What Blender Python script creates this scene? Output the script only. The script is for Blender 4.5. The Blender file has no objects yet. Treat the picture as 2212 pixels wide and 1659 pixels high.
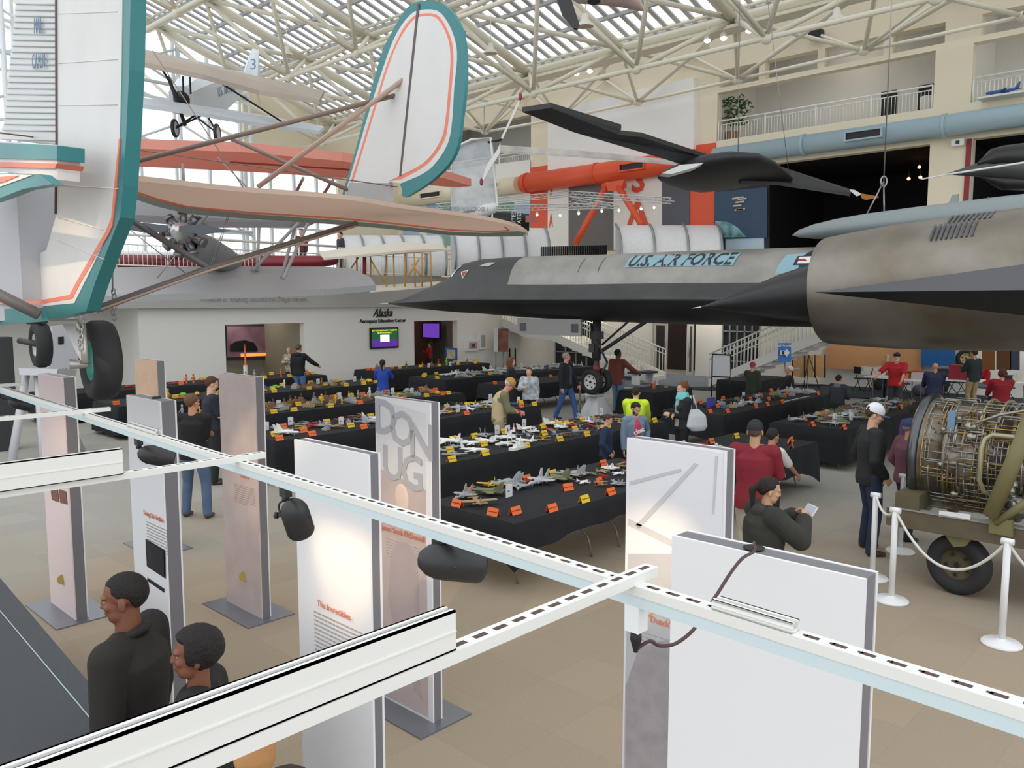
import bpy, math, random
from mathutils import Vector, Matrix, Euler
random.seed(7)
SC = bpy.context.scene
COL = SC.collection
PI = math.pi
R = math.radians
# ---------------- camera ----------------
FPX, EYE, PITCH, YAW = 1760.0, 3.05, R(5.7), R(43.5)
cam_d = bpy.data.cameras.new('camera'); cam = bpy.data.objects.new('camera', cam_d); COL.objects.link(cam)
cam.location = (0, 0, EYE); cam.rotation_euler = (PI/2 - PITCH, 0, YAW)
cam_d.sensor_width = 36; cam_d.lens = FPX*36/2212; cam_d.clip_start = .05; cam_d.clip_end = 400
SC.camera = cam
# ---------------- world, exposure ----------------
SC.view_settings.view_transform = 'Standard'; SC.view_settings.look = 'None'
SC.view_settings.exposure = 0.2; SC.view_settings.gamma = 1; SC.view_settings.use_curve_mapping = False
w = bpy.data.worlds.new('sky'); SC.world = w; w.use_nodes = True
bgn = w.node_tree.nodes['Background']; bgn.inputs[0].default_value = (.93, .97, 1, 1); bgn.inputs[1].default_value = 1.35
SC.cycles.max_bounces = 6; SC.cycles.diffuse_bounces = 4; SC.cycles.glossy_bounces = 3
SC.cycles.transparent_max_bounces = 8; SC.cycles.use_denoising = True
SC.cycles.sample_clamp_indirect = 6
# overcast daylight that comes in through the open glazed side of the hall, behind and beside the gallery
def area(name, loc, rot, sx, sy, e, col=(1, 1, 1)):
    d = bpy.data.lights.new(name, 'AREA'); d.shape = 'RECTANGLE'; d.size = sx; d.size_y = sy; d.energy = e; d.color = col
    o = bpy.data.objects.new(name, d); COL.objects.link(o); o.location = loc; o.rotation_euler = rot; return o
# ---------------- pixel -> world helpers (places things where the photograph shows them) ----------------
_cp, _sp = math.cos(PITCH), math.sin(PITCH)
FW = Vector((-math.sin(YAW)*_cp, math.cos(YAW)*_cp, -_sp)); RT = Vector((math.cos(YAW), math.sin(YAW), 0)); UP = RT.cross(FW)
CAM = Vector((0, 0, EYE))
def ray(x, y): return FW*FPX + RT*(x-1106) + UP*(829.5-y)
def Zp(x, y, z): r = ray(x, y); return CAM + r*((z-EYE)/r.z)
def Xp(x, y, v): r = ray(x, y); return CAM + r*(v/r.x)
def Yp(x, y, v): r = ray(x, y); return CAM + r*(v/r.y)
def Dp(x, y, d): return CAM + ray(x, y)*(d/FPX)
# ---------------- materials ----------------
def lin(c):
    if isinstance(c, str): c = [int(c[i:i+2], 16)/255 for i in (0, 2, 4)]
    return tuple((v/12.92 if v <= .04045 else ((v+.055)/1.055)**2.4) for v in c) + (1,)
_m = {}
def mat(name, col, rough=.6, metal=0, noise=0, scale=8, emit=0, col2=None, bump=0, spec=None, alpha=None, trans=0, transl=0):
    if name in _m: return _m[name]
    m = bpy.data.materials.new(name); m.use_nodes = True; nt = m.node_tree; b = nt.nodes['Principled BSDF']
    c = lin(col); b.inputs['Base Color'].default_value = c; b.inputs['Roughness'].default_value = rough; b.inputs['Metallic'].default_value = metal
    if spec is not None: b.inputs['Specular IOR Level'].default_value = spec
    if noise or bump:
        tc = nt.nodes.new('ShaderNodeTexCoord'); n = nt.nodes.new('ShaderNodeTexNoise'); n.inputs['Scale'].default_value = scale; n.inputs['Detail'].default_value = 5
        nt.links.new(tc.outputs['Object'], n.inputs['Vector'])
        if noise:
            r = nt.nodes.new('ShaderNodeValToRGB'); c2 = lin(col2) if col2 else tuple(v*(1-noise) for v in c[:3]) + (1,)
            r.color_ramp.elements[0].position = .35; r.color_ramp.elements[1].position = .65
            r.color_ramp.elements[0].color = c2; r.color_ramp.elements[1].color = c
            nt.links.new(n.outputs[0], r.inputs[0]); nt.links.new(r.outputs[0], b.inputs['Base Color'])
        if bump:
            bp = nt.nodes.new('ShaderNodeBump'); bp.inputs['Strength'].default_value = bump; bp.inputs['Distance'].default_value = .02
            nt.links.new(n.outputs[0], bp.inputs['Height']); nt.links.new(bp.outputs[0], b.inputs['Normal'])
    if emit: b.inputs['Emission Color'].default_value = c; b.inputs['Emission Strength'].default_value = emit
    if trans: b.inputs['Transmission Weight'].default_value = trans
    if alpha is not None: b.inputs['Alpha'].default_value = alpha
    if transl:
        tb = nt.nodes.new('ShaderNodeBsdfTranslucent'); tb.inputs[0].default_value = c; mx = nt.nodes.new('ShaderNodeMixShader'); mx.inputs[0].default_value = transl
        nt.links.new(b.outputs[0], mx.inputs[1]); nt.links.new(tb.outputs[0], mx.inputs[2]); nt.links.new(mx.outputs[0], nt.nodes['Material Output'].inputs[0])
    _m[name] = m; return m
# ---------------- mesh builder ----------------
class MB:
    def __init__(s): s.v = []; s.f = []; s.m = []; s.sm = []
    def add(s, vs, fs, mi=0, smooth=False):
        n = len(s.v); s.v += [Vector(v) for v in vs]; s.f += [tuple(n+i for i in f) for f in fs]; s.m += [mi]*len(fs); s.sm += [smooth]*len(fs); return s
    def box(s, a, b, mi=0, M=None):
        vs = [Vector((x, y, z)) for z in (a[2], b[2]) for y in (a[1], b[1]) for x in (a[0], b[0])]
        if M: vs = [M @ v for v in vs]
        return s.add(vs, [(0, 2, 3, 1), (4, 5, 7, 6), (0, 1, 5, 4), (2, 6, 7, 3), (0, 4, 6, 2), (1, 3, 7, 5)], mi)
    def cb(s, c, sz, mi=0, rz=0, M=None):
        T = Matrix.Translation(c) @ Matrix.Rotation(rz, 4, 'Z')
        if M: T = M @ T
        return s.box([-v/2 for v in sz], [v/2 for v in sz], mi, T)
    def tube(s, p, q, r, r2=None, n=8, mi=0, caps=True):
        return s.path([p, q], [r, r if r2 is None else r2], n, mi, caps)
    def path(s, pts, r, n=8, mi=0, caps=True, closed=False):
        pts = [Vector(p) for p in pts]; k = len(pts)
        if not isinstance(r, (list, tuple)): r = [r]*k
        vs = []; ref = None
        for i, p in enumerate(pts):
            a = pts[(i-1) % k] if (i or closed) else p; b = pts[(i+1) % k] if (i < k-1 or closed) else p
            t = (b-a); t = t.normalized() if t.length > 1e-9 else Vector((0, 0, 1))
            if ref is None:
                ref = t.orthogonal().normalized()
            ref = (ref - t*ref.dot(t)); ref = ref.normalized() if ref.length > 1e-6 else t.orthogonal().normalized()
            u = t.cross(ref)
            vs += [p + (ref*math.cos(2*PI*j/n) + u*math.sin(2*PI*j/n))*r[i] for j in range(n)]
        fs = []
        for i in range(k if closed else k-1):
            for j in range(n):
                a, b = i*n+j, i*n+(j+1) % n; c, d = ((i+1) % k)*n+(j+1) % n, ((i+1) % k)*n+j
                fs.append((a, b, c, d))
        s.add(vs, fs, mi, True)
        if caps and not closed:
            m0 = len(s.v)-len(vs); s.f += [tuple(m0+j for j in reversed(range(n))), tuple(m0+(k-1)*n+j for j in range(n))]; s.m += [mi]*2; s.sm += [False]*2
        return s
    def lathe(s, prof, o=(0, 0, 0), ax=(0, 0, 1), n=24, mi=0, smooth=True, closed=False):
        o = Vector(o); ax = Vector(ax).normalized(); u = ax.orthogonal().normalized(); v = ax.cross(u); vs = []; k = len(prof)
        for r, h in prof:
            vs += [o + ax*h + (u*math.cos(2*PI*j/n) + v*math.sin(2*PI*j/n))*max(r, 1e-4) for j in range(n)]
        fs = [(i*n+j, i*n+(j+1) % n, ((i+1) % k)*n+(j+1) % n, ((i+1) % k)*n+j) for i in range(k if closed else k-1) for j in range(n)]
        return s.add(vs, fs, mi, smooth)
    def loft(s, secs, mi=0, smooth=True, caps=True, cyc=True):
        n = len(secs[0]); vs = [v for c in secs for v in c]; fs = []
        for i in range(len(secs)-1):
            for j in range(n if cyc else n-1):
                fs.append((i*n+j, i*n+(j+1) % n, (i+1)*n+(j+1) % n, (i+1)*n+j))
        s.add(vs, fs, mi, smooth)
        if caps and cyc:
            m0 = len(s.v)-len(vs); k = len(secs); s.f += [tuple(m0+j for j in reversed(range(n))), tuple(m0+(k-1)*n+j for j in range(n))]; s.m += [mi]*2; s.sm += [False]*2
        return s
    def prism(s, pts, d, mi=0, smooth=False):   # polygon extruded by vector d
        pts = [Vector(p) for p in pts]; d = Vector(d); n = len(pts)
        return s.add(pts + [p+d for p in pts], [tuple(reversed(range(n))), tuple(range(n, 2*n))] + [(i, (i+1) % n, (i+1) % n+n, i+n) for i in range(n)], mi, smooth)
    def ell(s, c, r, M=None, n=12, k=8, mi=0):
        vs = []; c = Vector(c)
        for i in range(k+1):
            t = PI*i/k
            for j in range(n):
                a = 2*PI*j/n; v = Vector((r[0]*math.sin(t)*math.cos(a), r[1]*math.sin(t)*math.sin(a), r[2]*math.cos(t)))
                vs.append(c + v if M is None else M @ (c + v))
        fs = [(i*n+j, (i+1)*n+j, (i+1)*n+(j+1) % n, i*n+(j+1) % n) for i in range(k) for j in range(n)]
        return s.add(vs, fs, mi, True)
    def cap(s, p, r, q, r2, n=10):              # closed tapered capsule
        p = Vector(p); q = Vector(q); t = (q-p); L = t.length
        if L < 1e-6: return s.ell(p, (r, r, r), n=n)
        t /= L; pr = [(max(1e-4, r*math.sin(a)), -r*math.cos(a)) for a in (0.05, .4, .8, 1.2, PI/2)] + [(max(1e-4, r2*math.cos(a)), L + r2*math.sin(a)) for a in (0, .4, .8, 1.2, 1.52)]
        return s.lathe(pr, p, t, n)
    def build(s, name, m, parent=None, cat=None, label=None, group=None, kind=None):
        me = bpy.data.meshes.new(name); org = Vector((0, 0, 0))
        if parent is not None: org = Vector(parent.get('_o', (0, 0, 0)))
        me.from_pydata([v-org for v in s.v], [], s.f)
        ms = m if isinstance(m, (list, tuple)) else [m]
        for x in ms: me.materials.append(x)
        me.polygons.foreach_set('material_index', s.m); me.polygons.foreach_set('use_smooth', s.sm)
        me.update()
        o = bpy.data.objects.new(name, me); COL.objects.link(o)
        if parent is not None: o.parent = parent; o['_o'] = list(org)
        tag(o, cat, label, group, kind); return o
def tag(o, cat=None, label=None, group=None, kind=None):
    if label: o['label'] = label
    if cat: o['category'] = cat
    if group: o['group'] = group
    if kind: o['kind'] = kind
    return o
def thing(name, cat, label, loc=(0, 0, 0), group=None):
    o = bpy.data.objects.new(name, None); COL.objects.link(o); o.location = loc; o.empty_display_size = .1; o['_o'] = list(loc)
    return tag(o, cat, label, group)
def local(name, cat, label, group=None):        # a thing built about the origin, moved afterwards
    return thing(name, cat, label, (0, 0, 0), group)
def dup(o, loc=None, rz=None, label=None, group=None, parent=None):
    c = o.copy(); COL.objects.link(c)
    if parent is not None: c.parent = parent
    for ch in o.children: dup(ch, parent=c)
    if loc is not None: c.location = loc
    if rz is not None: c.rotation_euler = (0, 0, rz)
    if label: c['label'] = label
    if group: c['group'] = group
    return c
_tx = {}
def text(s, name, m, parent, M, size=.1, ext=.001, align='CENTER', cat=None, label=None, sx=1, shear=0, bold=0):
    key = (s, size, ext, align, shear, bold, m.name)
    if key not in _tx:
        d = bpy.data.curves.new(name, 'FONT'); d.body = s; d.size = size; d.extrude = ext; d.align_x = align; d.align_y = 'CENTER'; d.shear = shear; d.resolution_u = 2; d.offset = bold
        o = bpy.data.objects.new(name, d); COL.objects.link(o); dg = bpy.context.evaluated_depsgraph_get()
        me = bpy.data.meshes.new_from_object(o.evaluated_get(dg)); bpy.data.objects.remove(o); me.materials.clear(); me.materials.append(m); _tx[key] = me
    o = bpy.data.objects.new(name, _tx[key]); COL.objects.link(o)
    if parent is not None:
        o.parent = parent; M = Matrix.Translation(-Vector(parent.get('_o', (0, 0, 0)))) @ M; o['_o'] = parent.get('_o', (0, 0, 0))
    o.matrix_local = M @ Matrix.Diagonal((sx, 1, 1, 1)); tag(o, cat, label); return o
def frame(o, xd, yd):                            # matrix with origin o, text x and y directions
    x = Vector(xd).normalized(); z = x.cross(Vector(yd)).normalized(); y = z.cross(x)
    return Matrix(((x.x, y.x, z.x, o[0]), (x.y, y.y, z.y, o[1]), (x.z, y.z, z.z, o[2]), (0, 0, 0, 1)))
def remeshed(mb, name, m, parent, vox=.014, it=3, fac=.5, **kw):
    o = mb.build(name, m, parent, **kw)
    r = o.modifiers.new('r', 'REMESH'); r.mode = 'VOXEL'; r.voxel_size = vox; r.use_smooth_shade = True
    if it: q = o.modifiers.new('s', 'SMOOTH'); q.iterations = it; q.factor = fac
    dg = bpy.context.evaluated_depsgraph_get(); me = bpy.data.meshes.new_from_object(o.evaluated_get(dg))
    o.modifiers.clear(); old = o.data; o.data = me; bpy.data.meshes.remove(old); me.name = name
    if not me.materials:
        for x in (m if isinstance(m, (list, tuple)) else [m]): me.materials.append(x)
    return o
# ================= STRUCTURE =================
M_wall = mat('wall_cream', 'ebe0c8', .8); M_white = mat('wall_white', 'eceae5', .75); M_grey = mat('fascia_grey', 'b4b2ae', .8)
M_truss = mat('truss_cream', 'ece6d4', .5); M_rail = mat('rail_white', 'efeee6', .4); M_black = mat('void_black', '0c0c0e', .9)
M_dark = mat('dark_grey_paint', '3c3d40', .7); M_orange = mat('orange_paint', 'e2552f', .45); M_duct = mat('duct_blue', 'a2b9c4', .45)
M_steel = mat('steel', '9a9ca0', .35, .8); M_blk = mat('black_plastic', '1a1a1c', .5); M_tan = mat('tan_wood', 'c99a66', .6, noise=.15, scale=4)
YW, YG, XE, XG = 28.0, 30.0, -25.6, -35.0
# floor: carpet tiles, warm near the gallery, cool grey further in
fm = bpy.data.materials.new('carpet'); fm.use_nodes = True; nt = fm.node_tree; b = nt.nodes['Principled BSDF']; b.inputs['Roughness'].default_value = .95; b.inputs['Specular IOR Level'].default_value = .15
N = nt.nodes.new; L = nt.links.new
tc = N('ShaderNodeTexCoord'); ds = N('ShaderNodeVectorMath'); ds.operation = 'DISTANCE'; ds.inputs[1].default_value = (-2.5, 3, 0); L(tc.outputs['Object'], ds.inputs[0])
n1 = N('ShaderNodeTexNoise'); n1.inputs['Scale'].default_value = .45; n1.inputs['Detail'].default_value = 2; L(tc.outputs['Object'], n1.inputs['Vector'])
ma = N('ShaderNodeMath'); ma.operation = 'MULTIPLY_ADD'; ma.inputs[1].default_value = 7; L(n1.outputs[0], ma.inputs[0]); L(ds.outputs['Value'], ma.inputs[2])
rp = N('ShaderNodeValToRGB'); rp.color_ramp.elements[0].position = .40; rp.color_ramp.elements[1].position = .62
rp.color_ramp.elements[0].color = lin('ab9a85'); rp.color_ramp.elements[1].color = lin('aba79e')
mr = N('ShaderNodeMath'); mr.operation = 'DIVIDE'; mr.inputs[1].default_value = 22; L(ma.outputs[0], mr.inputs[0]); L(mr.outputs[0], rp.inputs[0])
bt = N('ShaderNodeTexBrick'); bt.inputs['Scale'].default_value = 1; bt.inputs['Brick Width'].default_value = .6; bt.inputs['Row Height'].default_value = .6; bt.inputs['Mortar Size'].default_value = .004; bt.offset = 0
bt.inputs['Color1'].default_value = (1, 1, 1, 1); bt.inputs['Color2'].default_value = (.9, .92, .94, 1); bt.inputs['Mortar'].default_value = (.88, .88, .88, 1); L(tc.outputs['Object'], bt.inputs['Vector'])
n2 = N('ShaderNodeTexNoise'); n2.inputs['Scale'].default_value = 90; n2.inputs['Detail'].default_value = 3; L(tc.outputs['Object'], n2.inputs['Vector'])
r2 = N('ShaderNodeValToRGB'); r2.color_ramp.elements[0].color = (.78, .78, .78, 1); r2.color_ramp.elements[1].color = (1.1, 1.1, 1.1, 1); L(n2.outputs[0], r2.inputs[0])
m1 = N('ShaderNodeMixRGB'); m1.blend_type = 'MULTIPLY'; m1.inputs[0].default_value = 1; L(rp.outputs[0], m1.inputs[1]); L(bt.outputs[0], m1.inputs[2])
m2 = N('ShaderNodeMixRGB'); m2.blend_type = 'MULTIPLY'; m2.inputs[0].default_value = 1; L(m1.outputs[0], m2.inputs[1]); L(r2.outputs[0], m2.inputs[2]); L(m2.outputs[0], b.inputs['Base Color'])
MB().box((-60, -25, -.3), (30, 34, 0)).build('floor', fm, kind='structure')
M_blue = mat('blue_grey_carpet', '7b8795', .95, noise=.2, scale=60)
pts = [Zp(x, y, .006) for x, y in ((1200, 826), (1425, 838), (1600, 838), (1760, 835), (1837, 829), (2000, 833), (2400, 850))]
MB().prism(pts + [Vector((4, 29.9, .006)), Vector((-25, 29.9, .006))], (0, 0, .01)).build('floor_blue_carpet', M_blue, kind='structure')

def wall(x0, x1, z0, z1, holes, y0, y1, mb=None):      # wall in an XZ plane with rectangular holes
    mb = mb or MB(); xs = sorted({x0, x1} | {h[0] for h in holes} | {h[1] for h in holes}); zs = sorted({z0, z1} | {h[2] for h in holes} | {h[3] for h in holes})
    for a, b_ in zip(xs, xs[1:]):
        run = None
        for c, d in zip(zs, zs[1:]):
            hit = any(h[0] <= (a+b_)/2 <= h[1] and h[2] <= (c+d)/2 <= h[3] for h in holes)
            if not hit: run = [run[0], d] if run else [c, d]
            if (hit or d == zs[-1]) and run: mb.box((a, y0, run[0]), (b_, y1, run[1])); run = None
    return mb
def yx(px, py=300): return Yp(px, py, YW).x
XR = 8.0
wins = [(yx(a), yx(b_), 11.0, 11.62) for a, b_ in ((1551, 1635), (1648, 1760), (1775, 1900), (1919, 2030))] + [(yx(2107), XR-.5, 11.0, 11.62)]
bal = (-16.0, -8.47, 9.08, 10.83); bal2 = (-7.42, XR-.5, 9.08, 10.83); balL = (-31.5, yx(1147), 9.08, 11.5)
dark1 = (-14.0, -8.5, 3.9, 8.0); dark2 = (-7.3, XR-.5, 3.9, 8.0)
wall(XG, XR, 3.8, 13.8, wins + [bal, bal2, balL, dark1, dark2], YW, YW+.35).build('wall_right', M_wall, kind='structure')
# rooms behind the balconies
mb = MB(); mb.box((-33, YW+.35, 8.9), (XR, YW+3.2, 9.08)); mb.box((-33, YW+3.2, 8.9), (XR, YW+3.4, 12.6)); mb.box((-33, YW+.35, 12.4), (XR, YW+3.2, 12.6)); mb.box((-16.4, YW+.35, 9.08), (-16.1, YW+3.2, 12.4)); mb.box((-8.3, YW+.35, 9.08), (-7.6, YW+3.2, 12.4)); mb.box((-24.6, YW+.35, 9.08), (-24.3, YW+3.2, 12.4)); mb.box((-33.2, YW+.35, 9.08), (-33, YW+3.4, 12.6))
mb.build('wall_balcony_rear', M_white, kind='structure')
# dark exhibit halls behind the lower openings
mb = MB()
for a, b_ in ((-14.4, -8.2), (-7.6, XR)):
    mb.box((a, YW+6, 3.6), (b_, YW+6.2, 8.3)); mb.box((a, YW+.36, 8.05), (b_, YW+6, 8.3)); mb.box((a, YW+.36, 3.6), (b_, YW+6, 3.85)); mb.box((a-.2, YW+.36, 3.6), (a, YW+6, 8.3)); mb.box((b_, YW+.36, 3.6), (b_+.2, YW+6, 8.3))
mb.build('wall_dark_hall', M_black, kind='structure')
# wall panels (colours of the upper gallery wall)
def wp(pts, m, name, off=.02, th=.03, **k):
    P = [Yp(x, y, YW-off) for x, y in pts]; return MB().prism(P, (0, th, 0)).build(name, m, **k)
st = dict(kind='structure')
wp([(1183, 237), (1498, 167), (1498, 330), (1183, 372)], mat('panel_white', 'f1f0ee', .7), 'wall_white_panel', .25, .25, **st)
wp([(1145, 362), (1545, 308), (1545, 505), (1145, 505)], M_orange, 'wall_orange_panel', .06, .05, **st)
wp([(1183, 372), (1228, 366), (1228, 540), (1183, 540)], M_white, 'wall_pale_strip', .09, **st)
wp([(1228, 366), (1325, 352), (1325, 540), (1228, 540)], mat('grey_panel', '6d6a69', .7), 'wall_grey_panel', .10, **st)
wp([(1325, 352), (1430, 340), (1430, 540), (1325, 540)], M_white, 'wall_white_strip', .09, **st)
wp([(1430, 340), (1489, 332), (1489, 540), (1430, 540)], mat('slate_panel', '5c5f66', .7), 'wall_slate_panel', .10, **st)
wp([(870, 380), (1145, 345), (1145, 540), (870, 540)], M_white, 'wall_gallery_panel', .05, **st)
for a, b_, c in ((870, 905, 'a9c4dc'), (922, 948, 'a9c6e6'), (948, 975, '7fae9c'), (1075, 1110, '6fa088'), (1110, 1145, 'a5c0e2')):
    wp([(a, 440), (b_, 437), (b_, 530), (a, 530)], mat('panel'+c, c, .7), 'wall_colour_panel', .08, **st)
wp([(1543, 340), (1662, 330), (1662, 545), (1543, 545)], mat('navy_panel', '262a33', .7), 'wall_navy_panel', .06, **st)
# earth poster
t = thing('space_poster', 'poster', 'dark blue poster of the earth from space with a small satellite, beside the dark hall', Yp(1600, 460, YW-.2))
wp([(1543, 415), (1657, 404), (1657, 513), (1543, 517)], mat('poster_blue', '2c4560', .5), 'poster_panel', .14, parent=t)
arc = [Yp(1545+x, y, YW-.17) for x, y in ((0, 513), (0, 478), (20, 477), (35, 483), (50, 493), (62, 506), (68, 512))]
MB().prism(arc, (0, .02, 0)).build('earth_picture', mat('earth', '8fb7cf', .6, noise=1, scale=3, col2='3d7a5a'), t)
mb = MB()
for i in range(7):
    a = random.uniform(0, 6); c = Yp(1598+random.uniform(-8, 8), 440+random.uniform(-14, 14), YW-.17); mb.cb(c, (.35, .02, .06), M=None)
mb.build('satellite_picture', mat('sat', 'c9b9a0', .5), t)
wp([(1567, 514), (1650, 512), (1650, 540), (1567, 540)], mat('pale_blue', 'b9d0e2', .5), 'wall_pale_base', .1, **st)
# vertical lettering
t = thing('wall_lettering', 'sign', 'large orange letters running down the white strip of the gallery wall', Yp(1370, 430, YW-.15))
for s, x, y in (('S', 1378, 390), ('A', 1377, 462)):
    p = Yp(x, y, YW-.13); text(s, 'letter', mat('letter_red', 'e0502f', .5), t, frame(p, (1, 0, 0), (0, 0, 1)), 1.45, .01, bold=.03)
t = thing('side_lettering', 'sign', 'narrow orange letters on the pale strip beside the orange column', Yp(1190, 450, YW-.15))
for i, s in enumerate('SA'): text(s, 'letter', M_orange, t, frame(Yp(1190, 410+68*i, YW-.11), (1, 0, 0), (0, 0, 1)), .9, .01, sx=.35)
# upper right: pale pillar edge stripe
MB().box((-7.46, YW-.05, 4), (-7.32, YW+.3, 8.0)).build('trim_red_edge', mat('dark_red', '8f2028', .5), kind='structure')
# soffit under upper wall and ground level wall
mb = MB(); mb.box((XE, YW, 3.6), (XR, YG+.2, 3.8)); mb.build('ceiling_soffit', M_wall, kind='structure')
def gx(px): return Yp(px, 760, YG).x
dr = (gx(1409), gx(1502), 0, 2.25); gl1 = (gx(1178), gx(1290), .1, 2.5); gl2 = (gx(1560), gx(1640), .1, 2.5)
wall(XE-.2, XR, 0, 3.6, [dr, gl1, gl2], YG, YG+.25).build('wall_ground_right', M_white, kind='structure')
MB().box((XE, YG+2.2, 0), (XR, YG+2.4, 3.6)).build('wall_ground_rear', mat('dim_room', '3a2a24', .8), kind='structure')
for n, g in ((1, gl1), (2, gl2)):
    f = MB()
    for i in range(6): x = g[0] + (g[1]-g[0])*i/5; f.box((x-.025, YG-.02, g[2]), (x+.025, YG+.1, g[3]))
    for i in range(5): z = g[2] + (g[3]-g[2])*i/4; f.box((g[0], YG-.02, z-.02), (g[1], YG+.1, z+.02))
    o = f.build('window_%d' % n, mat('grid_grey', '8f9398', .5), kind='structure'); MB().box((g[0], YG+.05, g[2]), (g[1], YG+.06, g[3])).build('pane', mat('dark_glass', '22262c', .1), o)
# double glazed door, both leaves open
for k, (a, b_, n) in enumerate(((1413, 1441, 3), (1484, 1497, 4))):
    p, q = Yp(a, 760, YG-.1 if k == 0 else YG-.5), Yp(b_, 760, YG-.35 if k == 0 else YG-.05); d = (q-p); d.z = 0; Ld = d.length; an = math.atan2(d.y, d.x); T = Matrix.Translation((p.x, p.y, 0)) @ Matrix.Rotation(an, 4, 'Z')
    f = MB(); f.box((0, -.03, .02), (Ld, .03, .18), M=T); f.box((0, -.03, 2.08), (Ld, .03, 2.2), M=T); f.box((0, -.03, .18), (.13, .03, 2.1), M=T); f.box((Ld-.13, -.03, .18), (Ld, .03, 2.1), M=T)
    o = f.build('door_%d' % n, mat('door_grey', 'c9c9c4', .5), kind='structure'); MB().box((.13, -.01, .18), (Ld-.13, .01, 2.08), M=T).build('pane', mat('door_glass', '3a3a3c', .1), o)
    MB().tube(T @ Vector((Ld-.06 if k == 0 else .06, -.07, .8)), T @ Vector((Ld-.06 if k == 0 else .06, -.07, 1.4)), .015).build('door_handle', M_steel, o)
# orange tan backdrop wall and blue backdrop to the right
t = thing('tan_partition', 'partition', 'long orange tan partition wall low down under the big aircraft engine', Yp(1870, 760, 26))
MB().prism([Yp(1785, 738, 29.7), Yp(1990, 733, 29.7), Yp(1990, 803, 29.7), Yp(1785, 796, 29.7)], (0, .1, 0)).build('panel', mat('tan_orange', 'cf9a6c', .7), t)
t = thing('blue_backdrop', 'backdrop', 'bright blue backdrop panel behind the volunteers in red shirts', Yp(2020, 760, 26))
MB().prism([Yp(1990, 700, 29.6), Yp(2062, 700, 29.6), Yp(2062, 790, 29.6), Yp(1990, 790, 29.6)], (0, .08, 0)).build('panel', mat('blue_board', '1f63a5', .6), t)
# education centre wall, facing the tables
def ey(px, py=740): return Xp(px, py, XE).y
h1 = (ey(487), ey(658), 0, 2.33); h2 = (ey(895), ey(988), 0, 2.3)
mb = MB()
for a, b_, c, d in ((10.3, h1[0], 0, 2.88), (h1[1], h2[0], 0, 2.88), (h2[1], YG, 0, 2.88), (h1[0], h1[1], 2.33, 2.88), (h2[0], h2[1], 2.3, 2.88)): mb.box((XE-.3, a, c), (XE, b_, d))
mb.box((XE-2.2, 10.3, 0), (XE-.3, 10.6, 2.88))
mb.build('wall_left', M_white, kind='structure')
mb = MB(); mb.box((XE-3.4, 6, 0), (XE-3.2, YG, 2.88)); mb.box((XE-3.2, 16.3, 0), (XE-.3, 16.5, 2.88)); mb.box((XE-3.2, 25, 0), (XE-.3, 25.2, 2.88))
mb.build('wall_left_inner', mat('olive_grey', 'a09c8c', .8), kind='structure')
MB().box((XE-3.2, 10.6, 2.86), (XE-.3, YG, 2.95)).build('ceiling_inner', M_grey, kind='structure')
MB().box((XE-2.2, -12, 0), (XE-2.0, 10.3, 2.88)).build('wall_left_far', M_white, kind='structure')
# mezzanine slab with grey fascia
mb = MB(); mb.box((XG, -20, 2.88), (XE+.25, YG, 4.05)); mb.build('ceiling_mezzanine', M_grey, kind='structure')
MB().box((XG, -20, 4.05), (XE+.15, YW, 4.1)).build('floor_mezzanine', mat('mezz_floor', 'b3ada2', .9), kind='structure')
# roof: slatted skylight rising away from the right wall
EY, EZ, SL = 23.8, 11.85, .3
def rz(y): return EZ + SL*(EY-y)
mb = MB(); k = 0; x = XG
while x < 6:
    mb.prism([(x, EY, rz(EY)+.1), (x+.16, EY, rz(EY)+.1), (x+.16, 10, rz(10)+.1), (x, 10, rz(10)+.1)], (0, 0, .06)); x += .5
y = EY
while y > 10: mb.box((XG, y-.06, rz(y)+.02), (6, y+.06, rz(y)+.14)); y -= 1.45
x = XG
while x < 6: mb.prism([(x, EY, EZ+.1), (x+.16, EY, EZ+.1), (x+.16, YW+.3, 13.75), (x, YW+.3, 13.75)], (0, 0, .06)); x += .5
mb.build('ceiling', mat('slat_grey', 'b9babd', .6), kind='structure')
MB().prism([(XG, EY, EZ+.4), (6, EY, EZ+.4), (6, 10, rz(10)+.4), (XG, 10, rz(10)+.4)], (0, 0, .02)).build('ceiling_glass', mat('roof_glass', 'f4f8fa', .2, alpha=.08), kind='structure')
MB().prism([(XG, EY, EZ+.2), (6, EY, EZ+.2), (6, YW+.3, 13.85), (XG, YW+.3, 13.85)], (0, 0, .02)).build('ceiling_glass', mat('roof_glass', 'f4f8fa', .2, alpha=.08), kind='structure')
MB().box((XE, 23.4, 3.65), (-7.5, YW, 4.05)).build('floor_upper_gallery', M_wall, kind='structure')
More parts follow.
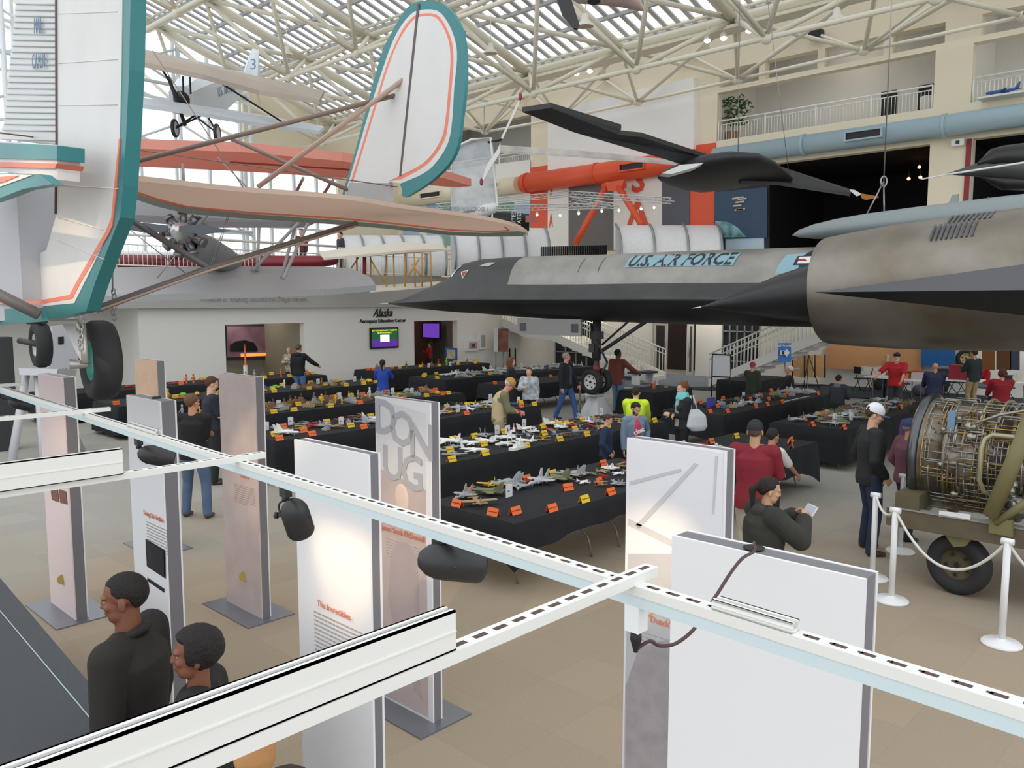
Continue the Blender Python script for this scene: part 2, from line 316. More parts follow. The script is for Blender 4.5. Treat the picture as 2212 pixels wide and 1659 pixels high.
# space frame
mb = MB(); DX, DYn = 4.25, 4.25; xs = [-4.4-DX*i for i in range(8)]; ys = [23.5-DYn*j for j in range(4)]
for j, y in enumerate(ys):
    zt = rz(y)-.25; mb.tube((XG, y, zt), (5, y, zt), .11 if j else .16); mb.tube((XG, y-.35, zt+.15), (5, y-.35, zt+.15), .05)
    zb = rz(y)-1.75; yb = y-DYn/2
    mb.tube((XG, yb, zb-.0), (5, yb, zb-.0), .075)
    for i, x in enumerate(xs + [0]):
        xb = x - DX/2
        if j < 3: mb.tube((x, y, zt), (x, y-DYn, rz(y-DYn)-.25), .17); mb.tube((xb, yb, zb), (xb, yb-DYn, zb+SL*DYn), .07)
        for dx in (0, -DX):
            mb.tube((x+dx, y, zt), (xb, yb, zb), .075)
            if j < 3: mb.tube((x+dx, y-DYn, rz(y-DYn)-.25), (xb, yb, zb), .075)
        if j < 3: mb.tube((x, y, zt), (x-DX, y-DYn, rz(y-DYn)-.25), .09, n=6)
        mb.ell((xb, yb, zb), (.17, .17, .17))
# the row of nodes hanging in front of the right wall
nb = [Yp(px, py, 27.2) for px, py in ((1048, 285), (1210, 256), (1377, 221), (1593, 172), (1866, 110), (2212, 35))]
for i, p in enumerate(nb):
    mb.ell(p, (.2, .2, .14))
    if i: mb.tube(nb[i-1], p, .06)
    for dx in (-1, 0, 1):
        q = min((Vector((x, 23.5, rz(23.5)-.25)) for x in xs), key=lambda v: abs(v.x-(p.x+2.1+dx*4.2))); mb.tube(p, q, .07)
    mb.tube(p, (p.x+2, 27.9, 12.3), .05); mb.tube(p, (p.x-2.2, 27.9, 12.3), .05)
    mb.tube(p, Yp(*((1152, 170), (1152, 170), (1345, 117), (1598, 48), (2080, -60), (2300, -120))[i], 23.5), .05)
mb.box((XG, 23.3, rz(23.5)-.55), (5, 23.9, rz(23.5)-.45))
mb.build('ceiling_space_frame', M_truss, kind='structure')
# end glazing
mb = MB(); y = -14
while y < 19.2: mb.box((XG-.1, y-.05, 4), (XG+.05, y+.05, rz(y)+.1)); y += 1.5
for z in (4.4, 6.2, 8, 9.8, 11.6, 13.4, 15.2): mb.box((XG-.08, -14, z-.05), (XG+.04, min(19.2, EY-(z-EZ)/SL), z+.05))
for j in range(7):      # wind truss inside the glass
    y0 = 19-3.2*j; mb.tube((XG+.9, y0, 4.1), (XG+.9, y0, rz(y0)-.6), .09)
    for z in (6, 9, 12): mb.tube((XG+.9, y0, z), (XG+.9, y0-3.2, z+1.5), .05, n=6); mb.tube((XG+.9, y0-3.2, z), (XG+.9, y0, z+1.5), .05, n=6)
for z in (6.2, 9, 12): mb.tube((XG+.9, 19, z), (XG+.9, -8, z), .07)
o = mb.build('window_3', mat('mullion', 'dfe6ea', .5), kind='structure')
MB().box((XG-.04, -14, 4), (XG-.02, 19.2, 18)).build('pane', mat('end_glass', 'eaf6fb', .15, alpha=.1), o)
mb = MB(); wl = [(19.2, 28.2, 9.2, 12.6)]; mb.box((XG-.2, 19.2, 9.2), (XG, YW, 12.6)); mb.box((XG-.2, 24.2, 4), (XG, YW, 9.2)); mb.build('wall_end', M_wall, kind='structure')
mb = MB(); y = 19.2
while y < 24.2: mb.box((XG-.1, y-.06, 4), (XG+.05, y+.06, 9.2)); y += 1.25
for z in (5.2, 6.6, 8): mb.box((XG-.08, 19.2, z-.05), (XG+.04, 24.2, z+.05))
mb.build('window_4', mat('mullion', 'dfe6ea', .5), kind='structure')
# railings
def railing(name, label, p, q, h=1.0, step=.14, r=.012, mid=True, sub=.16, posts=3, group=None, rr=.03, top=None):
    p, q = Vector(p), Vector(q); d = q-p; L_ = d.length; t = thing(name, 'railing', label, p, group); U = Vector((0, 0, 1))
    MB().tube(p+U*h, q+U*h, rr).build('top_rail', M_rail, t)
    if mid: MB().tube(p+U*(h-sub), q+U*(h-sub), .018).build('middle_rail', M_rail, t)
    MB().tube(p+U*.08, q+U*.08, .018).build('bottom_rail', M_rail, t)
    for i in range(posts+1): a = p + d*i/posts; MB().tube(a, a+U*h, .028).build('post', M_rail, t)
    n = min(100, int(L_/step)); base = None
    for i in range(1, n):
        a = p + d*i/n
        if base is None: base = MB().tube((0, 0, .08), (0, 0, h-sub if mid else h), r, n=5).build('baluster', M_rail); base.parent = t; base.location = a-p
        else: c = base.copy(); COL.objects.link(c); c.location = a-p
    return t
railing('balcony_railing', 'white railing along the long balcony with a potted plant', (bal[0]+.05, YW+.05, 9.0), (bal[1]-.05, YW+.05, 9.0), .8, .11, posts=4, sub=.14)
railing('balcony_railing', 'white railing of the balcony at the right edge, behind a model on a shelf', (bal2[0]+.05, YW+.05, 9.0), (bal2[1]-4, YW+.05, 9.0), .8, .11, posts=4, sub=.14)
railing('balcony_railing', 'white railing of the far left balcony beside the white wall', (balL[0]+.05, YW+.05, 9.0), (balL[1]-.05, YW+.05, 9.0), .95, .13, posts=3, sub=.14)
railing('mezzanine_railing', 'long white railing along the mezzanine edge above the grey wing', (XE+.1, 5, 4.1), (XE+.1, 17.5, 4.1), 1.0, .14, posts=8, sub=.3, rr=.045)
railing('mezzanine_railing', 'white mezzanine railing beneath the yellow-strutted biplane', (XE+.1, 17.6, 4.1), (XE+.1, 27, 4.1), .95, .14, posts=6, sub=.2)
# ducts
def duct(name, label, x0, x1, z, r, m, vents, y=YW-.45, joints=()):
    t = thing(name, 'duct', label, (x0, y, z)); MB().tube((x0, y, z), (x1, y, z), r, n=28).build('duct_pipe', m, t)
    for j in joints: MB().lathe([(r, -.05), (r+.035, -.05), (r+.035, .05), (r, .05)], (j, y, z), (1, 0, 0), 28).build('joint_band', m, t)
    for a, b_ in vents:
        v = MB(); v.box((a, y-r-.12, z-.16), (b_, y-r*.5, z-.11)); v.box((a, y-r-.12, z+.11), (b_, y-r*.5, z+.16)); v.box((a-.05, y-r-.12, z-.16), (a, y-r*.5, z+.16)); v.box((b_, y-r-.12, z-.16), (b_+.05, y-r*.5, z+.16)); v = v.build('vent_frame', m, t)
        MB().box((a, y-r-.05, z-.11), (b_, y-r-.03, z+.11)).build('vent_grille', M_blk, v)
    return t
def dz(px, py): return Yp(px, py, YW-.45)
duct('air_duct', 'pale blue round air duct running below the long balcony', dz(1545, 330).x, XR, dz(1738, 313).z, .33, M_duct, [(dz(1838, 290).x, dz(1912, 290).x)], joints=[dz(1738, 300).x, dz(2040, 300).x])
duct('air_duct', 'thick orange round air duct in front of the orange wall', dz(1132, 395).x, dz(1500, 350).x, dz(1290, 375).z, .42, M_orange, [(dz(1355, 360).x, dz(1405, 360).x)], joints=[dz(1290, 370).x, dz(1140, 390).x])
duct('air_duct', 'cream round air duct with square vents left of the orange duct', -34, dz(1120, 400).x, dz(1000, 415).z, .36, M_wall, [(dz(922, 418).x, dz(965, 418).x), (dz(1070, 400).x, dz(1090, 400).x)], joints=[dz(1005, 415).x])
# orange legs below the duct
t = thing('duct_support', 'support', 'orange angled pipe legs propping up the orange duct', Yp(1320, 400, YW-.9))
for a, b_ in (((1310, 402), (1243, 527)), ((1335, 402), (1388, 488)), ((1303, 402), (1350, 400))):
    MB().tube(Yp(*a, YW-.8), Yp(*b_, YW-2.2 if b_[1] > 450 else YW-.8), .13, n=12).build('leg', M_orange, t)
MB().prism([Yp(x, y, YW-.95) for x, y in ((1307, 394), (1348, 388), (1340, 412), (1313, 412))], (0, .15, 0)).build('gusset', M_orange, t)
# stairs
def stair(name, label, pb, pt, pl, w=1.3, y=26.3):
    # pb bottom, pt top of first flight, pl end of landing / second flight
    t = thing(name, 'staircase', label, (pb[0], y, 0)); pts = [pb, pt] + pl; n = len(pts)-1
    f = MB()
    for i in range(n):
        (x0, z0), (x1, z1) = pts[i], pts[i+1]; s = .42
        for yy in (y, y+w): f.prism([(x0, yy, z0-s*.2), (x1, yy, z1-s*.2), (x1, yy, z1+.28), (x0, yy, z0+.28)] if i else [(x0, yy, max(z0-.1, 0)), (x1, yy, z1-s*.2), (x1, yy, z1+.28), (x0, yy, z0+.28)], (0, .12, 0))
        if abs(z1-z0) > .1:
            k = max(2, int(abs(z1-z0)/.17))
            for j in range(k): xa, xb = x0+(x1-x0)*j/k, x0+(x1-x0)*(j+1)/k; zz = z0+(z1-z0)*(j+.7)/k; f.box((min(xa, xb), y+.1, zz-.12), (max(xa, xb), y+w, zz+.05))
        else: f.box((min(x0, x1), y+.1, z0-.05), (max(x0, x1), y+w, z0+.1))
    f.build('stringer', M_white, t)
    U = Vector((0, 0, 1))
    for yy, nm in ((y+.05, 'front'), (y+w+.05, 'rear')):
        for i in range(n):
            a, b_ = Vector((pts[i][0], yy, pts[i][1]+.25)), Vector((pts[i+1][0], yy, pts[i+1][1]+.25)); d = b_-a
            r = MB().tube(a+U*.95, b_+U*.95, .03).tube(a+U*.75, b_+U*.75, .022).build('handrail', M_rail, t); k = min(60, int(d.length/.15))
            bb = None
            for j in range(k+1):
                c = a+d*j/k
                if bb is None: bb = MB().tube((0, 0, 0), (0, 0, .93), .018, n=5).build('baluster', M_rail); bb.parent = t; bb.location = c-Vector((pb[0], y, 0))
                else: q = bb.copy(); COL.objects.link(q); q.location = c-Vector((pb[0], y, 0))
    return t
def sx(px, py): p = Yp(px, py, 26.3); return (p.x, p.z)
sb = sx(1395, 835); s1 = sx(1190, 730); s2 = sx(1140, 727); s3 = sx(1020, 672)
stair('staircase', 'white staircase with a landing descending to the right, left of the glass doors', (sb[0], 0), s1, [s2, s3])
sb = sx(1530, 820); s1 = sx(1785, 728); s2 = sx(1870, 722)
stair('staircase', 'white staircase descending to the left behind the blank easel board', (sb[0], 0), s1, [s2])
# ================= GALLERY IN THE FOREGROUND: panels, light track, lamps =================
M_panel = mat('panel_face', 'e9e9ec', .45); M_pside = mat('panel_side', '77757a', .5); M_base = mat('base_steel', '83858c', .3, .5)
M_red = mat('text_red', 'd4785a', .7); M_txt = mat('text_grey', 'aaa09c', .8)
M_pic = mat('picture_rose', 'cdbcb8', .5, noise=.12, scale=5); M_pic2 = mat('picture_grey', 'bfc0c6', .5, noise=.08, scale=4)
def face_poly(pts, y, m, name, parent, off=.003): return MB().prism([Yp(a, b_, y-off) for a, b_ in pts], (0, .002, 0)).build(name, m, parent)
def lines(px, py, w_, n, y, parent, dy=.022, m=None):
    p = Yp(px, py, y-.004); mb = MB()
    for i in range(n):
        x = p.x; z = p.z-dy*i; e = p.x+w_*(.97 if i < n-1 else .6)
        while x < e:
            l = random.uniform(.015, .04); mb.box((x, p.y, z), (min(x+l, e), p.y+.001, z+dy*.3)); x += l+.008
    return mb.build('text_lines', m or M_txt, parent)
def panel(x0, x1, y, th, label, top=2.35, base=True, face=None):
    t = thing('exhibit_panel', 'display panel', label, ((x0+x1)/2, y+th/2, 0))
    MB().box((x0+.003, y+.012, .012), (x1-.003, y+th-.012, top)).build('frame', M_pside, t)
    MB().box((x0, y, .012), (x1, y+.012, top+.002)).build('front_board', face or M_panel, t); MB().box((x0, y+th-.012, .012), (x1, y+th, top+.002)).build('rear_board', M_panel, t)
    if base: MB().box((x0-.12, y-.2, 0), (x1+.1, y+th+.2, .012)).build('base_plate', M_base, t)
    return t
panel_group = 'tall exhibit panels'
t = c0 = panel(-10.44, -9.80, 4.13, .11, 'tan lit exhibit panel furthest back, directly behind the grey kiosk column', face=mat('tan_print', 'd8b79c', .5, noise=.1))
t = panel(-8.95, -8.25, 2.6, .12, 'pinkish exhibit panel standing nearest the left edge of the view', face=mat('rose_print', 'e3d2d2', .5))
face_poly([(109, 1058), (124, 1056), (127, 1085), (112, 1080)], 2.6, mat('photo_brown', '8a5a50', .5, noise=.5, scale=30), 'photo', t, .006); face_poly([(127, 1056), (142, 1062), (145, 1090), (130, 1086)], 2.6, mat('photo_brown', '8a5a50', .5), 'photo', t, .006)
MB().tube(Yp(135, 1252, 2.59), Yp(135, 1252, 2.6), .05).build('emblem', mat('gold', 'b59a4a', .4), t)
t = panel(-7.68, -6.98, 3.85, .1, 'narrow exhibit panel with a faint photo print, right of the person in jeans', face=M_pic)
MB().tube(Yp(527, 1245, 3.84), Yp(527, 1245, 3.85), .05).build('emblem', mat('gold', 'b59a4a', .4), t)
text('General', 'heading', M_red, t, frame(Yp(528, 1030, 3.842), (1, 0, 0), (0, 0, 1)), .05)
lines(505, 1045, .42, 9, 3.85, t)
t = panel(-6.35, -5.76, 2.44, .12, 'pale grey kiosk column with a built-in screen, behind the man in the black coat')
text('Turning Cold Hostilities', 'heading', M_red, t, frame(Yp(331, 1116, 2.432), (1, 0, 0), (0, 0, 1)), .05, sx=.72)
lines(316, 1128, .36, 10, 2.44, t)
f = face_poly([(314, 1164), (356, 1189), (357, 1250), (317, 1223)], 2.44, M_blk, 'screen', t, .006); face_poly([(319, 1170), (353, 1191), (354, 1245), (321, 1221)], 2.44, mat('screen_glass', '3a3a40', .1), 'glass', f, .01)
face_poly([(318, 1248), (354, 1272), (354, 1280), (318, 1255)], 2.44, M_blk, 'slot', t, .006)
MB().ell((-6.0, 2.52, 2.355), (.035, .035, .012)).build('cable_grommet', M_blk, t)
t = c4 = panel(-4.93, -4.30, 3.70, .09, 'exhibit panel with giant grey letters and a faint portrait')
face_poly([(815, 1010), (919, 1058), (925, 1550), (821, 1497)], 3.70, M_pic, 'picture', t)
face_poly([(815, 862), (920, 893), (920, 1056), (815, 1008)], 3.70, mat('print_light', 'dedde0', .5), 'top_print', t)
M_let = mat('letter_grey', 'b4b6bd', .6)
for s, px, py in (('D', 832, 905), ('O', 868, 930), ('N', 910, 958), ('U', 848, 1005), ('G', 890, 1025)):
    text(s, 'letter', M_let, t, frame(Yp(px, py, 3.692), (1, 0, 0), (0, 0, 1)), .36, bold=.006)
mb = MB(); mb.ell(Yp(868, 1078, 3.70), (.085, .012, .12)); mb.build('portrait', mat('portrait_skin', 'e6cfc2', .6), t)
mb = MB(); mb.prism([Yp(a, b_, 3.694) for a, b_ in ((838, 1290), (845, 1190), (862, 1170), (880, 1172), (900, 1200), (905, 1300), (895, 1400), (915, 1520), (893, 1490), (872, 1350), (858, 1460), (836, 1430), (850, 1350))], (0, .003, 0)); mb.build('figure_print', mat('figure_print', 'bcaead', .6, noise=.08, scale=5), t)
text('James Smith McDonnell', 'heading', M_red, t, frame(Yp(869, 1152, 3.69), (1, 0, 0), (0, 0, 1)), .062, sx=.85)
lines(834, 1164, .42, 7, 3.70, t)
t = panel(-3.66, -3.03, 2.23, .07, 'bright white exhibit panel headed The Incredibles with a warm glow')
text('The Incredibles', 'heading', M_red, t, frame(Yp(720, 1318, 2.22), (1, 0, 0), (0, 0, 1)), .046)
lines(678, 1322, .42, 10, 2.23, t)
t = panel(-2.45, -1.88, 3.45, .09, 'exhibit panel with a faint aircraft print, partly hidden by the blank white one')
face_poly([(1358, 948), (1562, 979), (1560, 1190), (1356, 1190)], 3.45, mat('sky_print', 'e6e6ea', .5, noise=.06, scale=2.5), 'top_print', t)
face_poly([(1356, 1196), (1560, 1196), (1552, 1700), (1346, 1700)], 3.45, M_pic2, 'picture', t)
for q in ([(1372, 1135), (1500, 1000), (1508, 1003), (1380, 1143)], [(1360, 1040), (1470, 1012), (1472, 1018), (1360, 1048)], [(1357, 1120), (1480, 1180), (1470, 1190), (1357, 1135)], [(1545, 985), (1550, 985), (1542, 1110), (1538, 1110)]):
    face_poly(q, 3.45, mat('strut_print', 'c3c5ca', .6), 'strut_print', t, .006)
face_poly([(1352, 1480), (1380, 1400), (1450, 1380), (1455, 1700), (1350, 1700)], 3.45, mat('coat_print', 'a9a3a6', .6, noise=.2, scale=9), 'figure_print', t, .006)
text('James H.', 'heading', M_red, t, frame(Yp(1437, 1327, 3.44), (1, 0, 0), (0, 0, 1)), .05); text('"Dutch" Kindelberger', 'heading', M_red, t, frame(Yp(1470, 1358, 3.44), (1, 0, 0), (0, 0, 1)), .05, sx=.9)
lines(1382, 1365, .3, 12, 3.45, t)
t = c7 = panel(-1.30, -.73, 2.07, .09, 'blank white exhibit panel in front at lower right with a cable on top')
MB().lathe([(.001, .0), (.028, 0), (.03, .006), (.001, .008)], (-1.06, 2.12, 2.35), n=20).build('cable_grommet', M_blk, t)
# kiosk cabinet at lower left
t = thing('dark_cabinet', 'cabinet', 'large dark grey flat-topped cabinet at the lower left corner with one thin pale line', (-5.5, .8, 0))
A = [Zp(x, y, .95) for x, y in ((0, 1248), (214, 1500))]; d = (A[1]-A[0])
A0, A1 = A[0]-d*.3, A[1]+d*.35; nrm = Vector((-d.y, d.x, 0)).normalized()*-1.3
MB().prism([A0, A1, A1+nrm, A0+nrm], (0, 0, -.93)).build('body', mat('cabinet_grey', '46494e', .6, noise=.15, scale=40), t)
L0, L1 = [Zp(x, y, .952) for x, y in ((0, 1318), (180, 1532))]; e = (L1-L0); s_ = nrm.normalized()*.006
MB().prism([L0-e*.3, L1+e*.35, L1+e*.35+s_, L0-e*.3+s_], (0, 0, .002)).build('edge_line', mat('pale_line', 'a9c4bd', .3), t)
# ---- light track (painted strut over an aluminium track) and cross bars
M_strut = mat('strut_paint', 'e6e6e2', .4); M_alu = mat('track_alu', 'd3e4ea', .35, .1); M_slot = mat('slot_shade', '54413a', .8)
T0, T1 = Vector((-8.2, 1.80, 2.42)), Vector((.6, 1.36, 2.42)); td = (T1-T0).normalized(); tn = Vector((-td.y, td.x, 0))
TM = frame(T0, td, tn); TL = (T1-T0).length
def trk(x): return T0 + td*((x-T0.x)/td.x)
t = thing('light_track', 'light track', 'long white lighting track running diagonally above the exhibit panels', T0)
mb = MB(); mb.box((0, -.019, 0), (TL, .019, .021), M=TM)
for k in range(1): pass
s = .05
while s < TL: mb.cb((s, 0, .021), (.026, .011, .0012), 1, M=TM); mb.cb((s-.013, 0, .021), (.010, .007, .0012), 1, M=TM); s += .0508  # dark plates stand for the shade inside the open slots
mb.build('slotted_strut', [M_strut, M_slot], t)
mb = MB(); mb.box((0, -.017, -.026), (TL, .017, 0), M=TM)
mb.build('aluminium_track', M_alu, t)
for s in (1.7, 5.9, 7.62): MB().box((s, -.0175, -.0265), (s+.012, .0175, -.001), M=TM).build('joint_clip', M_alu, t)
def channel(name, lab, p, q, w_=.03, h=.03, slots=False, lips=False):
    p, q = Vector(p), Vector(q); d = q-p; M = frame(p, d, Vector((-d.y, d.x, 0))); Ln = d.length; t = thing(name, 'metal channel', lab, p); m = MB()
    if lips: m.box((0, -w_/2, 0), (Ln, w_/2, .003), M=M); m.box((0, -w_/2, 0), (Ln, -w_/2+.004, h), M=M); m.box((0, w_/2-.004, 0), (Ln, w_/2, h), M=M); m.box((0, -w_/2-.002, h*.46), (Ln, -w_/2, h*.50), M=M); m.box((0, -w_/2, h-.004), (Ln, -w_/2+.010, h), M=M); m.box((0, w_/2-.010, h-.004), (Ln, w_/2, h), M=M)
    else: m.box((0, -w_/2, 0), (Ln, w_/2, h), M=M)
    if slots:
        s = Ln-.03
        while s > .03: m.cb((s, 0, h), (.03, .012, .001), 1, M=M); s -= .0508  # slot holes drawn as dark plates, their inner shade as colour
    m.build('channel_body', [M_strut, M_slot], t)
    return t
ZC = 2.441
for i, (xb, yt, bx, lab) in enumerate(((-1.0, 1.48, 1.02, 'nearest to the camera'), (-2.9, 1.60, .95, 'second from the camera'), (-4.8, 1.72, None, 'third from the camera'), (-6.75, 1.83, None, 'furthest left'))):
    channel('cross_bar', 'slotted white cross bar resting on the light track, '+lab, (xb, -.75, ZC), (xb, yt+.03, ZC), .036, .022, True)
channel('cable_trough', 'large white double-walled cable trough crossing the foreground at lower left', (-1.0, -.6, ZC+.0225), (-1.0, .90, ZC+.0225), .030, .07, lips=True)
channel('cable_trough', 'shorter white cable trough on the second cross bar at the left edge', (-2.88, -.6, ZC+.0225), (-2.88, 1.08, ZC+.0225), .028, .09, lips=True)
def onT(px, py): return Zp(px, py, ZC+.02)
a, b_ = onT(1545, 1292), onT(1712, 1348); channel('short_channel', 'short white channel piece lying on the track in front of the blank panel', (a.x, trk(a.x).y, ZC+.001), (b_.x, trk(b_.x).y, ZC+.001), .03, .02, lips=True)
a, b_ = onT(300, 910), onT(345, 930); channel('short_channel', 'short white channel piece lying on the track above the second lamp', (a.x, trk(a.x).y, ZC+.001), (b_.x, trk(b_.x).y, ZC+.001), .03, .02, lips=True)
# spot lamps
M_lamp = mat('lamp_black', '2b2c2e', .45)
def spot(px, py, hx, hy, rad, axis, target, label, energy=45, ln=.17, ang=50, cone_from=None):
    # px,py: where it hangs from the track; hx,hy: image centre of head; axis: pointing direction of the head
    P = Zp(px, py, 2.39); top = trk(P.x); top = Vector((top.x, top.y, 2.394)); dp = (top-CAM).dot(FW); hc = Dp(hx, hy, dp); ax = (RT*axis[0]+Vector((FW.x, FW.y, 0))*axis[1]+Vector((0, 0, axis[2]))).normalized()
    t = thing('track_lamp', 'spotlight', label, top)
    MB().box((top.x-.02, top.y-.014, 2.36), (top.x+.02, top.y+.014, 2.396)).tube(top-Vector((0, 0, .03)), top-Vector((0, 0, .05)), .014).build('track_adaptor', M_lamp, t)
    r = rad; h = ln
    MB().lathe([(.001, -h*.5), (r*.45, -h*.46), (r*.8, -h*.34), (r*.97, -h*.2), (r, -h*.05), (r, h*.44), (r*.93, h*.5), (r*.85, h*.5), (r*.8, h*.38), (.001, h*.3)], hc, ax, 28).build('head', M_lamp, t)
    MB().lathe([(.001, h*.34), (r*.78, h*.36)], hc, ax, 20).build('bulb', mat('bulb_warm', 'ffd9a0', .5, emit=2), t)
    side = ax.cross(Vector((0, 0, 1))); side = side.normalized() if side.length > .1 else RT.copy()
    j = top-Vector((0, 0, .05)); pts = [hc+side*(r+.006)*math.cos(a_)+(j-hc)*math.sin(a_) for a_ in [PI*k/12 for k in range(13)]]
    MB().path(pts, .004, 6).build('yoke', M_lamp, t); MB().tube(hc-side*(r+.004), hc-side*(r+.03), .006).tube(hc-side*(r+.022), hc-side*(r+.034), .012).build('knob', M_lamp, t)
    L_ = bpy.data.lights.new('lamp_light', 'SPOT'); L_.energy = energy; L_.color = (1, .72, .42); L_.spot_size = R(ang); L_.spot_blend = 1; L_.shadow_soft_size = .03
    lo = bpy.data.objects.new('lamp_light', L_); COL.objects.link(lo); s0 = hc+ax*h*.52 if cone_from is None else Vector(cone_from); lo.location = s0; lo.rotation_euler = (Vector(target)-s0).to_track_quat('-Z', 'Y').to_euler(); return t
g = Yp(555, 1015, 3.84); spot(30, 845, 44, 872, .045, (.9, .45, -.3), g, 'small black track lamp hanging at the left edge of the view', 60, .16, 36)
g = Yp(745, 1255, 2.22); spot(327, 945, 337, 984, .048, (.9, .4, -.25), g, 'black track lamp in front of the grey kiosk column, pointing right', 22, .17, 34)
g = Yp(745, 1240, 2.22); spot(642, 1050, 640, 1116, .05, (.12, .5, -1.0), g, 'black track lamp hanging in front of the white glowing panel, pointing down', 26, .15, 32)
g = Yp(1415, 1215, 3.44); spot(945, 1168, 972, 1214, .052, (.95, .38, -.22), g, 'black track lamp nearest to the camera, left of the cross bar joint', 130, .19, 20)
for g, e, an in ((Yp(868, 1120, 3.69), 1100, 9), (Yp(555, 1040, 3.84), 900, 8)):     # added unseen spots without fixtures, for the glow on two panels
    P = Vector((-1.2, -2.2, 6.5)) if e > 200 else Vector((-3.5, -2.2, 6.5)); L_ = bpy.data.lights.new('added_panel_spot', 'SPOT'); L_.energy = e; L_.color = (1, .74, .45); L_.spot_size = R(an); L_.spot_blend = 1; L_.shadow_soft_size = .05
    lo = bpy.data.objects.new('added_panel_spot', L_); COL.objects.link(lo); lo.location = P; lo.rotation_euler = (g-P).to_track_quat('-Z', 'Y').to_euler()
P = Vector((-7.6, 1.77, 2.3)); g = Yp(125, 1000, 2.59)
L_ = bpy.data.lights.new('lamp_light', 'SPOT'); L_.energy = 20; L_.color = (1, .72, .42); L_.spot_size = R(45); L_.spot_blend = 1; L_.shadow_soft_size = .03
lo = bpy.data.objects.new('lamp_light', L_); COL.objects.link(lo); lo.location = P; lo.rotation_euler = (g-P).to_track_quat('-Z', 'Y').to_euler()
# plug adaptor and cable
p = Zp(1393, 1300, 2.39); p = trk(p.x); t = thing('power_adaptor', 'adaptor', 'white plug adaptor clipped under the light track beside the blank panel', (p.x, p.y, 2.394))
MB().box((p.x-.018, p.y-.018, 2.335), (p.x+.018, p.y+.018, 2.394)).build('body', mat('plastic_white', 'e8eef0', .4), t)
MB().lathe([(.001, 0), (.011, 0), (.013, -.02), (.008, -.038), (.005, -.05)], (p.x, p.y, 2.335)).build('plug', M_blk, t)
pts = [Vector((p.x, p.y, 2.29))]; dd = (pts[0]-CAM).dot(FW)
for x, y, k in ((1403, 1385, 0), (1425, 1395, .03), (1460, 1390, .08), (1498, 1360, .14), (1520, 1325, .2), (1548, 1285, .3), (1580, 1235, .4), (1605, 1205, .5), (1630, 1190, .6)): pts.append(Dp(x, y, dd+k*.55))
pts.append(Vector((-1.06, 2.12, 2.37)))
q = [pts[0]]
for i in range(len(pts)-1):
    a = pts[max(i-1, 0)]; b0, b1, c = pts[i], pts[i+1], pts[min(i+2, len(pts)-1)]
    for k in (.25, .5, .75, 1): q.append(.5*((2*b0)+(b1-a)*k+(2*a-5*b0+4*b1-c)*k*k+(3*b0-a-3*b1+c)*k**3))
tag(MB().path(q, .0042, 8).build('power_cable', mat('cable_brown', '4a3230', .5)), 'cable', 'dark brown power cable looping from the white adaptor to the blank panel')
# white rope stanchions
M_stan = mat('stanchion_white', 'e9e9ea', .4); M_rope = mat('rope_white', 'dcdad2', .8, bump=.3, scale=80)
sp = {}
for k, (px, py, h, lab) in enumerate(((1925, 1298, .93, 'white rope stanchion in the middle, in front of the cart wheel'), (2163, 1392, 1.0, 'white rope stanchion nearest the right edge'), (1944, 1192, .93, 'white rope stanchion behind, beside the engine cart'), (1884, 1250, .93, 'white rope stanchion whose base is hidden by the blank panel'))):
    b0 = Zp(px, py, 0); t = thing('stanchion', 'stanchion', lab, b0, 'white rope stanchions'); tp = {0: 1098, 1: 1165, 2: 1025, 3: 1066}[k]
    hh = [z for z in [i*.005 for i in range(100, 260)]]; h = min(hh, key=lambda z: abs((829.5-FPX*((Vector((b0.x, b0.y, z))-CAM).dot(UP))/((Vector((b0.x, b0.y, z))-CAM).dot(FW)))-tp))
    MB().lathe([(.001, 0), (.165, 0), (.17, .012), (.15, .03), (.05, .045), (.03, .06)], b0, n=32).build('base', M_stan, t); MB().tube(b0+Vector((0, 0, .03)), b0+Vector((0, 0, h-.03)), .03, n=16).build('post', M_stan, t)
    MB().tube(b0+Vector((-.05, 0, h-.02))+RT*.0, b0+Vector((.05, 0, h-.02)), .03, n=12).build('cap', M_stan, t); sp[k] = b0+Vector((0, 0, h-.02))
def rope(a, b_, sag, lab):
    tag(MB().path([a.lerp(b_, k/20)-Vector((0, 0, sag*(1-(2*k/20-1)**2))) for k in range(21)], .014, 8).build('rope', M_rope), 'rope', lab, 'stanchion ropes')
rope(sp[0], sp[1], .42, 'white rope sagging low in front of the cart wheel'); rope(sp[0], sp[2], .3, 'white rope between the middle and rear stanchions'); rope(sp[3], sp[0], .12, 'short white rope running to the stanchion behind the blank panel'); rope(sp[1], sp[1]+Vector((.6, .5, -.1)), .3, 'white rope leaving the right edge of the view')
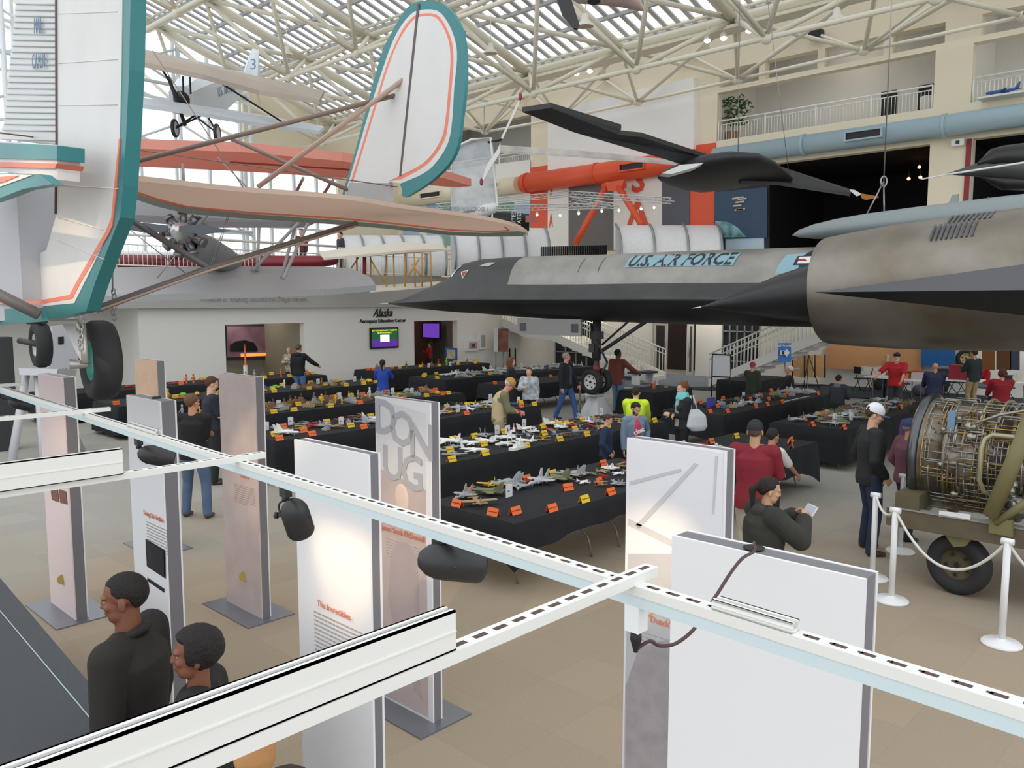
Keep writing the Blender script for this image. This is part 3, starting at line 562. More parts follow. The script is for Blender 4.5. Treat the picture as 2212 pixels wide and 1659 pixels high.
# ================= AIRCRAFT =================
M_skin = mat('dark_titanium', '4c4c4d', .5, .25, noise=.2, scale=1.2); M_silver = mat('bare_metal', 'a8a6a1', .42, .35, noise=.22, scale=1.5, col2='94918b'); M_nac = mat('nacelle_metal', '938e86', .38, .8, noise=1, scale=.9, col2='766d60', bump=.06)
M_blackp = mat('black_paint', '1e1f21', .42); M_tyre = mat('tyre', '2b2b2d', .75); M_hub = mat('hub_white', 'dcdcd8', .4)
def wheel(mb_o, c, ax, r, w_, parent, tyre=M_tyre, hub=M_hub, rim=.6, name='wheel', holes=6, hubd=.5):
    c = Vector(c); ax = Vector(ax).normalized(); h = w_/2
    o = MB().lathe([(r*rim, -h*.75), (r*.78, -h), (r*.93, -h*.85), (r, -h*.4), (r, h*.4), (r*.93, h*.85), (r*.78, h), (r*rim, h*.75), (r*rim*.95, 0)], c, ax, 36, closed=True).build(name, tyre, parent)
    mb = MB().lathe([(.001, -h*hubd), (r*rim*.4, -h*hubd*1.05), (r*rim*.9, -h*.35), (r*rim, -h*.75), (r*rim*1.02, 0), (r*rim, h*.75), (r*rim*.9, h*.35), (r*rim*.4, h*hubd*1.05), (.001, h*hubd)], c, ax, 30)
    mb.build('hub', hub, o)
    if holes:
        u = ax.orthogonal().normalized(); v = ax.cross(u); mb = MB()
        for k in range(holes): a = 2*PI*k/holes; p = c+(u*math.cos(a)+v*math.sin(a))*r*rim*.68; mb.tube(p-ax*h*.62, p+ax*h*.62, r*rim*.1, n=8)
        mb.tube(c-ax*h*.72, c+ax*h*.72, r*rim*.16, n=12); mb.build('hub_bolts', M_blk, o)
    return o
# ---- long black and silver jet ----
YF = 17.1; t = jet = thing('reconnaissance_jet', 'aircraft', 'huge black and silver jet with a needle nose spanning the hall above the tables', (-13.2, YF, 0))
ST = [(-21.95, 3.05, 3.01, .01, .012, 3.03), (-21.2, 3.17, 2.93, .1, .2, 3.03), (-20.4, 3.36, 2.86, .24, .42, 3.05), (-19.4, 3.64, 2.80, .4, .66, 3.08), (-18.6, 3.9, 2.76, .5, .82, 3.11), (-18.05, 4.24, 2.74, .58, .92, 3.12), (-17.4, 4.33, 2.72, .66, 1.0, 3.13), (-16.4, 4.35, 2.67, .74, 1.08, 3.13), (-15.6, 4.34, 2.63, .78, 1.14, 3.13), (-14.5, 4.32, 2.6, .8, 1.2, 3.13), (-13, 4.29, 2.56, .8, 1.25, 3.13), (-11, 4.28, 2.54, .8, 1.3, 3.13), (-9, 4.25, 2.53, .8, 1.35, 3.12), (-7, 4.22, 2.53, .8, 1.45, 3.12), (-3, 4.2, 2.5, .8, 1.6, 3.12), (3, 4.2, 2.5, .8, 1.8, 3.12)]
def sec(x, zt, zb, r, w_, zc_):
    zc = zt-r; P = []
    for a in (0, 15, 30, 45, 60, 72): P.append((r*math.sin(R(a)), zc+r*math.cos(R(a))))
    y0, z0 = P[-1]; w2 = max(w_, y0+.01)
    for k in (.25, .5, .75): P.append((y0+(w2-y0)*k, z0+(zc_+.02-z0)*(1-(1-k)**1.7)))
    P += [(w2, zc_)]
    for k in (.12, .3, .55, .8): P.append((w2*(1-k), zc_+(zb-zc_)*math.sin(k*PI/2)**.9))
    P.append((0, zb)); full = [Vector((x, YF-a, b_)) for a, b_ in P] + [Vector((x, YF+a, b_)) for a, b_ in reversed(P[1:-1])]; return full
secs = [sec(*s) for s in ST]; mb = MB().loft(secs); nn = len(secs[0])
o = mb.build('fuselage', [M_skin, M_silver, M_blackp], t)
for p in o.data.polygons:
    i = p.index // nn; j = p.index % nn
    if p.index < (len(secs)-1)*nn:
        jj = j if j < nn//2 else nn-1-j
        if jj >= 9: p.material_index = 2  # belly below the chine: shade put in as a blacker paint
        elif i >= 8 and jj < 6: p.material_index = 1
MB().lathe([(.001, 0), (.012, .1), (.016, .45), (.02, .55)], (-22.45, YF, 3.015), (1, 0, .02), 8).build('pitot_probe', M_hub, t)
# curved front of the silver panel
def onbody(X0, a, out=.004, s=None):
    k = max(i for i in range(len(ST)) if ST[i][0] <= X0); A, B = ST[k], ST[min(k+1, len(ST)-1)]; f = (X0-A[0])/max(1e-6, B[0]-A[0]); g = [A[i]+(B[i]-A[i])*f for i in range(6)]; r = g[3]; zc = g[1]-r
    return Vector((X0, YF-(r+out)*math.sin(a), zc+(r+out)*math.cos(a)))
def patch(pts, m, name, parent, out=.006):
    P2 = []
    for (a0, b0_), (a1, b1_) in zip(pts, pts[1:]+pts[:1]): P2 += [(a0+(a1-a0)*k/5, b0_+(b1_-b0_)*k/5) for k in range(5)] if len(pts) < 12 else [(a0, b0_)]
    pts = P2; c = (sum(p[0] for p in pts)/len(pts), sum(p[1] for p in pts)/len(pts)); n = len(pts); K = 6
    vs = [onbody(c[0]+(p[0]-c[0])*(K-k)/K, R(c[1]+(p[1]-c[1])*(K-k)/K), out) for k in range(K) for p in pts]+[onbody(c[0], R(c[1]), out)]
    return MB().add(vs, [(k*n+i, k*n+(i+1) % n, (k+1)*n+(i+1) % n, (k+1)*n+i) for k in range(K-1) for i in range(n)]+[((K-1)*n+i, (K-1)*n+(i+1) % n, K*n) for i in range(n)], 0, True).build(name, m, parent)
def patch_old(pts, m, name, parent, out=.006):   # pts: (X, degrees from the top)
    c = (sum(p[0] for p in pts)/len(pts), sum(p[1] for p in pts)/len(pts)); vs = [onbody(p[0], R(p[1]), out) for p in pts]; n = len(vs); mid = [onbody((p[0]+c[0])/2, R((p[1]+c[1])/2), out) for p in pts]
    return MB().add(vs+mid+[onbody(c[0], R(c[1]), out)], [(i, (i+1) % n, n+(i+1) % n, n+i) for i in range(n)] + [(n+i, n+(i+1) % n, 2*n) for i in range(n)], 0, True).build(name, m, parent)
M_ltblue = mat('patch_blue', '8fb3c0', .5); M_navy = mat('insignia_navy', '1d2638', .5); M_ins = mat('insignia_white', 'e8e8e6', .5)
def bodyX(px, py=562): return Yp(px, py, 16.5).x
# lettering wrapped on the body
patch([(bodyX(1354), 31), ((bodyX(1350)+bodyX(1595))/2, 31), (bodyX(1592), 31), (bodyX(1588), 59), ((bodyX(1350)+bodyX(1595))/2, 59), (bodyX(1354), 59)], M_ltblue, 'lettering_ground', t, .012)
def wraptext(s, X0, X1, a0, h, m, name, out=.022):
    d = bpy.data.curves.new(name, 'FONT'); d.body = s; d.size = 1; d.shear = .25; d.offset = .02; d.resolution_u = 2; o = bpy.data.objects.new(name, d); COL.objects.link(o)
    me = bpy.data.meshes.new_from_object(o.evaluated_get(bpy.context.evaluated_depsgraph_get())); bpy.data.objects.remove(o)
    xs_ = [v.co.x for v in me.vertices]; ys_ = [v.co.y for v in me.vertices]; x0, x1, y0, y1 = min(xs_), max(xs_), min(ys_), max(ys_)
    for v in me.vertices:
        u = X0+(v.co.x-x0)/(x1-x0)*(X1-X0); a = R(a0)+((.5-(v.co.y-y0)/(y1-y0))*h)/.8; v.co = onbody(u, a, out)-Vector(t['_o'])
    me.materials.clear(); me.materials.append(m); o = bpy.data.objects.new(name, me); COL.objects.link(o); o.parent = t; o['_o'] = t['_o']; return o
wraptext('U.S. AIR FORCE', bodyX(1360), bodyX(1588), 44, .40, mat('letter_dark', '35383c', .5), 'lettering')
xs0, xs1 = bodyX(1700, 555), bodyX(1800, 555)
patch([(xs0-.05, 40), (xs0+.5, 36), (xs1+.8, 34), (xs1+.8, 80), (xs0+.1, 82), (xs0-.2, 80)], M_ltblue, 'insignia_ground', t, .012)
b0 = bodyX(1722, 552); bw = bodyX(1757, 552)
patch([(b0, 44), (bw, 43), (bw, 60), (b0-.03, 61)], M_navy, 'insignia_bar', t, .018)
for a, b_, m in ((46, 50, M_ins), (51, 53.5, mat('insignia_red', 'b03a35', .5)), (54.5, 58.5, M_ins)): patch([(b0+.06, a), (bw, a), (bw, b_), (b0+.04, b_)], m, 'insignia_stripe', t, .024)
cs = bodyX(1775, 560); rr = .44
disc = [(cs+rr*math.cos(2*PI*k/20), 56+math.degrees(rr*math.sin(2*PI*k/20)/.8)) for k in range(20)]; patch(disc, M_navy, 'insignia_disc', t, .02)
star = [(cs+(rr if k % 2 == 0 else rr*.4)*math.sin(PI*k/5), 56-math.degrees((rr if k % 2 == 0 else rr*.4)*math.cos(PI*k/5)/.8)) for k in range(10)]; patch(star, M_ins, 'insignia_star', t, .027)
M_win = mat('cockpit_glass', 'b9c6c8', .12, .3)
patch([(-18.5, 42), (-18.12, 22), (-17.92, 40), (-18.22, 66)], M_win, 'windshield', t, .012)
patch([(-17.05, 50), (-16.75, 38), (-16.4, 40), (-16.6, 52)], M_win, 'canopy_window', t, .012)
f = patch([(-17.78, 62), (-17.4, 60), (-17.62, 84)], M_ins, 'warning_triangle', t, .012); patch([(-17.72, 64), (-17.46, 62.5), (-17.6, 79)], mat('insignia_red', 'b03a35', .5), 'triangle_centre', t, .018)
def chinept(px, py): # point on the flared side between body and chine
    return Yp(px, py, 16.25)
for q in ([(990, 607), (1018, 605), (1016, 615), (988, 617)], [(1020, 606), (1040, 608), (1038, 614), (1016, 614)], [(996, 634), (1004, 631), (1002, 635), (994, 638)]):
    MB().prism([Yp(a, b_, YF-.62) for a, b_ in q], (0, .25, 0)).build('yellow_stencil', mat('stencil_yellow', 'c9a23a', .5), t)
for px in (1255, 1298): patch([(bodyX(px), 30), (bodyX(px)+.015, 30), (bodyX(px)+.015, 66), (bodyX(px), 66)], M_blackp, 'panel_seam', t, .01)
# gear
g = MB(); gx_, gy = -13.15, YF; g.tube((gx_, gy, 2.6), (gx_, gy, 1.55), .11, n=14).tube((gx_, gy, 1.6), (gx_, gy, 1.0), .075, n=14).tube((gx_, gy-.24, .98), (gx_, gy+.24, .98), .06, n=12)
g.tube((gx_-.18, gy, 2.5), (gx_-.1, gy, 1.5), .035).tube((gx_+.05, gy-.1, 2.1), (gx_+.35, gy, 1.5), .03).tube((gx_+.35, gy, 1.5), (gx_+.08, gy, 1.0), .03)
g.tube((gx_+.1, gy, 1.75), (gx_+1.6, gy, 2.62), .05).tube((gx_+.1, gy+.1, 1.95), (gx_+1.1, gy, 2.65), .03).box((gx_-.16, gy-.14, 1.75), (gx_+.02, gy+.1, 1.98)).box((gx_-.1, gy-.16, 2.1), (gx_+.12, gy+.14, 2.3))
g = g.build('nose_gear_leg', mat('gear_dark', '4a4848', .5, .4), t); MB().tube((gx_, gy, 1.2), (gx_, gy, 1.42), .09, n=14).build('red_band', mat('band_red', '8c2a35', .5), g)
wheel(None, (gx_, gy-.2, .98), (0, 1, 0), .335, .2, g); wheel(None, (gx_, gy+.2, .98), (0, 1, 0), .335, .2, g)
o = MB().box((-15.55, 16.6, 2.18), (-13.3, 16.68, 2.62)).build('gear_door', mat('door_metal', 'a3a2a0', .4, .5), t)
for a in (-15.45, -13.62): MB().box((a, 16.59, 2.27), (a+.24, 16.601, 2.5)).build('door_vent', mat('vent_dark', '55555a', .6), o)
# ---- engine nacelle ----
YN = 12.5; na = Vector((1, 0, .045)).normalized(); n0 = Vector((-5.15, YN, 3.23))
MB().lathe([(.80, 0), (.815, .05), (.85, .4), (.895, 1), (.93, 2), (.95, 3), (.95, 9), (.9, 9.01)], n0, na, 64).build('engine_nacelle', M_nac, t)
MB().lathe([(.80, 0), (.77, .1), (.74, .8), (.5, 1.6), (.3, 1.7), (.001, 1.7)], n0, na, 48).build('intake_duct', mat('intake_dark', '1c1c1e', .6), t)
sp_ = Vector((-7.35, YN, 2.975)); sa = (n0+na*.1-sp_).normalized(); sl = (n0+na*.1-sp_).length
o = MB().lathe([(.001, -.12), (.012, 0), (.03, .1), (.1, .42), (.36, 1.45), (.5, sl-.05), (.56, sl+.3), (.55, sl+1.2)], sp_, sa, 48).build('intake_spike', mat('spike_black', '202124', .34), t); MB().lathe([(.001, -.2), (.008, -.12), (.014, 0)], sp_, sa, 10).build('spike_probe', M_hub, o)
# outboard wing fillet growing from the nacelle side
sA, sB = [], []
PR = [(0, .80), (.05, .815), (.4, .85), (1, .895), (2, .93), (3, .95), (12, .95)]
for k in range(25):
    s = k/24; X0 = -5.0+8*s; dx = X0+5.0; l_ = X0+5.15; i = max(j for j in range(len(PR)-1) if PR[j][0] <= l_); R0 = PR[i][1]+(PR[i+1][1]-PR[i][1])*(l_-PR[i][0])/(PR[i+1][0]-PR[i][0]); zc = 3.23+.045*(X0+5.15); h = .02+.125*dx; w_ = .01+.10*dx
    au = math.acos(max(-.9, min(.95, (3.2+h-zc)/R0))); al = math.acos(max(-.95, min(.9, (3.2-h*.95-zc)/R0)))
    u = Vector((X0, YN-(R0-.02)*math.sin(au), 3.2+h)); l = Vector((X0, YN-(R0-.02)*math.sin(al), 3.2-h*.95)); c = Vector((X0, YN-R0-w_, 3.2))
    sA.append([u, u.lerp(c, .35)+Vector((0, .015*s, -.03*s)), u.lerp(c, .7)+Vector((0, .01*s, -.03*s)), c]); sB.append([c, c.lerp(l, .5), l])
MB().loft(sA, cyc=False).build('wing_fillet_upper', mat('fillet_grey', '55565a', .5), t); MB().loft(sB, cyc=False).build('wing_fillet_lower', M_blackp, t)
for a0, a1, l0 in ((12, 30, 1.75), (33, 52, 1.62)):
    f = MB()
    def np_(l, a, r_): u = Vector((0, -1, 0)); v = na.cross(u)*1; v = Vector((0, 0, 1)) if v.z > 0 else Vector((0, 0, 1)); return n0+na*l+(Vector((0, -1, 0))*math.sin(R(a))+v*math.cos(R(a)))*r_
    for k in range(9):
        l = l0+k*.062; f.add([np_(l, a0, .945), np_(l+.034, a0, .945), np_(l+.034, (a0+a1)/2, .948), np_(l+.034, a1, .945), np_(l, a1, .945), np_(l, (a0+a1)/2, .948)], [(0, 1, 2, 3, 4, 5)])
    f.build('louvre_grille', mat('vent_dark', '3b3a38', .7), t)
# ---- drone carried on the back ----
XD = Yp(1712, 508, YF).x; zd = Yp(1712, 508, YF).z; t = thing('grey_drone', 'drone', 'slim grey drone with a pointed nose mounted on top of the black and silver jet', (XD+2, YF, 4.3))
secs = []
for s, w_, hh in ((0, .01, .01), (.15, .12, .09), (.5, .3, .17), (1.0, .45, .23), (1.6, .55, .27), (2.6, .62, .3), (4, .7, .33), (7, .75, .35), (9, .5, .3)):
    secs.append([Vector((XD+s, YF+w_*math.cos(2*PI*k/20), zd+.03*s**.5+.02*s+hh*math.sin(2*PI*k/20)*(1 if math.sin(2*PI*k/20) > 0 else .8))) for k in range(20)])
M_dr = mat('drone_grey', '8d9698', .5); MB().loft(secs).build('body', M_dr, t); p = MB().box((XD+.8, YF-.05, 4.15), (XD+1.2, YF+.05, zd-.1)).build('pylon', M_dr, t); MB().box((XD+3, YF-.05, 4.1), (XD+6, YF+.05, zd+.1)).build('pylon', M_dr, t)
MB().prism([Yp(x, y, YF) for x, y in ((2030, 470), (2041, 455), (2057, 421), (2070, 419), (2069, 470))], (0, .06, 0)).build('tail_fin', M_dr, t)
MB().prism([Yp(x, y, YF-.3) for x, y in ((1974, 456), (1985, 452), (2060, 454), (2095, 466), (2090, 478), (1980, 474))], (0, .6, 0)).build('intake_hump', M_dr, t)
MB().prism([Yp(x, y, YF-.4) for x, y in ((2095, 470), (2135, 425), (2128, 452))], (0, .05, 0)).build('wing_tip', mat('wingtip', '6f7577', .5), t)
w0 = Yp(1909, 392, YF); t = thing('lifting_chain', 'chain', 'thin steel suspension chain with a ring above the grey drone', w0)
MB().tube(w0, Vector((w0.x, w0.y, 13.3)), .012).tube(w0, Yp(1910, 474, YF-.1), .016).tube(w0, Yp(1863, 481, YF-.1), .016).build('chain', M_steel, t); MB().path([w0+RT*.06*math.cos(2*PI*k/12)+Vector((0, 0, .1*math.sin(2*PI*k/12)))*1 for k in range(12)], .018, 6, closed=True).build('ring', M_steel, t)
# stand under the nose wheel, rope barrier posts
t = thing('wheel_stand', 'stand', 'pale tapered metal stand directly under the twin nose wheels', (gx_, YF-.15, 0))
a, b_ = .36, .12; c = Vector((gx_, YF, 0))
MB().add([c+Vector((x*q, y*q, z)) for z, q in ((0, a), (.62, b_)) for x, y in ((-1, -1), (1, -1), (1, 1), (-1, 1))], [(3, 2, 1, 0), (4, 5, 6, 7)]+[(i, (i+1) % 4, (i+1) % 4+4, i+4) for i in range(4)]).build('pedestal', mat('stand_pale', 'cfd4d6', .4), t)
MB().box((gx_-.2, YF-.35, .62), (gx_+.2, YF+.35, .645)).build('top_plate', mat('stand_pale', 'cfd4d6', .4), t)
for px, py, l in ((1252, 905, 'grey barrier post left of the nose wheel stand'), (1340, 890, 'grey barrier post right of the nose wheel stand')):
    b0 = Zp(px, py, 0); t = thing('barrier_post', 'barrier post', l, b0); MB().lathe([(.001, 0), (.15, 0), (.15, .02), (.03, .03), (.03, .9), (.035, .92), (.035, .98), (.001, .99)], b0, n=16).build('post', mat('post_grey', '6a6b6e', .4, .5), t)
# ---- jet nose at the right edge ----
t = thing('dark_jet_nose', 'aircraft', 'dark jet nose with a canopy poking in at the right edge, above the engine nacelle', Dp(2200, 370, 16)); 
def prof(pts, d, w_, n=16):   # side profile: (px, ytop, ybot); lofted along the right of the view at depth d
    secs = []
    for px, yt, yb in pts:
        A, B = Dp(px, yt, d), Dp(px, yb, d); c = (A+B)/2; h = (A-B).length/2; ww = min(w_, h*1.1); secs.append([c+UP*h*math.sin(2*PI*k/n)+FW*ww*math.cos(2*PI*k/n) for k in range(n)])
    return MB().loft(secs)
prof([(2045, 375, 377), (2060, 370, 378), (2090, 360, 380), (2120, 348, 382), (2150, 340, 388), (2212, 335, 398), (2350, 330, 405)], 16, .8).build('nose', M_skin, t); prof([(2112, 350, 356), (2125, 338, 356), (2140, 322, 360), (2165, 315, 362), (2212, 309, 365), (2300, 308, 368)], 15.9, .35).build('canopy', M_blackp, t)
prof([(2120, 380, 384), (2150, 380, 402), (2165, 380, 410), (2350, 380, 412)], 16, .5).build('belly', M_blackp, t); MB().tube(Dp(1990, 387, 16), Dp(2047, 377, 16), .015).build('probe', M_hub, t); MB().tube(Dp(2047, 377, 15.5), Dp(2250, 345, 15.2), .02).build('chine_edge', M_hub, t)
# ---- black flying wing drone ----
t = thing('black_flying_wing', 'drone', 'black tailless drone with long thin wings hanging in front of the orange duct', Dp(1540, 385, 21))
def slab(pts, th=.12, up=(0, 0, 1)): return MB().prism([Dp(*p) for p in pts], Vector(up)*th)
M_bw = mat('wing_black', '2f2f31', .55)
slab([(1128, 242, 17), (1190, 233, 16.6), (1342, 279, 18), (1336, 291, 18), (1385, 296, 18.3), (1520, 340, 20), (1610, 362, 21), (1530, 375, 20.5), (1440, 345, 19.4), (1240, 286, 17.6)], .1).build('left_wing', M_bw, t)
slab([(1570, 362, 21), (1640, 352, 21.3), (1700, 372, 21), (1838, 417, 20.5), (1836, 424, 20.3), (1760, 412, 20.4), (1680, 400, 20.6), (1600, 398, 20.6)], .09).build('right_wing', M_bw, t)
secs = []
for px, yc, hh, ww in ((1420, 383, 1, .02), (1435, 380, 9, .5), (1465, 378, 20, 1.0), (1500, 378, 28, 1.4), (1545, 378, 30, 1.7), (1600, 376, 24, 1.6), (1650, 378, 17, 1.0), (1690, 384, 10, .4), (1710, 388, 4, .1)):
    c = Dp(px, yc, 20.6); h = hh*20.6/1760; secs.append([c+Vector((0, 0, 1))*h*math.sin(2*PI*k/18)*(.6 if k > 9 else 1)+FW*ww*math.cos(2*PI*k/18) for k in range(18)])
MB().loft(secs).build('body', M_bw, t)
MB().prism([Dp(x, y, 19.2) for x, y in ((1430, 374), (1470, 356), (1520, 352), (1500, 362), (1450, 376))], FW*.3).build('nose_patch', M_hub, t)
slab([(1836, 412, 20.2), (1846, 413, 20.2), (1860, 421, 20.2), (1850, 424, 20.2)], .03).build('tip_marking', M_hub, t); slab([(1858, 420, 20.2), (1898, 427, 20.2), (1870, 432, 20.2), (1862, 429, 20.2)], .03).build('tip_feather', mat('feather_orange', 'a8691f', .6), t)
MB().tube(Dp(1594, 352, 20.6), Dp(1600, -150, 20.6), .01).build('suspension_wire', M_steel, t); MB().tube(Dp(1704, 375, 20.6), Dp(1640, -150, 20.6), .008).build('suspension_wire', M_steel, t)
# ---- mail plane tail in the foreground ----
M_fab = mat('doped_fabric', 'dcdbda', .55, noise=.06, scale=3); M_teal = mat('teal_paint', '2f7c80', .35); M_stripe = mat('coral_stripe', 'e8826a', .5); M_und = mat('wing_fabric_warm_bounce', 'e3d2c6', .6, transl=.6); M_strutb = mat('strut_brown', '7d6a60', .5)  # stabiliser fabric: warm reflected light put into its tan
t = tail = thing('mail_plane_tail', 'aircraft', 'white fabric mail plane tail with teal edges and coral stripes, hanging at left', Yp(120, 560, 1.6))
YR = 1.62
def yp(pts, Y0, th, m, name, parent=None): return MB().prism([Yp(x, y, Y0-th/2) for x, y in pts], (0, th, 0)).build(name, m, parent or tail)
def inset(P, d):
    n = len(P); o = []; A = sum(P[i][0]*P[(i+1) % n][1]-P[(i+1) % n][0]*P[i][1] for i in range(n)); sg = 1 if A > 0 else -1
    for i in range(n):
        x0, y0 = P[i-1]; x1, y1 = P[i]; x2, y2 = P[(i+1) % n]; dx, dy = x2-x0, y2-y0; l = math.hypot(dx, dy) or 1; o.append((x1-sg*dy/l*d, y1+sg*dx/l*d))
    return o
# outer fin
def smooth(P, corners=4):
    n = len(P); o = []
    for i in range(n):
        a, b0, b1, c = P[i-1], P[i], P[(i+1) % n], P[(i+2) % n]; o.append(b0)
        if i < 1 or i > n-5: continue
        for k in (.33, .66): o.append(tuple(.5*(2*b0[j]+(b1[j]-a[j])*k+(2*a[j]-5*b0[j]+4*b1[j]-c[j])*k*k+(3*b0[j]-a[j]-3*b1[j]+c[j])*k**3) for j in (0, 1)))
    return o
out = [(737, 427), (762, 345), (792, 232), (822, 122), (838, 85), (860, 45), (880, 16), (905, 3), (940, 2), (968, 17), (988, 45), (1001, 85), (1005, 140), (1004, 190), (997, 250), (988, 315), (968, 355), (935, 388), (900, 412), (872, 426), (868, 408), (862, 393), (840, 393), (840, 442)]
f = yp(smooth(out), 3.95, .03, M_teal, 'outer_fin')
in1 = [(743, 427), (767, 345), (800, 232), (828, 145), (848, 90), (865, 58), (885, 33), (905, 22), (944, 23), (968, 50), (984, 91), (987, 130), (981, 190), (977, 257), (967, 311), (936, 358), (903, 381), (866, 396), (840, 393), (840, 441)]
yp(smooth(in1), 3.95, .033, M_fab, 'fin_fabric', f)
rd = [(747, 427), (774, 340), (807, 232), (833, 147), (853, 96), (872, 60), (888, 40), (906, 30), (942, 31), (962, 56), (976, 92), (979, 135), (974, 200), (968, 262), (959, 304), (929, 348), (897, 371), (866, 387), (840, 391), (840, 441)]
yp(smooth(rd), 3.95, .036, M_stripe, 'fin_stripe', f)
ri = [(752, 427), (779, 340), (812, 232), (838, 147), (858, 96), (876, 64), (891, 45), (907, 36), (939, 37), (957, 59), (970, 93), (973, 135), (968, 200), (962, 260), (953, 301), (925, 343), (894, 365), (863, 380), (840, 391), (840, 441)]
yp(smooth(ri), 3.95, .039, M_fab, 'fin_centre', f); yp([(901, 8), (906, 8), (866, 380), (862, 380)], 3.95, .044, mat('hinge_dark', '5c5250', .6), 'hinge_line', f)
yp([(755, 395), (840, 395), (840, 441), (744, 427)], 3.95, .042, mat('fairing_grey', 'a9a8a8', .6), 'fin_fairing', f)
# stabiliser (seen from below)
ZS = 3.73
def zp(pts, z, th, m, name, parent=None): return MB().prism([Zp(x, y, z) for x, y in pts], (0, 0, th)).build(name, m, parent or tail)
so = [(250, 386), (385, 400), (506, 413), (740, 430), (845, 447), (1004, 468), (1098, 485), (1137, 503), (1130, 510), (1050, 511), (970, 508), (835, 494), (740, 486), (540, 473), (405, 462), (338, 446), (255, 418)]
s_ = zp(smooth(so), ZS, .03, M_und, 'stabiliser'); zp([(255, 408), (338, 434), (405, 450), (540, 463), (740, 477), (835, 486), (970, 501), (1050, 504), (1118, 500), (1137, 503), (1130, 510), (1050, 511), (970, 508), (835, 494), (740, 486), (540, 473), (405, 462), (338, 446), (255, 418)], ZS-.003, .034, mat('teal_grey', '8fa6a0', .4), 'leading_edge', s_)
mb = MB(); P = [(255, 402), (338, 430), (405, 447), (540, 459), (740, 472), (835, 481), (970, 496), (1050, 500), (1100, 498), (1090, 490)]; mb.path([Zp(x, y, ZS-.005) for x, y in P], .008, 6); mb.build('stabiliser_stripe', M_stripe, s_)
# corrugated fin and rudder
f = yp([(125, -60), (40, -60), (8, 270), (-10, 300), (124, 304)], YR, .06, mat('corrugated_white', 'd6d6d2', .5), 'corrugated_fin')
mb = MB()
for k in range(22):
    y = 8+13*k; xl = 36-y*.1; mb.path([Yp(xl, y, YR-.034), Yp(123, y+2, YR-.034)], .0042, 5)
mb.build('corrugation_ribs', mat('rib_blue_grey', 'b3bcc6', .5), f)
for s, x, y, sx_ in (('MAIL', 82, 57, .55), ('C.A.M.18', 83, 133, .5)): text(s, 'lettering', mat('stencil_blue', '6f86a2', .6), f, frame(Yp(x, y, YR-.045), Yp(x+20, y-2, YR-.045)-Yp(x-20, y+2, YR-.045), (0, 0, 1)), .115, .001, sx=sx_)
r_ = yp([(124, -60), (284, -60), (282, 0), (279, 150), (272, 300), (266, 400), (259, 470), (243, 510), (205, 612), (186, 672), (92, 694), (60, 690), (60, 560), (100, 540), (122, 462)], YR, .07, M_teal, 'rudder')
yp([(124, -60), (264, -60), (264, 0), (262, 150), (258, 300), (250, 400), (240, 490), (200, 575), (160, 655), (85, 662), (60, 660), (60, 560), (100, 540), (122, 462)], YR, .076, M_fab, 'rudder_fabric', r_)
yp([(256, 300), (259, 300), (250, 420), (242, 488), (234, 506), (174, 610), (156, 645), (85, 657), (85, 649), (150, 637), (167, 605), (228, 500), (240, 470)], YR, .080, M_stripe, 'rudder_stripe', r_)
MB().path([Yp(x, y, YR-.04) for x, y in ((122, -60), (123, 300), (121, 462))], .009, 6).build('hinge_line', mat('hinge_dark', '5c5250', .6), r_)
mb = MB()
for y0, y1 in ((30, 25), (137, 128), (228, 226), (400, 408), (470, 497), (520, 560)): mb.path([Yp(126, y0, YR-.038), Yp(255 if y1 < 450 else 225, y1, YR-.038)], .003, 5)
mb.build('fabric_ribs', M_fab, r_)
# fuselage end, near stabiliser
secs = []
for k, (x0, zb) in enumerate(((60, 690), (20, 694), (-60, 696), (-300, 700))):
    A = Yp(x0, zb, 1.5); B = Yp(x0, 372, 1.5); secs.append([Vector((A.x, 1.48-.1*k, A.z)), Vector((A.x, 1.48-.1*k, B.z)), Vector((A.x, 1.75+.2*k, B.z)), Vector((A.x, 1.75+.2*k, A.z))])
b_ = MB().loft(secs, smooth=False).build('fuselage', mat('fuselage_grey', 'b9bac0', .6, noise=.08, scale=2), tail)
yp([(-60, 670), (85, 665), (95, 694), (-60, 706)], 1.44, .02, M_teal, 'fuselage_base_band', b_); yp([(-60, 647), (85, 651), (85, 658), (-60, 656)], 1.42, .02, M_stripe, 'fuselage_stripe', b_)
n_ = yp([(-80, 300), (123, 313), (123, 388), (80, 378), (-80, 364)], 1.40, .1, M_fab, 'near_stabiliser')
yp([(-80, 305), (123, 314), (123, 345), (-80, 340)], 1.40, .12, M_teal, 'near_teal_band', n_); yp([(-80, 348), (123, 353), (118, 364), (-80, 358)], 1.40, .12, M_stripe, 'near_stripe', n_)
q_ = yp([(-80, 372), (84, 376), (112, 398), (50, 408), (0, 428), (-80, 455)], 1.25, .05, M_teal, 'trim_surface', n_); yp([(-80, 374), (70, 378), (20, 396), (-80, 432)], 1.25, .06, M_fab, 'trim_fabric', q_); yp([(-80, 388), (40, 379), (10, 392), (-80, 416)], 1.25, .07, M_stripe, 'trim_stripe', q_)
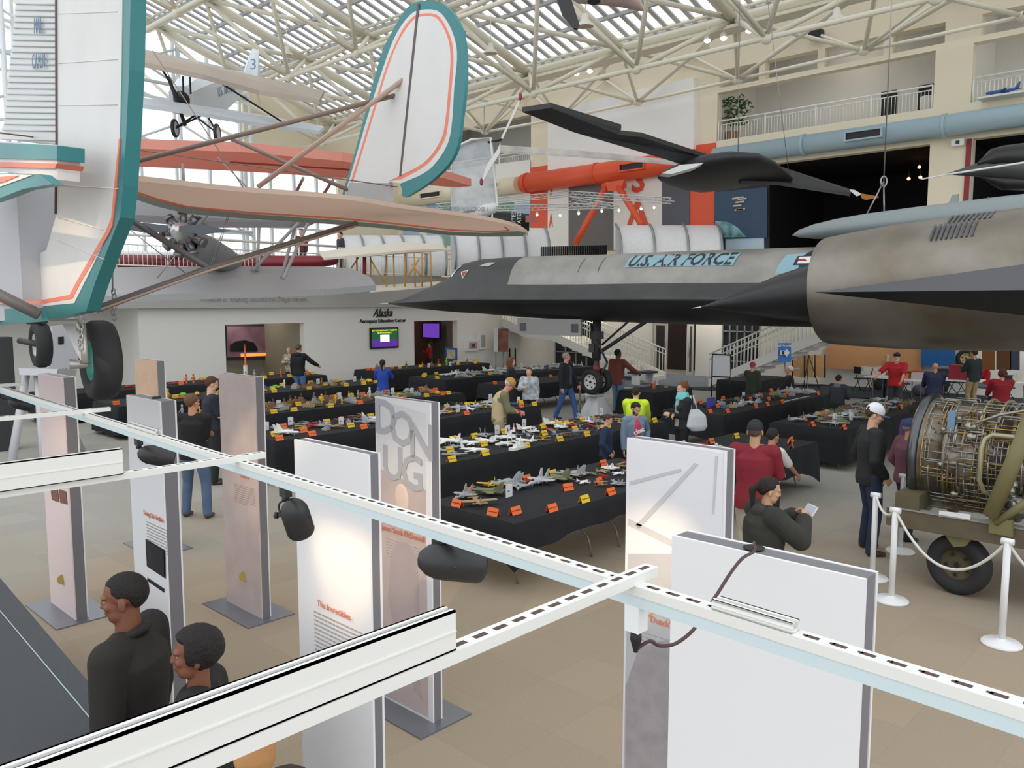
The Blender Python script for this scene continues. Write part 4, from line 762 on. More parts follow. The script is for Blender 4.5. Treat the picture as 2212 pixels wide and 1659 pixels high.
# struts
def st_(pts, r, m, name='strut'): return MB().path([Dp(*p) for p in pts], r, 8).build(name, m, tail)
st_([(268, 355, 5.6), (882, 199, 6.1)], .017, M_strutb); st_([(557, 404, 6.1), (884, 163, 6.0)], .019, mat('strut_tan', 'b49c8c', .5)); st_([(500, 300, 6.4), (820, 440, 6.6)], .016, M_strutb)
st_([(208, 668, 4.9), (450, 580, 5.4), (770, 483, 6.3)], .022, mat('strut_grey', '6a6664', .4)); st_([(208, 672, 4.87), (450, 585, 5.37), (770, 488, 6.27)], .008, mat('strut_tan', 'b49c8c', .5), 'strut_edge'); st_([(262, 462, 5.4), (452, 580, 5.4)], .022, mat('strut_grey', '6a6664', .4)); st_([(-40, 618, 4.2), (85, 680, 4.3)], .03, mat('strut_grey', '6a6664', .4))
for a, b_ in (((0, 287, 4.4), (300, 324, 6)), ((300, 324, 6), (860, 404, 6.2)), ((146, -20, 4.55), (172, 640, 4.55)), ((395, 355, 6.3), (397, 402, 6.1)), ((330, 110, 7), (530, 412, 6.2)), ((470, 340, 6.5), (540, 412, 6))):
    MB().path([Dp(*a), Dp(*b_)], .0045 if a != (395, 355, 6.3) else .012, 5).build('wire', M_strutb, tail)
# tail wheel
wc = Yp(217, 778, 1.95); wr = 88*((wc-CAM).dot(FW))/1760*.98
wheel(None, wc, (.12, 1, 0), wr, .17, tail, hub=mat('hub_teal', '2b8a7a', .4), rim=.5, name='tail_wheel', holes=0, hubd=.4)
fk = MB().tube(Dp(165, 640, 4.6), Dp(176, 700, 4.6), .012).tube(Dp(176, 695, 4.6), Dp(178, 700, 4.9), .014).tube(Dp(178, 700, 4.9), Dp(184, 785, 4.85), .02).tube(Dp(150, 787, 4.85), Dp(190, 787, 4.9), .03, .022).prism([Dp(x, y, 4.95) for x, y in ((135, 700), (160, 700), (192, 785), (180, 792))], FW*.02).build('wheel_fork', mat('fork_silver', 'b4b2ae', .35, .6), tail)
for x0, y0 in ((171, 655), (243, 590)):
    mb = MB()
    mb.path([Dp(x0, y0-60, 4.6 if x0 < 200 else 5.2), Dp(x0, y0+40, 4.6 if x0 < 200 else 5.2)], .005, 5)
    for k in range(6): c = Dp(x0+2+(k % 2)*2, y0+40+k*11, 4.6 if x0 < 200 else 5.2); mb.path([c+RT*.012*math.cos(2*PI*j/8)+UP*.022*math.sin(2*PI*j/8) for j in range(8)], .0045, 5, closed=True)
    mb.build('sling_chain', M_steel, tail)
# another wheel on a white stand, far left
t = thing('wheel_trestle', 'stand', 'white trestle stand under a black aircraft wheel at the left', Zp(70, 985, 0)); b0 = Zp(70, 985, 0); db = (b0-CAM).dot(FW)
for (x0, x1) in ((25, 58), (95, 80), (175, 100), (135, 112)): MB().tube(Zp(x0, 1000 if x0 < 100 else 975, 0), Dp(x1, 800, db), .1, .08, n=4).build('leg', mat('trestle_white', 'c6c6ca', .6), t)
MB().prism([Dp(x, y, db-.3) for x, y in ((40, 795), (125, 797), (122, 812), (42, 810))], FW*.7).build('top_beam', mat('trestle_white', 'c6c6ca', .6), t)
t = thing('main_wheel', 'wheel', 'black aircraft wheel with a pale hub standing on the white trestle', Dp(88, 795, db)); wheel(None, Dp(88, 745, db), (.1, 1, 0), 49*db/1760, .3, t, rim=.5, name='tyre', holes=0); MB().tube(Dp(40, 735, db), Dp(88, 745, db), .06).tube(Dp(60, 690, db), Dp(95, 690, db-.2), .1).tube(Dp(95, 690, db), Dp(88, 745, db+.3), .05).build('axle_arm', mat('gear_dark', '4a4848', .5, .4), t)
# info board behind
t = thing('info_board', 'sign board', 'grey info board with a small portrait photo, behind the wheel trestle', Xp(140, 790, -22)); MB().prism([Xp(x, y, -22) for x, y in ((112, 705), (172, 700), (176, 795), (105, 795))], (-.1, 0, 0)).build('board', mat('board_grey', 'c3c5ca', .6), t); MB().prism([Xp(x, y, -21.98) for x, y in ((126, 728), (138, 727), (138, 743), (126, 744))], (-.02, 0, 0)).build('photo', M_blk, t); MB().tube(Xp(140, 795, -22), Vector((-22, Xp(140, 795, -22).y, 0)), .05).build('post', M_steel, t)
t = thing('black_case', 'case', 'tall black box at the left edge behind the trestle', Xp(15, 860, -19)); p = Xp(-10, 860, -19); q = Xp(35, 860, -19); MB().box((-19.5, p.y, 0), (-19, q.y, Xp(20, 728, -19).z)).build('box', M_dark, t)
# ---- orange wing behind ----
t = thing('orange_winged_plane', 'aircraft', 'aircraft wing with a faded orange underside hanging behind the mail plane tail', Dp(600, 360, 15))
MB().prism([Zp(x, y, 5.6) for x, y in ((262, 320), (520, 328), (740, 348), (960, 385), (1018, 402), (985, 405), (740, 384), (520, 370), (262, 358))], (0, 0, .16)).build('wing', mat('orange_fabric', 'efb4a4', .6, noise=.08, scale=1.5, transl=.5), t)
MB().path([Zp(x, y, 5.59) for x, y in ((496, 350), (740, 365), (900, 385))], .02, 5).build('aileron_gap', mat('aileron_red', 'a8473b', .6), t)
for a, b_ in (((655, 385), (640, 415)), ((720, 388), (695, 425))): MB().tube(Zp(*a, 5.6), Dp(*b_, 15), .03).build('strut', M_strutb, t)
# ---- grey biplane with radial engine ----
t = gb = thing('grey_biplane', 'aircraft', 'grey biplane with a bare radial engine above the mezzanine railing', Dp(400, 600, 16)); M_gw = mat('wing_grey', 'a3a4a5', .6, noise=.05, scale=1)
MB().prism([Dp(*p) for p in ((205, 592, 15), (480, 588, 16.4), (700, 588, 17.6), (760, 592, 18), (800, 610, 18), (812, 628, 17.5), (700, 638, 16.6), (480, 645, 15.4), (205, 655, 14))], (0, 0, .12)).build('lower_wing', M_gw, gb)
MB().prism([Dp(*p) for p in ((255, 440, 16.4), (450, 462, 17), (690, 478, 18), (660, 492, 17.4), (450, 492, 16.4), (255, 476, 15.6))], (0, 0, .12)).build('upper_wing', mat('wing_grey_dark', '85868a', .6), gb)
ec = Dp(398, 505, 14.5); ea = (Vector((-FW.x, -FW.y, .12))-RT*.05).normalized(); M_eng = mat('engine_metal', '77797c', .35, .7)
e_ = MB().lathe([(.001, -.35), (.1, -.33), (.16, -.2), (.2, -.05), (.2, .25), (.1, .35)], ec, ea*-1, 20).build('engine_crankcase', mat('engine_silver', 'c6c6c8', .3, .7), gb); u = ea.orthogonal().normalized(); v = ea.cross(u)
for k in range(9): d = u*math.cos(2*PI*k/9)+v*math.sin(2*PI*k/9); MB().tube(ec+d*.15, ec+d*.36, .075, n=10).tube(ec+d*.36, ec+d*.42, .09, n=10).tube(ec+d*.3+ea*.1, ec+d*.05+ea*.18, .015).build('cylinder', M_eng, e_)
MB().lathe([(.2, .1), (.28, .3), (.3, .9), (.25, 1.8), (.2, 2.2)], ec-Vector((0, 0, .15)), ea*-1, 20).build('fuselage', mat('wing_grey_dark', '85868a', .6), gb)
pb = MB()
for sgn, L_ in ((1, 1.0), (-1, 1.0)): hd = (RT*sgn+Vector((0, 0, -.03*sgn))).normalized(); pb.prism([ec+ea*.4+hd*.1+UP*.05, ec+ea*.4+hd*.5+UP*.09, ec+ea*.4+hd*L_, ec+ea*.4+hd*.5-UP*.08, ec+ea*.4+hd*.1-UP*.05], ea*.03)
pb.build('propeller', mat('prop_grey', '4d5055', .3, .5), gb)
for a, b_ in (((640, 480, 17.4), (608, 600, 16)), ((560, 480, 17), (555, 585, 16.5)), ((700, 425, 17.6), (545, 585, 16.4)), ((665, 482, 17.2), (612, 602, 15.8))): MB().tube(Dp(*a), Dp(*b_), .035).build('wing_strut', M_gw, gb)
for a, b_ in (((340, 600, 14.5), (470, 440, 15)), ((260, 480, 15), (400, 590, 15.5)), ((500, 450, 15), (455, 590, 15)), ((500, 440, 15), (450, 590, 14.8))): MB().tube(Dp(*a), Dp(*b_), .01).build('flying_wire', M_steel, gb)
# ---- small silver mail biplane high up ----
t = sb_ = thing('silver_mail_biplane', 'aircraft', 'small silver mail biplane with the number 3 on its fin, high up', Dp(450, 230, 20)); M_sil = mat('silver_dope', 'd5dde2', .4)
D0, D1 = Dp(392, 215, 17.5), Dp(535, 165, 22.5); ax = (D1-D0).normalized(); sd = ax.cross(Vector((0, 0, 1))).normalized(); upv = sd.cross(ax)
secs = []; 
for s, w_, h in ((0, .25, .3), (.1, .34, .42), (.35, .38, .48), (.6, .3, .38), (.85, .16, .22), (1, .04, .1)):
    c = D0.lerp(D1, s); secs.append([c+sd*w_*a+upv*h*b_ for a, b_ in ((-1, -.9), (-1, .5), (-.6, .9), (.6, .9), (1, .5), (1, -.9))])
MB().loft(secs, smooth=False).build('fuselage', M_sil, sb_)
MB().lathe([(.001, -.2), (.08, -.18), (.16, -.05), (.2, .05)], D0, ax, 14).tube(D0-ax*.3-sd*.1+upv*.5, D0-ax*.3+sd*.1-upv*.5, .04).build('engine', M_blk, sb_)
MB().prism([Dp(*p) for p in ((524, 170, 22), (530, 140, 22.2), (545, 105, 22.4), (555, 108, 22.4), (558, 160, 22.4), (552, 178, 22.2))], sd*.05).build('tail_fin', M_sil, sb_); text('3', 'fin_number', mat('stencil_blue', '5d7186', .6), sb_, frame(Dp(547, 140, 21.9), RT, UP), .42)
MB().prism([Dp(*p) for p in ((510, 165, 22), (556, 170, 22), (600, 180, 22.2), (560, 185, 21.6))], (0, 0, .04)).build('tailplane', mat('tailplane_dark', '8a857f', .6), sb_)
MB().prism([Dp(*p) for p in ((275, 112, 16), (440, 150, 17), (700, 205, 19), (690, 225, 18.4), (560, 205, 17.6), (440, 172, 16.4), (275, 138, 15.4))], (0, 0, .1)).build('upper_wing', mat('wing_cream', 'cfc4b8', .6, noise=.1, scale=1, transl=.4), sb_)
MB().prism([Dp(*p) for p in ((275, 215, 16), (400, 232, 17), (560, 255, 18.4), (700, 280, 19.6), (690, 290, 19.4), (540, 270, 18), (400, 246, 16.6), (275, 230, 15.6))], (0, 0, .08)).build('lower_wing', mat('wing_pale', 'c9d0d6', .6), sb_)
for c in ((378, 277, 16.8), (469, 287, 17)):
    p = Dp(*c); wheel(None, p, ax.cross(Vector((0, 0, 1))), .185, .07, sb_, rim=.82, hub=mat('spoke_pale', 'b9bcc0', .5), holes=0); MB().tube(p, Dp(420, 250, 17), .02).tube(p, Dp(445, 245, 17.2), .02).build('gear_leg', M_blk, sb_)
for a, b_ in (((350, 150, 16.5), (395, 225, 17)), ((340, 130, 16.5), (385, 210, 17)), ((395, 165, 16.6), (396, 205, 16.8)), ((410, 165, 17), (412, 203, 17)), ((470, 175, 17), (620, 270, 18.6))): MB().tube(Dp(*a), Dp(*b_), .02).build('wing_strut', M_blk, sb_)
text('U.S. AIR MAIL', 'fuselage_lettering', mat('stencil_blue', '5d7186', .6), sb_, frame(D0.lerp(D1, .38)-sd*.38*(1 if sd.dot(D0-CAM) > 0 else -1)*1.0, ax, upv), .3, sx=.8)
# ---- propeller tip and cowling at the top edge ----
t = thing('black_propeller', 'propeller', 'black propeller blade and engine cowling poking down from the top edge', Dp(1290, -20, 10))
MB().prism([Dp(x, y, 10) for x, y in ((1190, -40), (1222, -40), (1252, 54), (1248, 62), (1240, 60), (1215, 30))], FW*.05).build('blade', M_blackp, t); MB().lathe([(.001, -.1), (.2, -.08), (.24, .05), (.2, .3)], Dp(1335, -34, 10), Vector((0, 0, 1)), 20).build('hub_cowl', M_blackp, t)
prof([(1225, -20, -8), (1250, -30, 6), (1300, -40, 8), (1350, -40, 14), (1380, -10, 22), (1390, 18, 24)], 10.3, .3).build('nose_cowl', mat('cowl_pink_grey', 'b5a19c', .4), t); MB().tube(Dp(1283, -10, 9.9), Dp(1283, 4, 9.9), .08, n=14).build('exhaust', M_blackp, t)
# ---- human powered aircraft: clear plastic sail and long propeller ----
t = thing('plastic_sail_aircraft', 'aircraft', 'crinkled see-through plastic aircraft body with a white propeller, hanging mid hall', Dp(1030, 380, 22))
MB().prism([Dp(*p) for p in ((975, 322, 22), (1018, 302, 22), (1060, 298, 22), (1068, 330, 22), (1075, 445, 22), (1030, 452, 22), (975, 462, 22))], FW*.3).build('plastic_skin', mat('plastic_film', 'd8dde0', .15, noise=.3, scale=3, alpha=.55), t)
MB().path([Dp(*p) for p in ((975, 322, 21.9), (1018, 302, 21.9), (1060, 298, 21.9), (1075, 445, 21.9), (975, 462, 21.9))], .04, 6, closed=True).build('frame', M_hub, t); prof([(1020, 470, 474), (1030, 448, 470), (1050, 440, 468), (1070, 438, 460), (1076, 442, 452)], 22, .4).build('nose_fairing', M_hub, t)
MB().prism([Dp(x, y, 21.6) for x, y in ((1082, 298), (1086, 300), (1126, 215), (1124, 209), (1121, 214))], FW*.05).build('propeller_blade', M_hub, t); MB().prism([Dp(x, y, 21.6) for x, y in ((1081, 308), (1073, 325), (1052, 355), (1040, 390), (1042, 395), (1058, 365), (1080, 330))], FW*.05).build('propeller_blade', M_hub, t); MB().tube(Dp(1055, 307, 22), Dp(1083, 302, 21.6), .03).build('shaft', M_blk, t); MB().tube(Dp(1045, 300, 22), Dp(1046, 230, 22), .012).build('suspension_wire', M_steel, t)
for a, c in (((1124, 209), 'tip'), ((1040, 393), 'tip')): MB().ell(Dp(*a, 21.5), (.05, .05, .1)).build('blade_tip', mat('tip_red', '9c2f3a', .5), t)
MB().prism([Dp(*p) for p in ((1078, 318, 22), (1250, 330, 22.6), (1480, 352, 23.4), (1478, 358, 23.3), (1250, 340, 22.5), (1078, 330, 21.9))], (0, 0, .06)).build('thin_wing', mat('film_wing', 'd9d3cc', .3, noise=.3, scale=2, alpha=.75), t)
text('GOSSAMER ALBATROSS II', 'lettering', mat('stencil_grey', '6b6f75', .6), t, frame(Dp(1000, 452, 21.8), RT, UP), .16, sx=.75)
# ---- Wright style flyer on the mezzanine ----
t = thing('early_biplane', 'aircraft', 'pale early biplane with yellow wooden struts on the mezzanine', Dp(830, 600, 29)); M_lin = mat('linen', 'e5dccb', .7)
MB().prism([Dp(*p) for p in ((690, 548, 28), (760, 540, 29), (870, 528, 30), (950, 532, 30), (965, 542, 29.6), (880, 545, 28.8), (770, 556, 28), (700, 562, 27.6))], (0, 0, .08)).build('upper_wing', M_lin, t); MB().prism([Dp(*p) for p in ((800, 622, 29), (960, 612, 30), (965, 618, 29.4), (800, 632, 28.4))], (0, 0, .08)).build('lower_wing', M_lin, t)
for i, x in enumerate((740, 770, 790, 800, 835, 850, 875, 895, 912, 930)): MB().tube(Dp(x, 545-(i % 3), 28.9), Dp(x+(i % 2)*2, 620, 28.9), .03, n=5).build('wing_strut', mat('strut_yellow', 'c8963f', .6), t)
for a, b_ in (((905, 560), (880, 600)), ((745, 600), (775, 555)), ((830, 610), (800, 560)), ((890, 570), (912, 600))): MB().tube(Dp(*a, 28.6), Dp(*b_, 28.6), .03, n=5).build('brace', mat('strut_yellow', 'c8963f', .6), t)
MB().tube(Dp(787, 545, 28.7), Dp(787, 600, 28.7), .06).build('seat_post', mat('dark_red', '6b2a2a', .5), t)
# red aircraft and hull on the mezzanine
t = thing('red_aircraft', 'aircraft', 'dark red aircraft fuselage and wing resting behind the mezzanine railing', Dp(500, 570, 28)); prof([(235, 548, 582), (400, 548, 585), (560, 550, 585), (600, 552, 582), (690, 552, 578), (725, 554, 572), (731, 558, 566)], 28, .5).build('fuselage', mat('deep_red', '7d1f2b', .35), t); MB().prism([Dp(*p) for p in ((235, 545, 27.2), (560, 551, 28.4), (560, 555, 28), (235, 549, 26.8))], (0, 0, .05)).build('wing', mat('silver_wing', 'd8d8d8', .4), t)
# arched white shelters on the mezzanine
M_sh = mat('shelter_white', 'e9e9ea', .5, noise=.05); M_rib = mat('rib_steel', '9aa0a5', .4, .5)
def shelter(a, b_, y0, y1, d, n, lab, extra=0):
    t = thing('arched_shelter', 'shelter', lab, Dp((a+b_)/2, y1, d)); secs = []; mb = MB()
    for k in range(n+1):
        x = a+(b_-a)*k/n; L_ = [Dp(x+(1-math.cos(R(q)))*-14+extra*0, y1-(y1-y0)*math.sin(R(q)), d+1.6*(1-math.cos(R(q)))) for q in range(-25, 91, 12)]; secs.append(L_)
    MB().loft(secs, cyc=False).build('roof_skin', M_sh, t)
    for A_, B_ in ((secs[0][0], secs[-1][0]), (secs[0][-1], secs[-1][-1])):
        if B_.z > 4.2: MB().prism([A_, B_, Vector((B_.x, B_.y, 4.05)), Vector((A_.x, A_.y, 4.05))], FW*.05).build('end_wall', M_sh, t)
    for L_ in secs: MB().path([p-FW*.06+UP*.02 for p in L_], .045, 6).build('rib', M_rib, t)
shelter(985, 1188, 492, 556, 31, 4, 'white arched shelter in the middle behind the nose of the long jet', 0); shelter(1342, 1560, 486, 548, 29, 3, 'white arched shelter right of the black screen'); shelter(745, 965, 508, 570, 33, 5, 'white arched shelter with grey ribs behind the early biplane')
t = thing('black_screen', 'screen', 'low black pleated screen between two white arched shelters', Dp(1240, 545, 29)); mb = MB()
for k in range(36): x = 1168+k*4; mb.prism([Dp(x, 533-(k/9), 29), Dp(x+3.4, 533-k/9, 28.95), Dp(x+3.4, 587, 28.95), Dp(x, 587, 29)], FW*.1)
mb.build('pleats', M_blk, t)
# spacecraft capsule
t = thing('space_capsule', 'capsule', 'black cone-shaped space capsule lettered UNITED STATES beside the orange column', Dp(1095, 480, 30)); prof([(1040, 460, 485), (1062, 455, 490), (1100, 458, 494), (1143, 462, 500)], 30, .6).build('body', M_blackp, t); MB().lathe([(.35, 0), (.36, .06)], Dp(1062, 471, 29.6), RT, 16).build('ring', M_hub, t)
for i, s in enumerate(('UNITED', 'STATES')): text(s, 'lettering', M_ins, t, frame(Dp(1110+i*12, 476, 29.35), UP, -RT), .2, sx=1)
MB().box((0, 0, 0), (.02, .25, .4), M=frame(Dp(1135, 480, 29.4), FW, UP)).build('flag', mat('flag_red', 'b06060', .5), t)
# light gantry
t = thing('light_gantry', 'gantry', 'white lattice light gantry with small lamps in front of the orange legs', Dp(1250, 445, 26)); M_gn = mat('gantry_white', 'd9d9d6', .4)
def truss(p, q, s=.16, n=16):
    mb = MB(); p, q = Vector(p), Vector(q)
    for o in (Vector((0, 0, 0)), Vector((0, 0, s)), Vector((0, s, s/2))): mb.tube(p+o, q+o, .016, n=5)
    for k in range(n): a, b_ = p.lerp(q, k/n), p.lerp(q, (k+1)/n); mb.tube(a, b_+Vector((0, 0, s)), .007, n=4); mb.tube(a+Vector((0, 0, s)), b_+Vector((0, s, s/2)), .007, n=4)
    return mb
for a, b_, n in (((1068, 440, 26), (1230, 424, 27), 14), ((1230, 424, 27), (1450, 440, 25), 18), ((1068, 456, 25.5), (1330, 450, 26), 20), ((940, 452, 27), (1070, 440, 26.4), 10), ((1230, 436, 27), (1330, 452, 25.6), 8)): truss(Dp(*a), Dp(*b_), .17, n).build('truss', M_gn, t)
for x, y in ((1160, 465), (1210, 466), (1250, 462), (1300, 457), (1337, 455), (1385, 452), (1413, 449)): f = MB().tube(Dp(x, y-6, 25.8), Dp(x, y-1, 25.7), .035, .05, n=8).build('gantry_lamp', M_gn, t); MB().ell(Dp(x, y, 25.68), (.035, .035, .035), n=8, k=6).build('bulb', mat('lamp_glow', 'fff4e6', .5, emit=2.5), f)
# ================= PEOPLE =================
SKIN = {'fair': 'd9a98c', 'ruddy': 'cf9478', 'tan': 'b98462', 'brown': '7a4a34', 'dark': '5f3a28', 'olive': 'c39a78'}
def rotm(y=0, p=0, r=0): return Matrix.Rotation(y, 3, 'Z') @ Matrix.Rotation(p, 3, 'X') @ Matrix.Rotation(r, 3, 'Y')
def ringloft(mb, rows, M=None, n=20):   # rows: (centre, half width, half depth)
    secs = []
    for c, a, b_ in rows:
        c = Vector(c); L_ = []
        for k in range(n):
            t_ = 2*PI*k/n; cx, sy = math.cos(t_), math.sin(t_); q = .82
            v = Vector((a*math.copysign(abs(cx)**q, cx), b_*math.copysign(abs(sy)**q, sy), 0)); L_.append(c+v if M is None else c+M @ v)
        secs.append(L_)
    return mb.loft(secs)
def ik(S, T, l1, l2, pole):
    S, T, pole = Vector(S), Vector(T), Vector(pole); d = T-S; L_ = min(d.length, (l1+l2)*.995); d = d.normalized(); T = S+d*L_
    a = (l1*l1-l2*l2+L_*L_)/(2*L_); h = math.sqrt(max(0, l1*l1-a*a)); p = pole-d*pole.dot(d); p = p.normalized() if p.length > 1e-4 else Vector((0, -1, 0)); return S+d*a+p*h, T
def hand(mb, W, d, nrm, sd, s=1, curl=.5, fr=.0085):
    d = Vector(d).normalized(); nrm = Vector(nrm); nrm = (nrm-d*nrm.dot(d)).normalized(); x = d.cross(nrm)*sd   # x: towards the thumb
    ringrows = [(W+d*.0*s, .027*s, .02*s), (W+d*.03*s, .036*s, .017*s), (W+d*.06*s, .041*s, .016*s), (W+d*.088*s, .039*s, .013*s)]
    M = Matrix((x, nrm, d)).transposed(); ringloft(mb, ringrows, M, 12)
    for k, (o, l) in enumerate(((.030, .072), (.010, .08), (-.010, .075), (-.029, .06))):
        p = W+d*.082*s+x*o*s; q = d.copy(); r = fr*s*(1.08 if k < 3 else .95)
        for j, f in enumerate((.45, .3, .25)):
            a = curl*(.5 if j == 0 else .9)+.04*k; q = (q*math.cos(a)+nrm*math.sin(a)).normalized(); e = p+q*l*f*s; mb.cap(p, r, e, r*.9, 8); p = e; r *= .92
    p = W+d*.025*s+x*.03*s; q = (d*.72+x*.6+nrm*.35).normalized(); e = p+q*.042*s; mb.cap(p, .0125*s, e, .0105*s, 8); q = (d*.85+x*.15+nrm*.5).normalized(); mb.cap(e, .0105*s, e+q*.034*s, .0088*s, 8)
def person(label, head_px, h=1.75, face=0, skin='fair', build=1.0, lean=0, bend=0, hy=0, hp=0, hr=0, arms=('down', 'down'), legs='stand', onX=None, top=None, pants=None, shoe='2a2422', hair=('short', '3a2a1e'), cap=None, female=False, near=False, sleeve='long', hem=None, neckline=0, feet_px=None, hidelegs=False, extra=None, seat=.46, tail_=None, glasses=False, hood=False, jopen=None, scarf=None):
    if onX is not None: h = Xp(head_px[0], head_px[1], onX).z+.12*bend
    s = h/1.75; vox = .0085 if near else .0135; zt = h
    if legs == 'sit': zt = h-(.53*h-seat-.05)
    if feet_px: P = Zp(feet_px[0], feet_px[1], 0)
    else: P = Zp(head_px[0], head_px[1], zt-(.12*bend))
    rz_ = YAW-math.atan((head_px[0]-1106)/FPX)+R(face)
    hipz = .53*h if legs != 'sit' else seat+.06
    Hp = Vector((0, 0, hipz)); b = build; fw_ = .92 if female else 1
    L1 = .245*h; L2 = .245*h
    ft = []
    if legs == 'walk': ft = [Vector((-.09*s, .26*s, .075*s)), Vector((.09*s, -.24*s, .10*s))]
    elif legs == 'sit': ft = [Vector((-.11*s, .42*s, .075*s)), Vector((.11*s, .45*s, .075*s))]
    elif legs == 'wide': ft = [Vector((-.17*s, .03, .075*s)), Vector((.17*s, -.02, .075*s))]
    else: ft = [Vector((-.10*s, .02, .075*s)), Vector((.10*s, -.02, .075*s))]
    hips = [Vector((-.09*s*b, 0, hipz)), Vector((.09*s*b, 0, hipz))]; kn = []
    for k in (0, 1): K, F_ = ik(hips[k], ft[k], L1, L2, (0, 1, .05)); kn.append(K); ft[k] = F_ if (F_-ft[k]).length < .03 else ft[k]
    # spine
    up1 = rotm(0, -lean*.6) @ Vector((0, 0, 1)); up2 = rotm(0, -lean-bend) @ Vector((0, 0, 1)); W_ = Hp+up1*.11*s+Vector((0, 0, .02)); Ch = W_+up1*.175*s; Nk = Ch+up2*.205*s; Hd = Nk+up2*.03*s+(rotm(0, -lean-bend*.6+R(hp)*.3) @ Vector((0, .012, .137*s)))
    T1 = rotm(0, -lean*.6); T2 = rotm(0, -lean-bend)
    shw = .172*s*b*fw_; SH = [Nk+T2 @ Vector((-shw, -.005, -.045*s)), Nk+T2 @ Vector((shw, -.005, -.045*s))]
    la, lb = .168*h, .148*h; presets = {'down': (.05, .03, -.56), 'pocket': (.03, .10, -.47), 'back': (-.08, -.14, -.46), 'clasp': (-.13, .27, -.40), 'cross': (-.22, .22, -.26), 'hold': (-.10, .33, -.20), 'look': (-.12, .30, -.34), 'phone': (-.09, .34, -.04), 'out': (.22, .38, -.30), 'table': (.0, .42, -.40), 'swing': (.07, .22, -.50), 'bag': (.06, .05, -.42), 'chin': (-.12, .18, -.02), 'lap': (-.06, .34, -.42)}
    EL, WR, HD = [], [], []
    for k, sg in ((0, -1), (1, 1)):
        a = arms[k]; o = presets[a] if isinstance(a, str) else a; T = SH[k]+Vector((sg*o[0]*s, o[1]*s, o[2]*s)); E_, T = ik(SH[k], T, la, lb, (sg*.7, -.8, -.5)); EL.append(E_); WR.append(T); HD.append((T-E_).normalized())
    M_sk = mat('skin_'+skin, SKIN[skin], .55)
    root = bpy.data.objects.new('person', None)
    mb = MB()
    RH = rotm(R(hy), R(hp), R(hr)) if True else None; RHm = RH.to_4x4(); HM = Matrix.Translation(Hd) @ rotm(0, -lean*.3).to_4x4() @ RHm @ Matrix.Scale(s*1.02, 4)
    def he(c, r, mbb=mb): mbb.ell(c, r, M=HM, n=16, k=10)
    he((0, -.012, .035), (.076, .094, .082)); he((0, .026, -.02), (.061, .06, .088)); he((0, .046, -.082), (.034, .034, .026)); he((-.03, .03, -.06), (.03, .04, .04)); he((.03, .03, -.06), (.03, .04, .04))
    he((0, .089, -.012), (.0095, .017, .024)); he((0, .093, -.026), (.016, .016, .010)); he((0, .074, .024), (.052, .020, .012)); he((0, .078, -.052), (.024, .014, .007)); he((0, .076, -.063), (.021, .013, .007)); he((-.036, .060, -.022), (.022, .022, .02)); he((.036, .060, -.022), (.022, .022, .02))
    he((-.078, -.012, -.012), (.009, .019, .032)); he((.078, -.012, -.012), (.009, .019, .032))
    mb.cap(Nk-up2*.03, .062*s*(.86 if female else 1), Hd-Vector((0, .012, .03)), .052*s*(.86 if female else 1), 14)
    # body core (kept inside the clothes)
    ringloft(mb, [(Hp-Vector((0, 0, .09*s)), .13*s*b, .09*s), (Hp, .145*s*b, .10*s*b), (W_, .125*s*b, .09*s*b), (Ch, .145*s*b, .10*s*b), (Ch+up2*.10*s, .15*s*b*fw_, .095*s), (Nk-up2*.02, .07*s, .06*s)], T1)
    for k in (0, 1):
        mb.cap(hips[k]-Vector((0, 0, .02)), .08*s*b, kn[k], .052*s, 12); mb.cap(kn[k], .052*s, ft[k], .035*s, 12)
        mb.cap(Nk-up2*.05+T2 @ Vector(((-1 if k == 0 else 1)*.05*s, 0, 0)), .055*s, SH[k], .052*s, 12); mb.cap(SH[k], .05*s, EL[k], .038*s*(.9+.1*b), 12); mb.cap(EL[k], .039*s, WR[k]-HD[k]*.01, .0265*s, 12)
        sg = -1 if k == 0 else 1; inward = Vector((-sg, .1, -.15)); curl = .55 if arms[k] not in ('phone', 'hold', 'clasp') else .95
        hand(mb, WR[k], HD[k], inward, -sg if HD[k].z < -.5 else -sg, s, curl, .0088 if near else .0098)
        if hidelegs: pass
        mb.cap(ft[k]+Vector((0, -.02, -.035*s)), .03*s, ft[k]+Vector((0, .12*s, -.045*s)), .025*s, 8)
    body = remeshed(mb, 'person', M_sk, None, vox*(.8 if near else 1), 3, .45); body.location = (P.x, P.y, 0); body.rotation_euler = (0, 0, rz_); body['_o'] = [0, 0, 0]
    tag(body, 'person', label)
    bpy.data.objects.remove(root)
    def part(mb, name, m, v=vox, it=3, **kw):
        o = remeshed(mb, name, m, None, v, it, **kw); o.parent = body; return o
    def raw(mb, name, m): o = mb.build(name, m); o.parent = body; return o
    # eyes, brows
    dark = mat('eye_dark', '1c1512', .3)
    for sg in (-1, 1):
        m_ = MB(); m_.ell((sg*.029, .0728, .004), (.0105, .007, .0048), M=HM, n=10, k=6); e = raw(m_, 'eye', mat('eye_white', 'b5ada5', .4)); m_ = MB(); m_.ell((sg*.029, .0783, .004), (.0052, .0032, .0048), M=HM, n=8, k=5); o = raw(m_, 'iris', dark); o.parent = e
    hc = hair[1]; mh = mat('hair_'+hc, hc, .75, bump=.6, scale=60)
    m_ = MB(); m_.ell((-.03, .0815, .021), (.017, .006, .0035), M=HM, n=8, k=4).ell((.03, .0815, .021), (.017, .006, .0035), M=HM, n=8, k=4); raw(m_, 'eyebrows', mh)
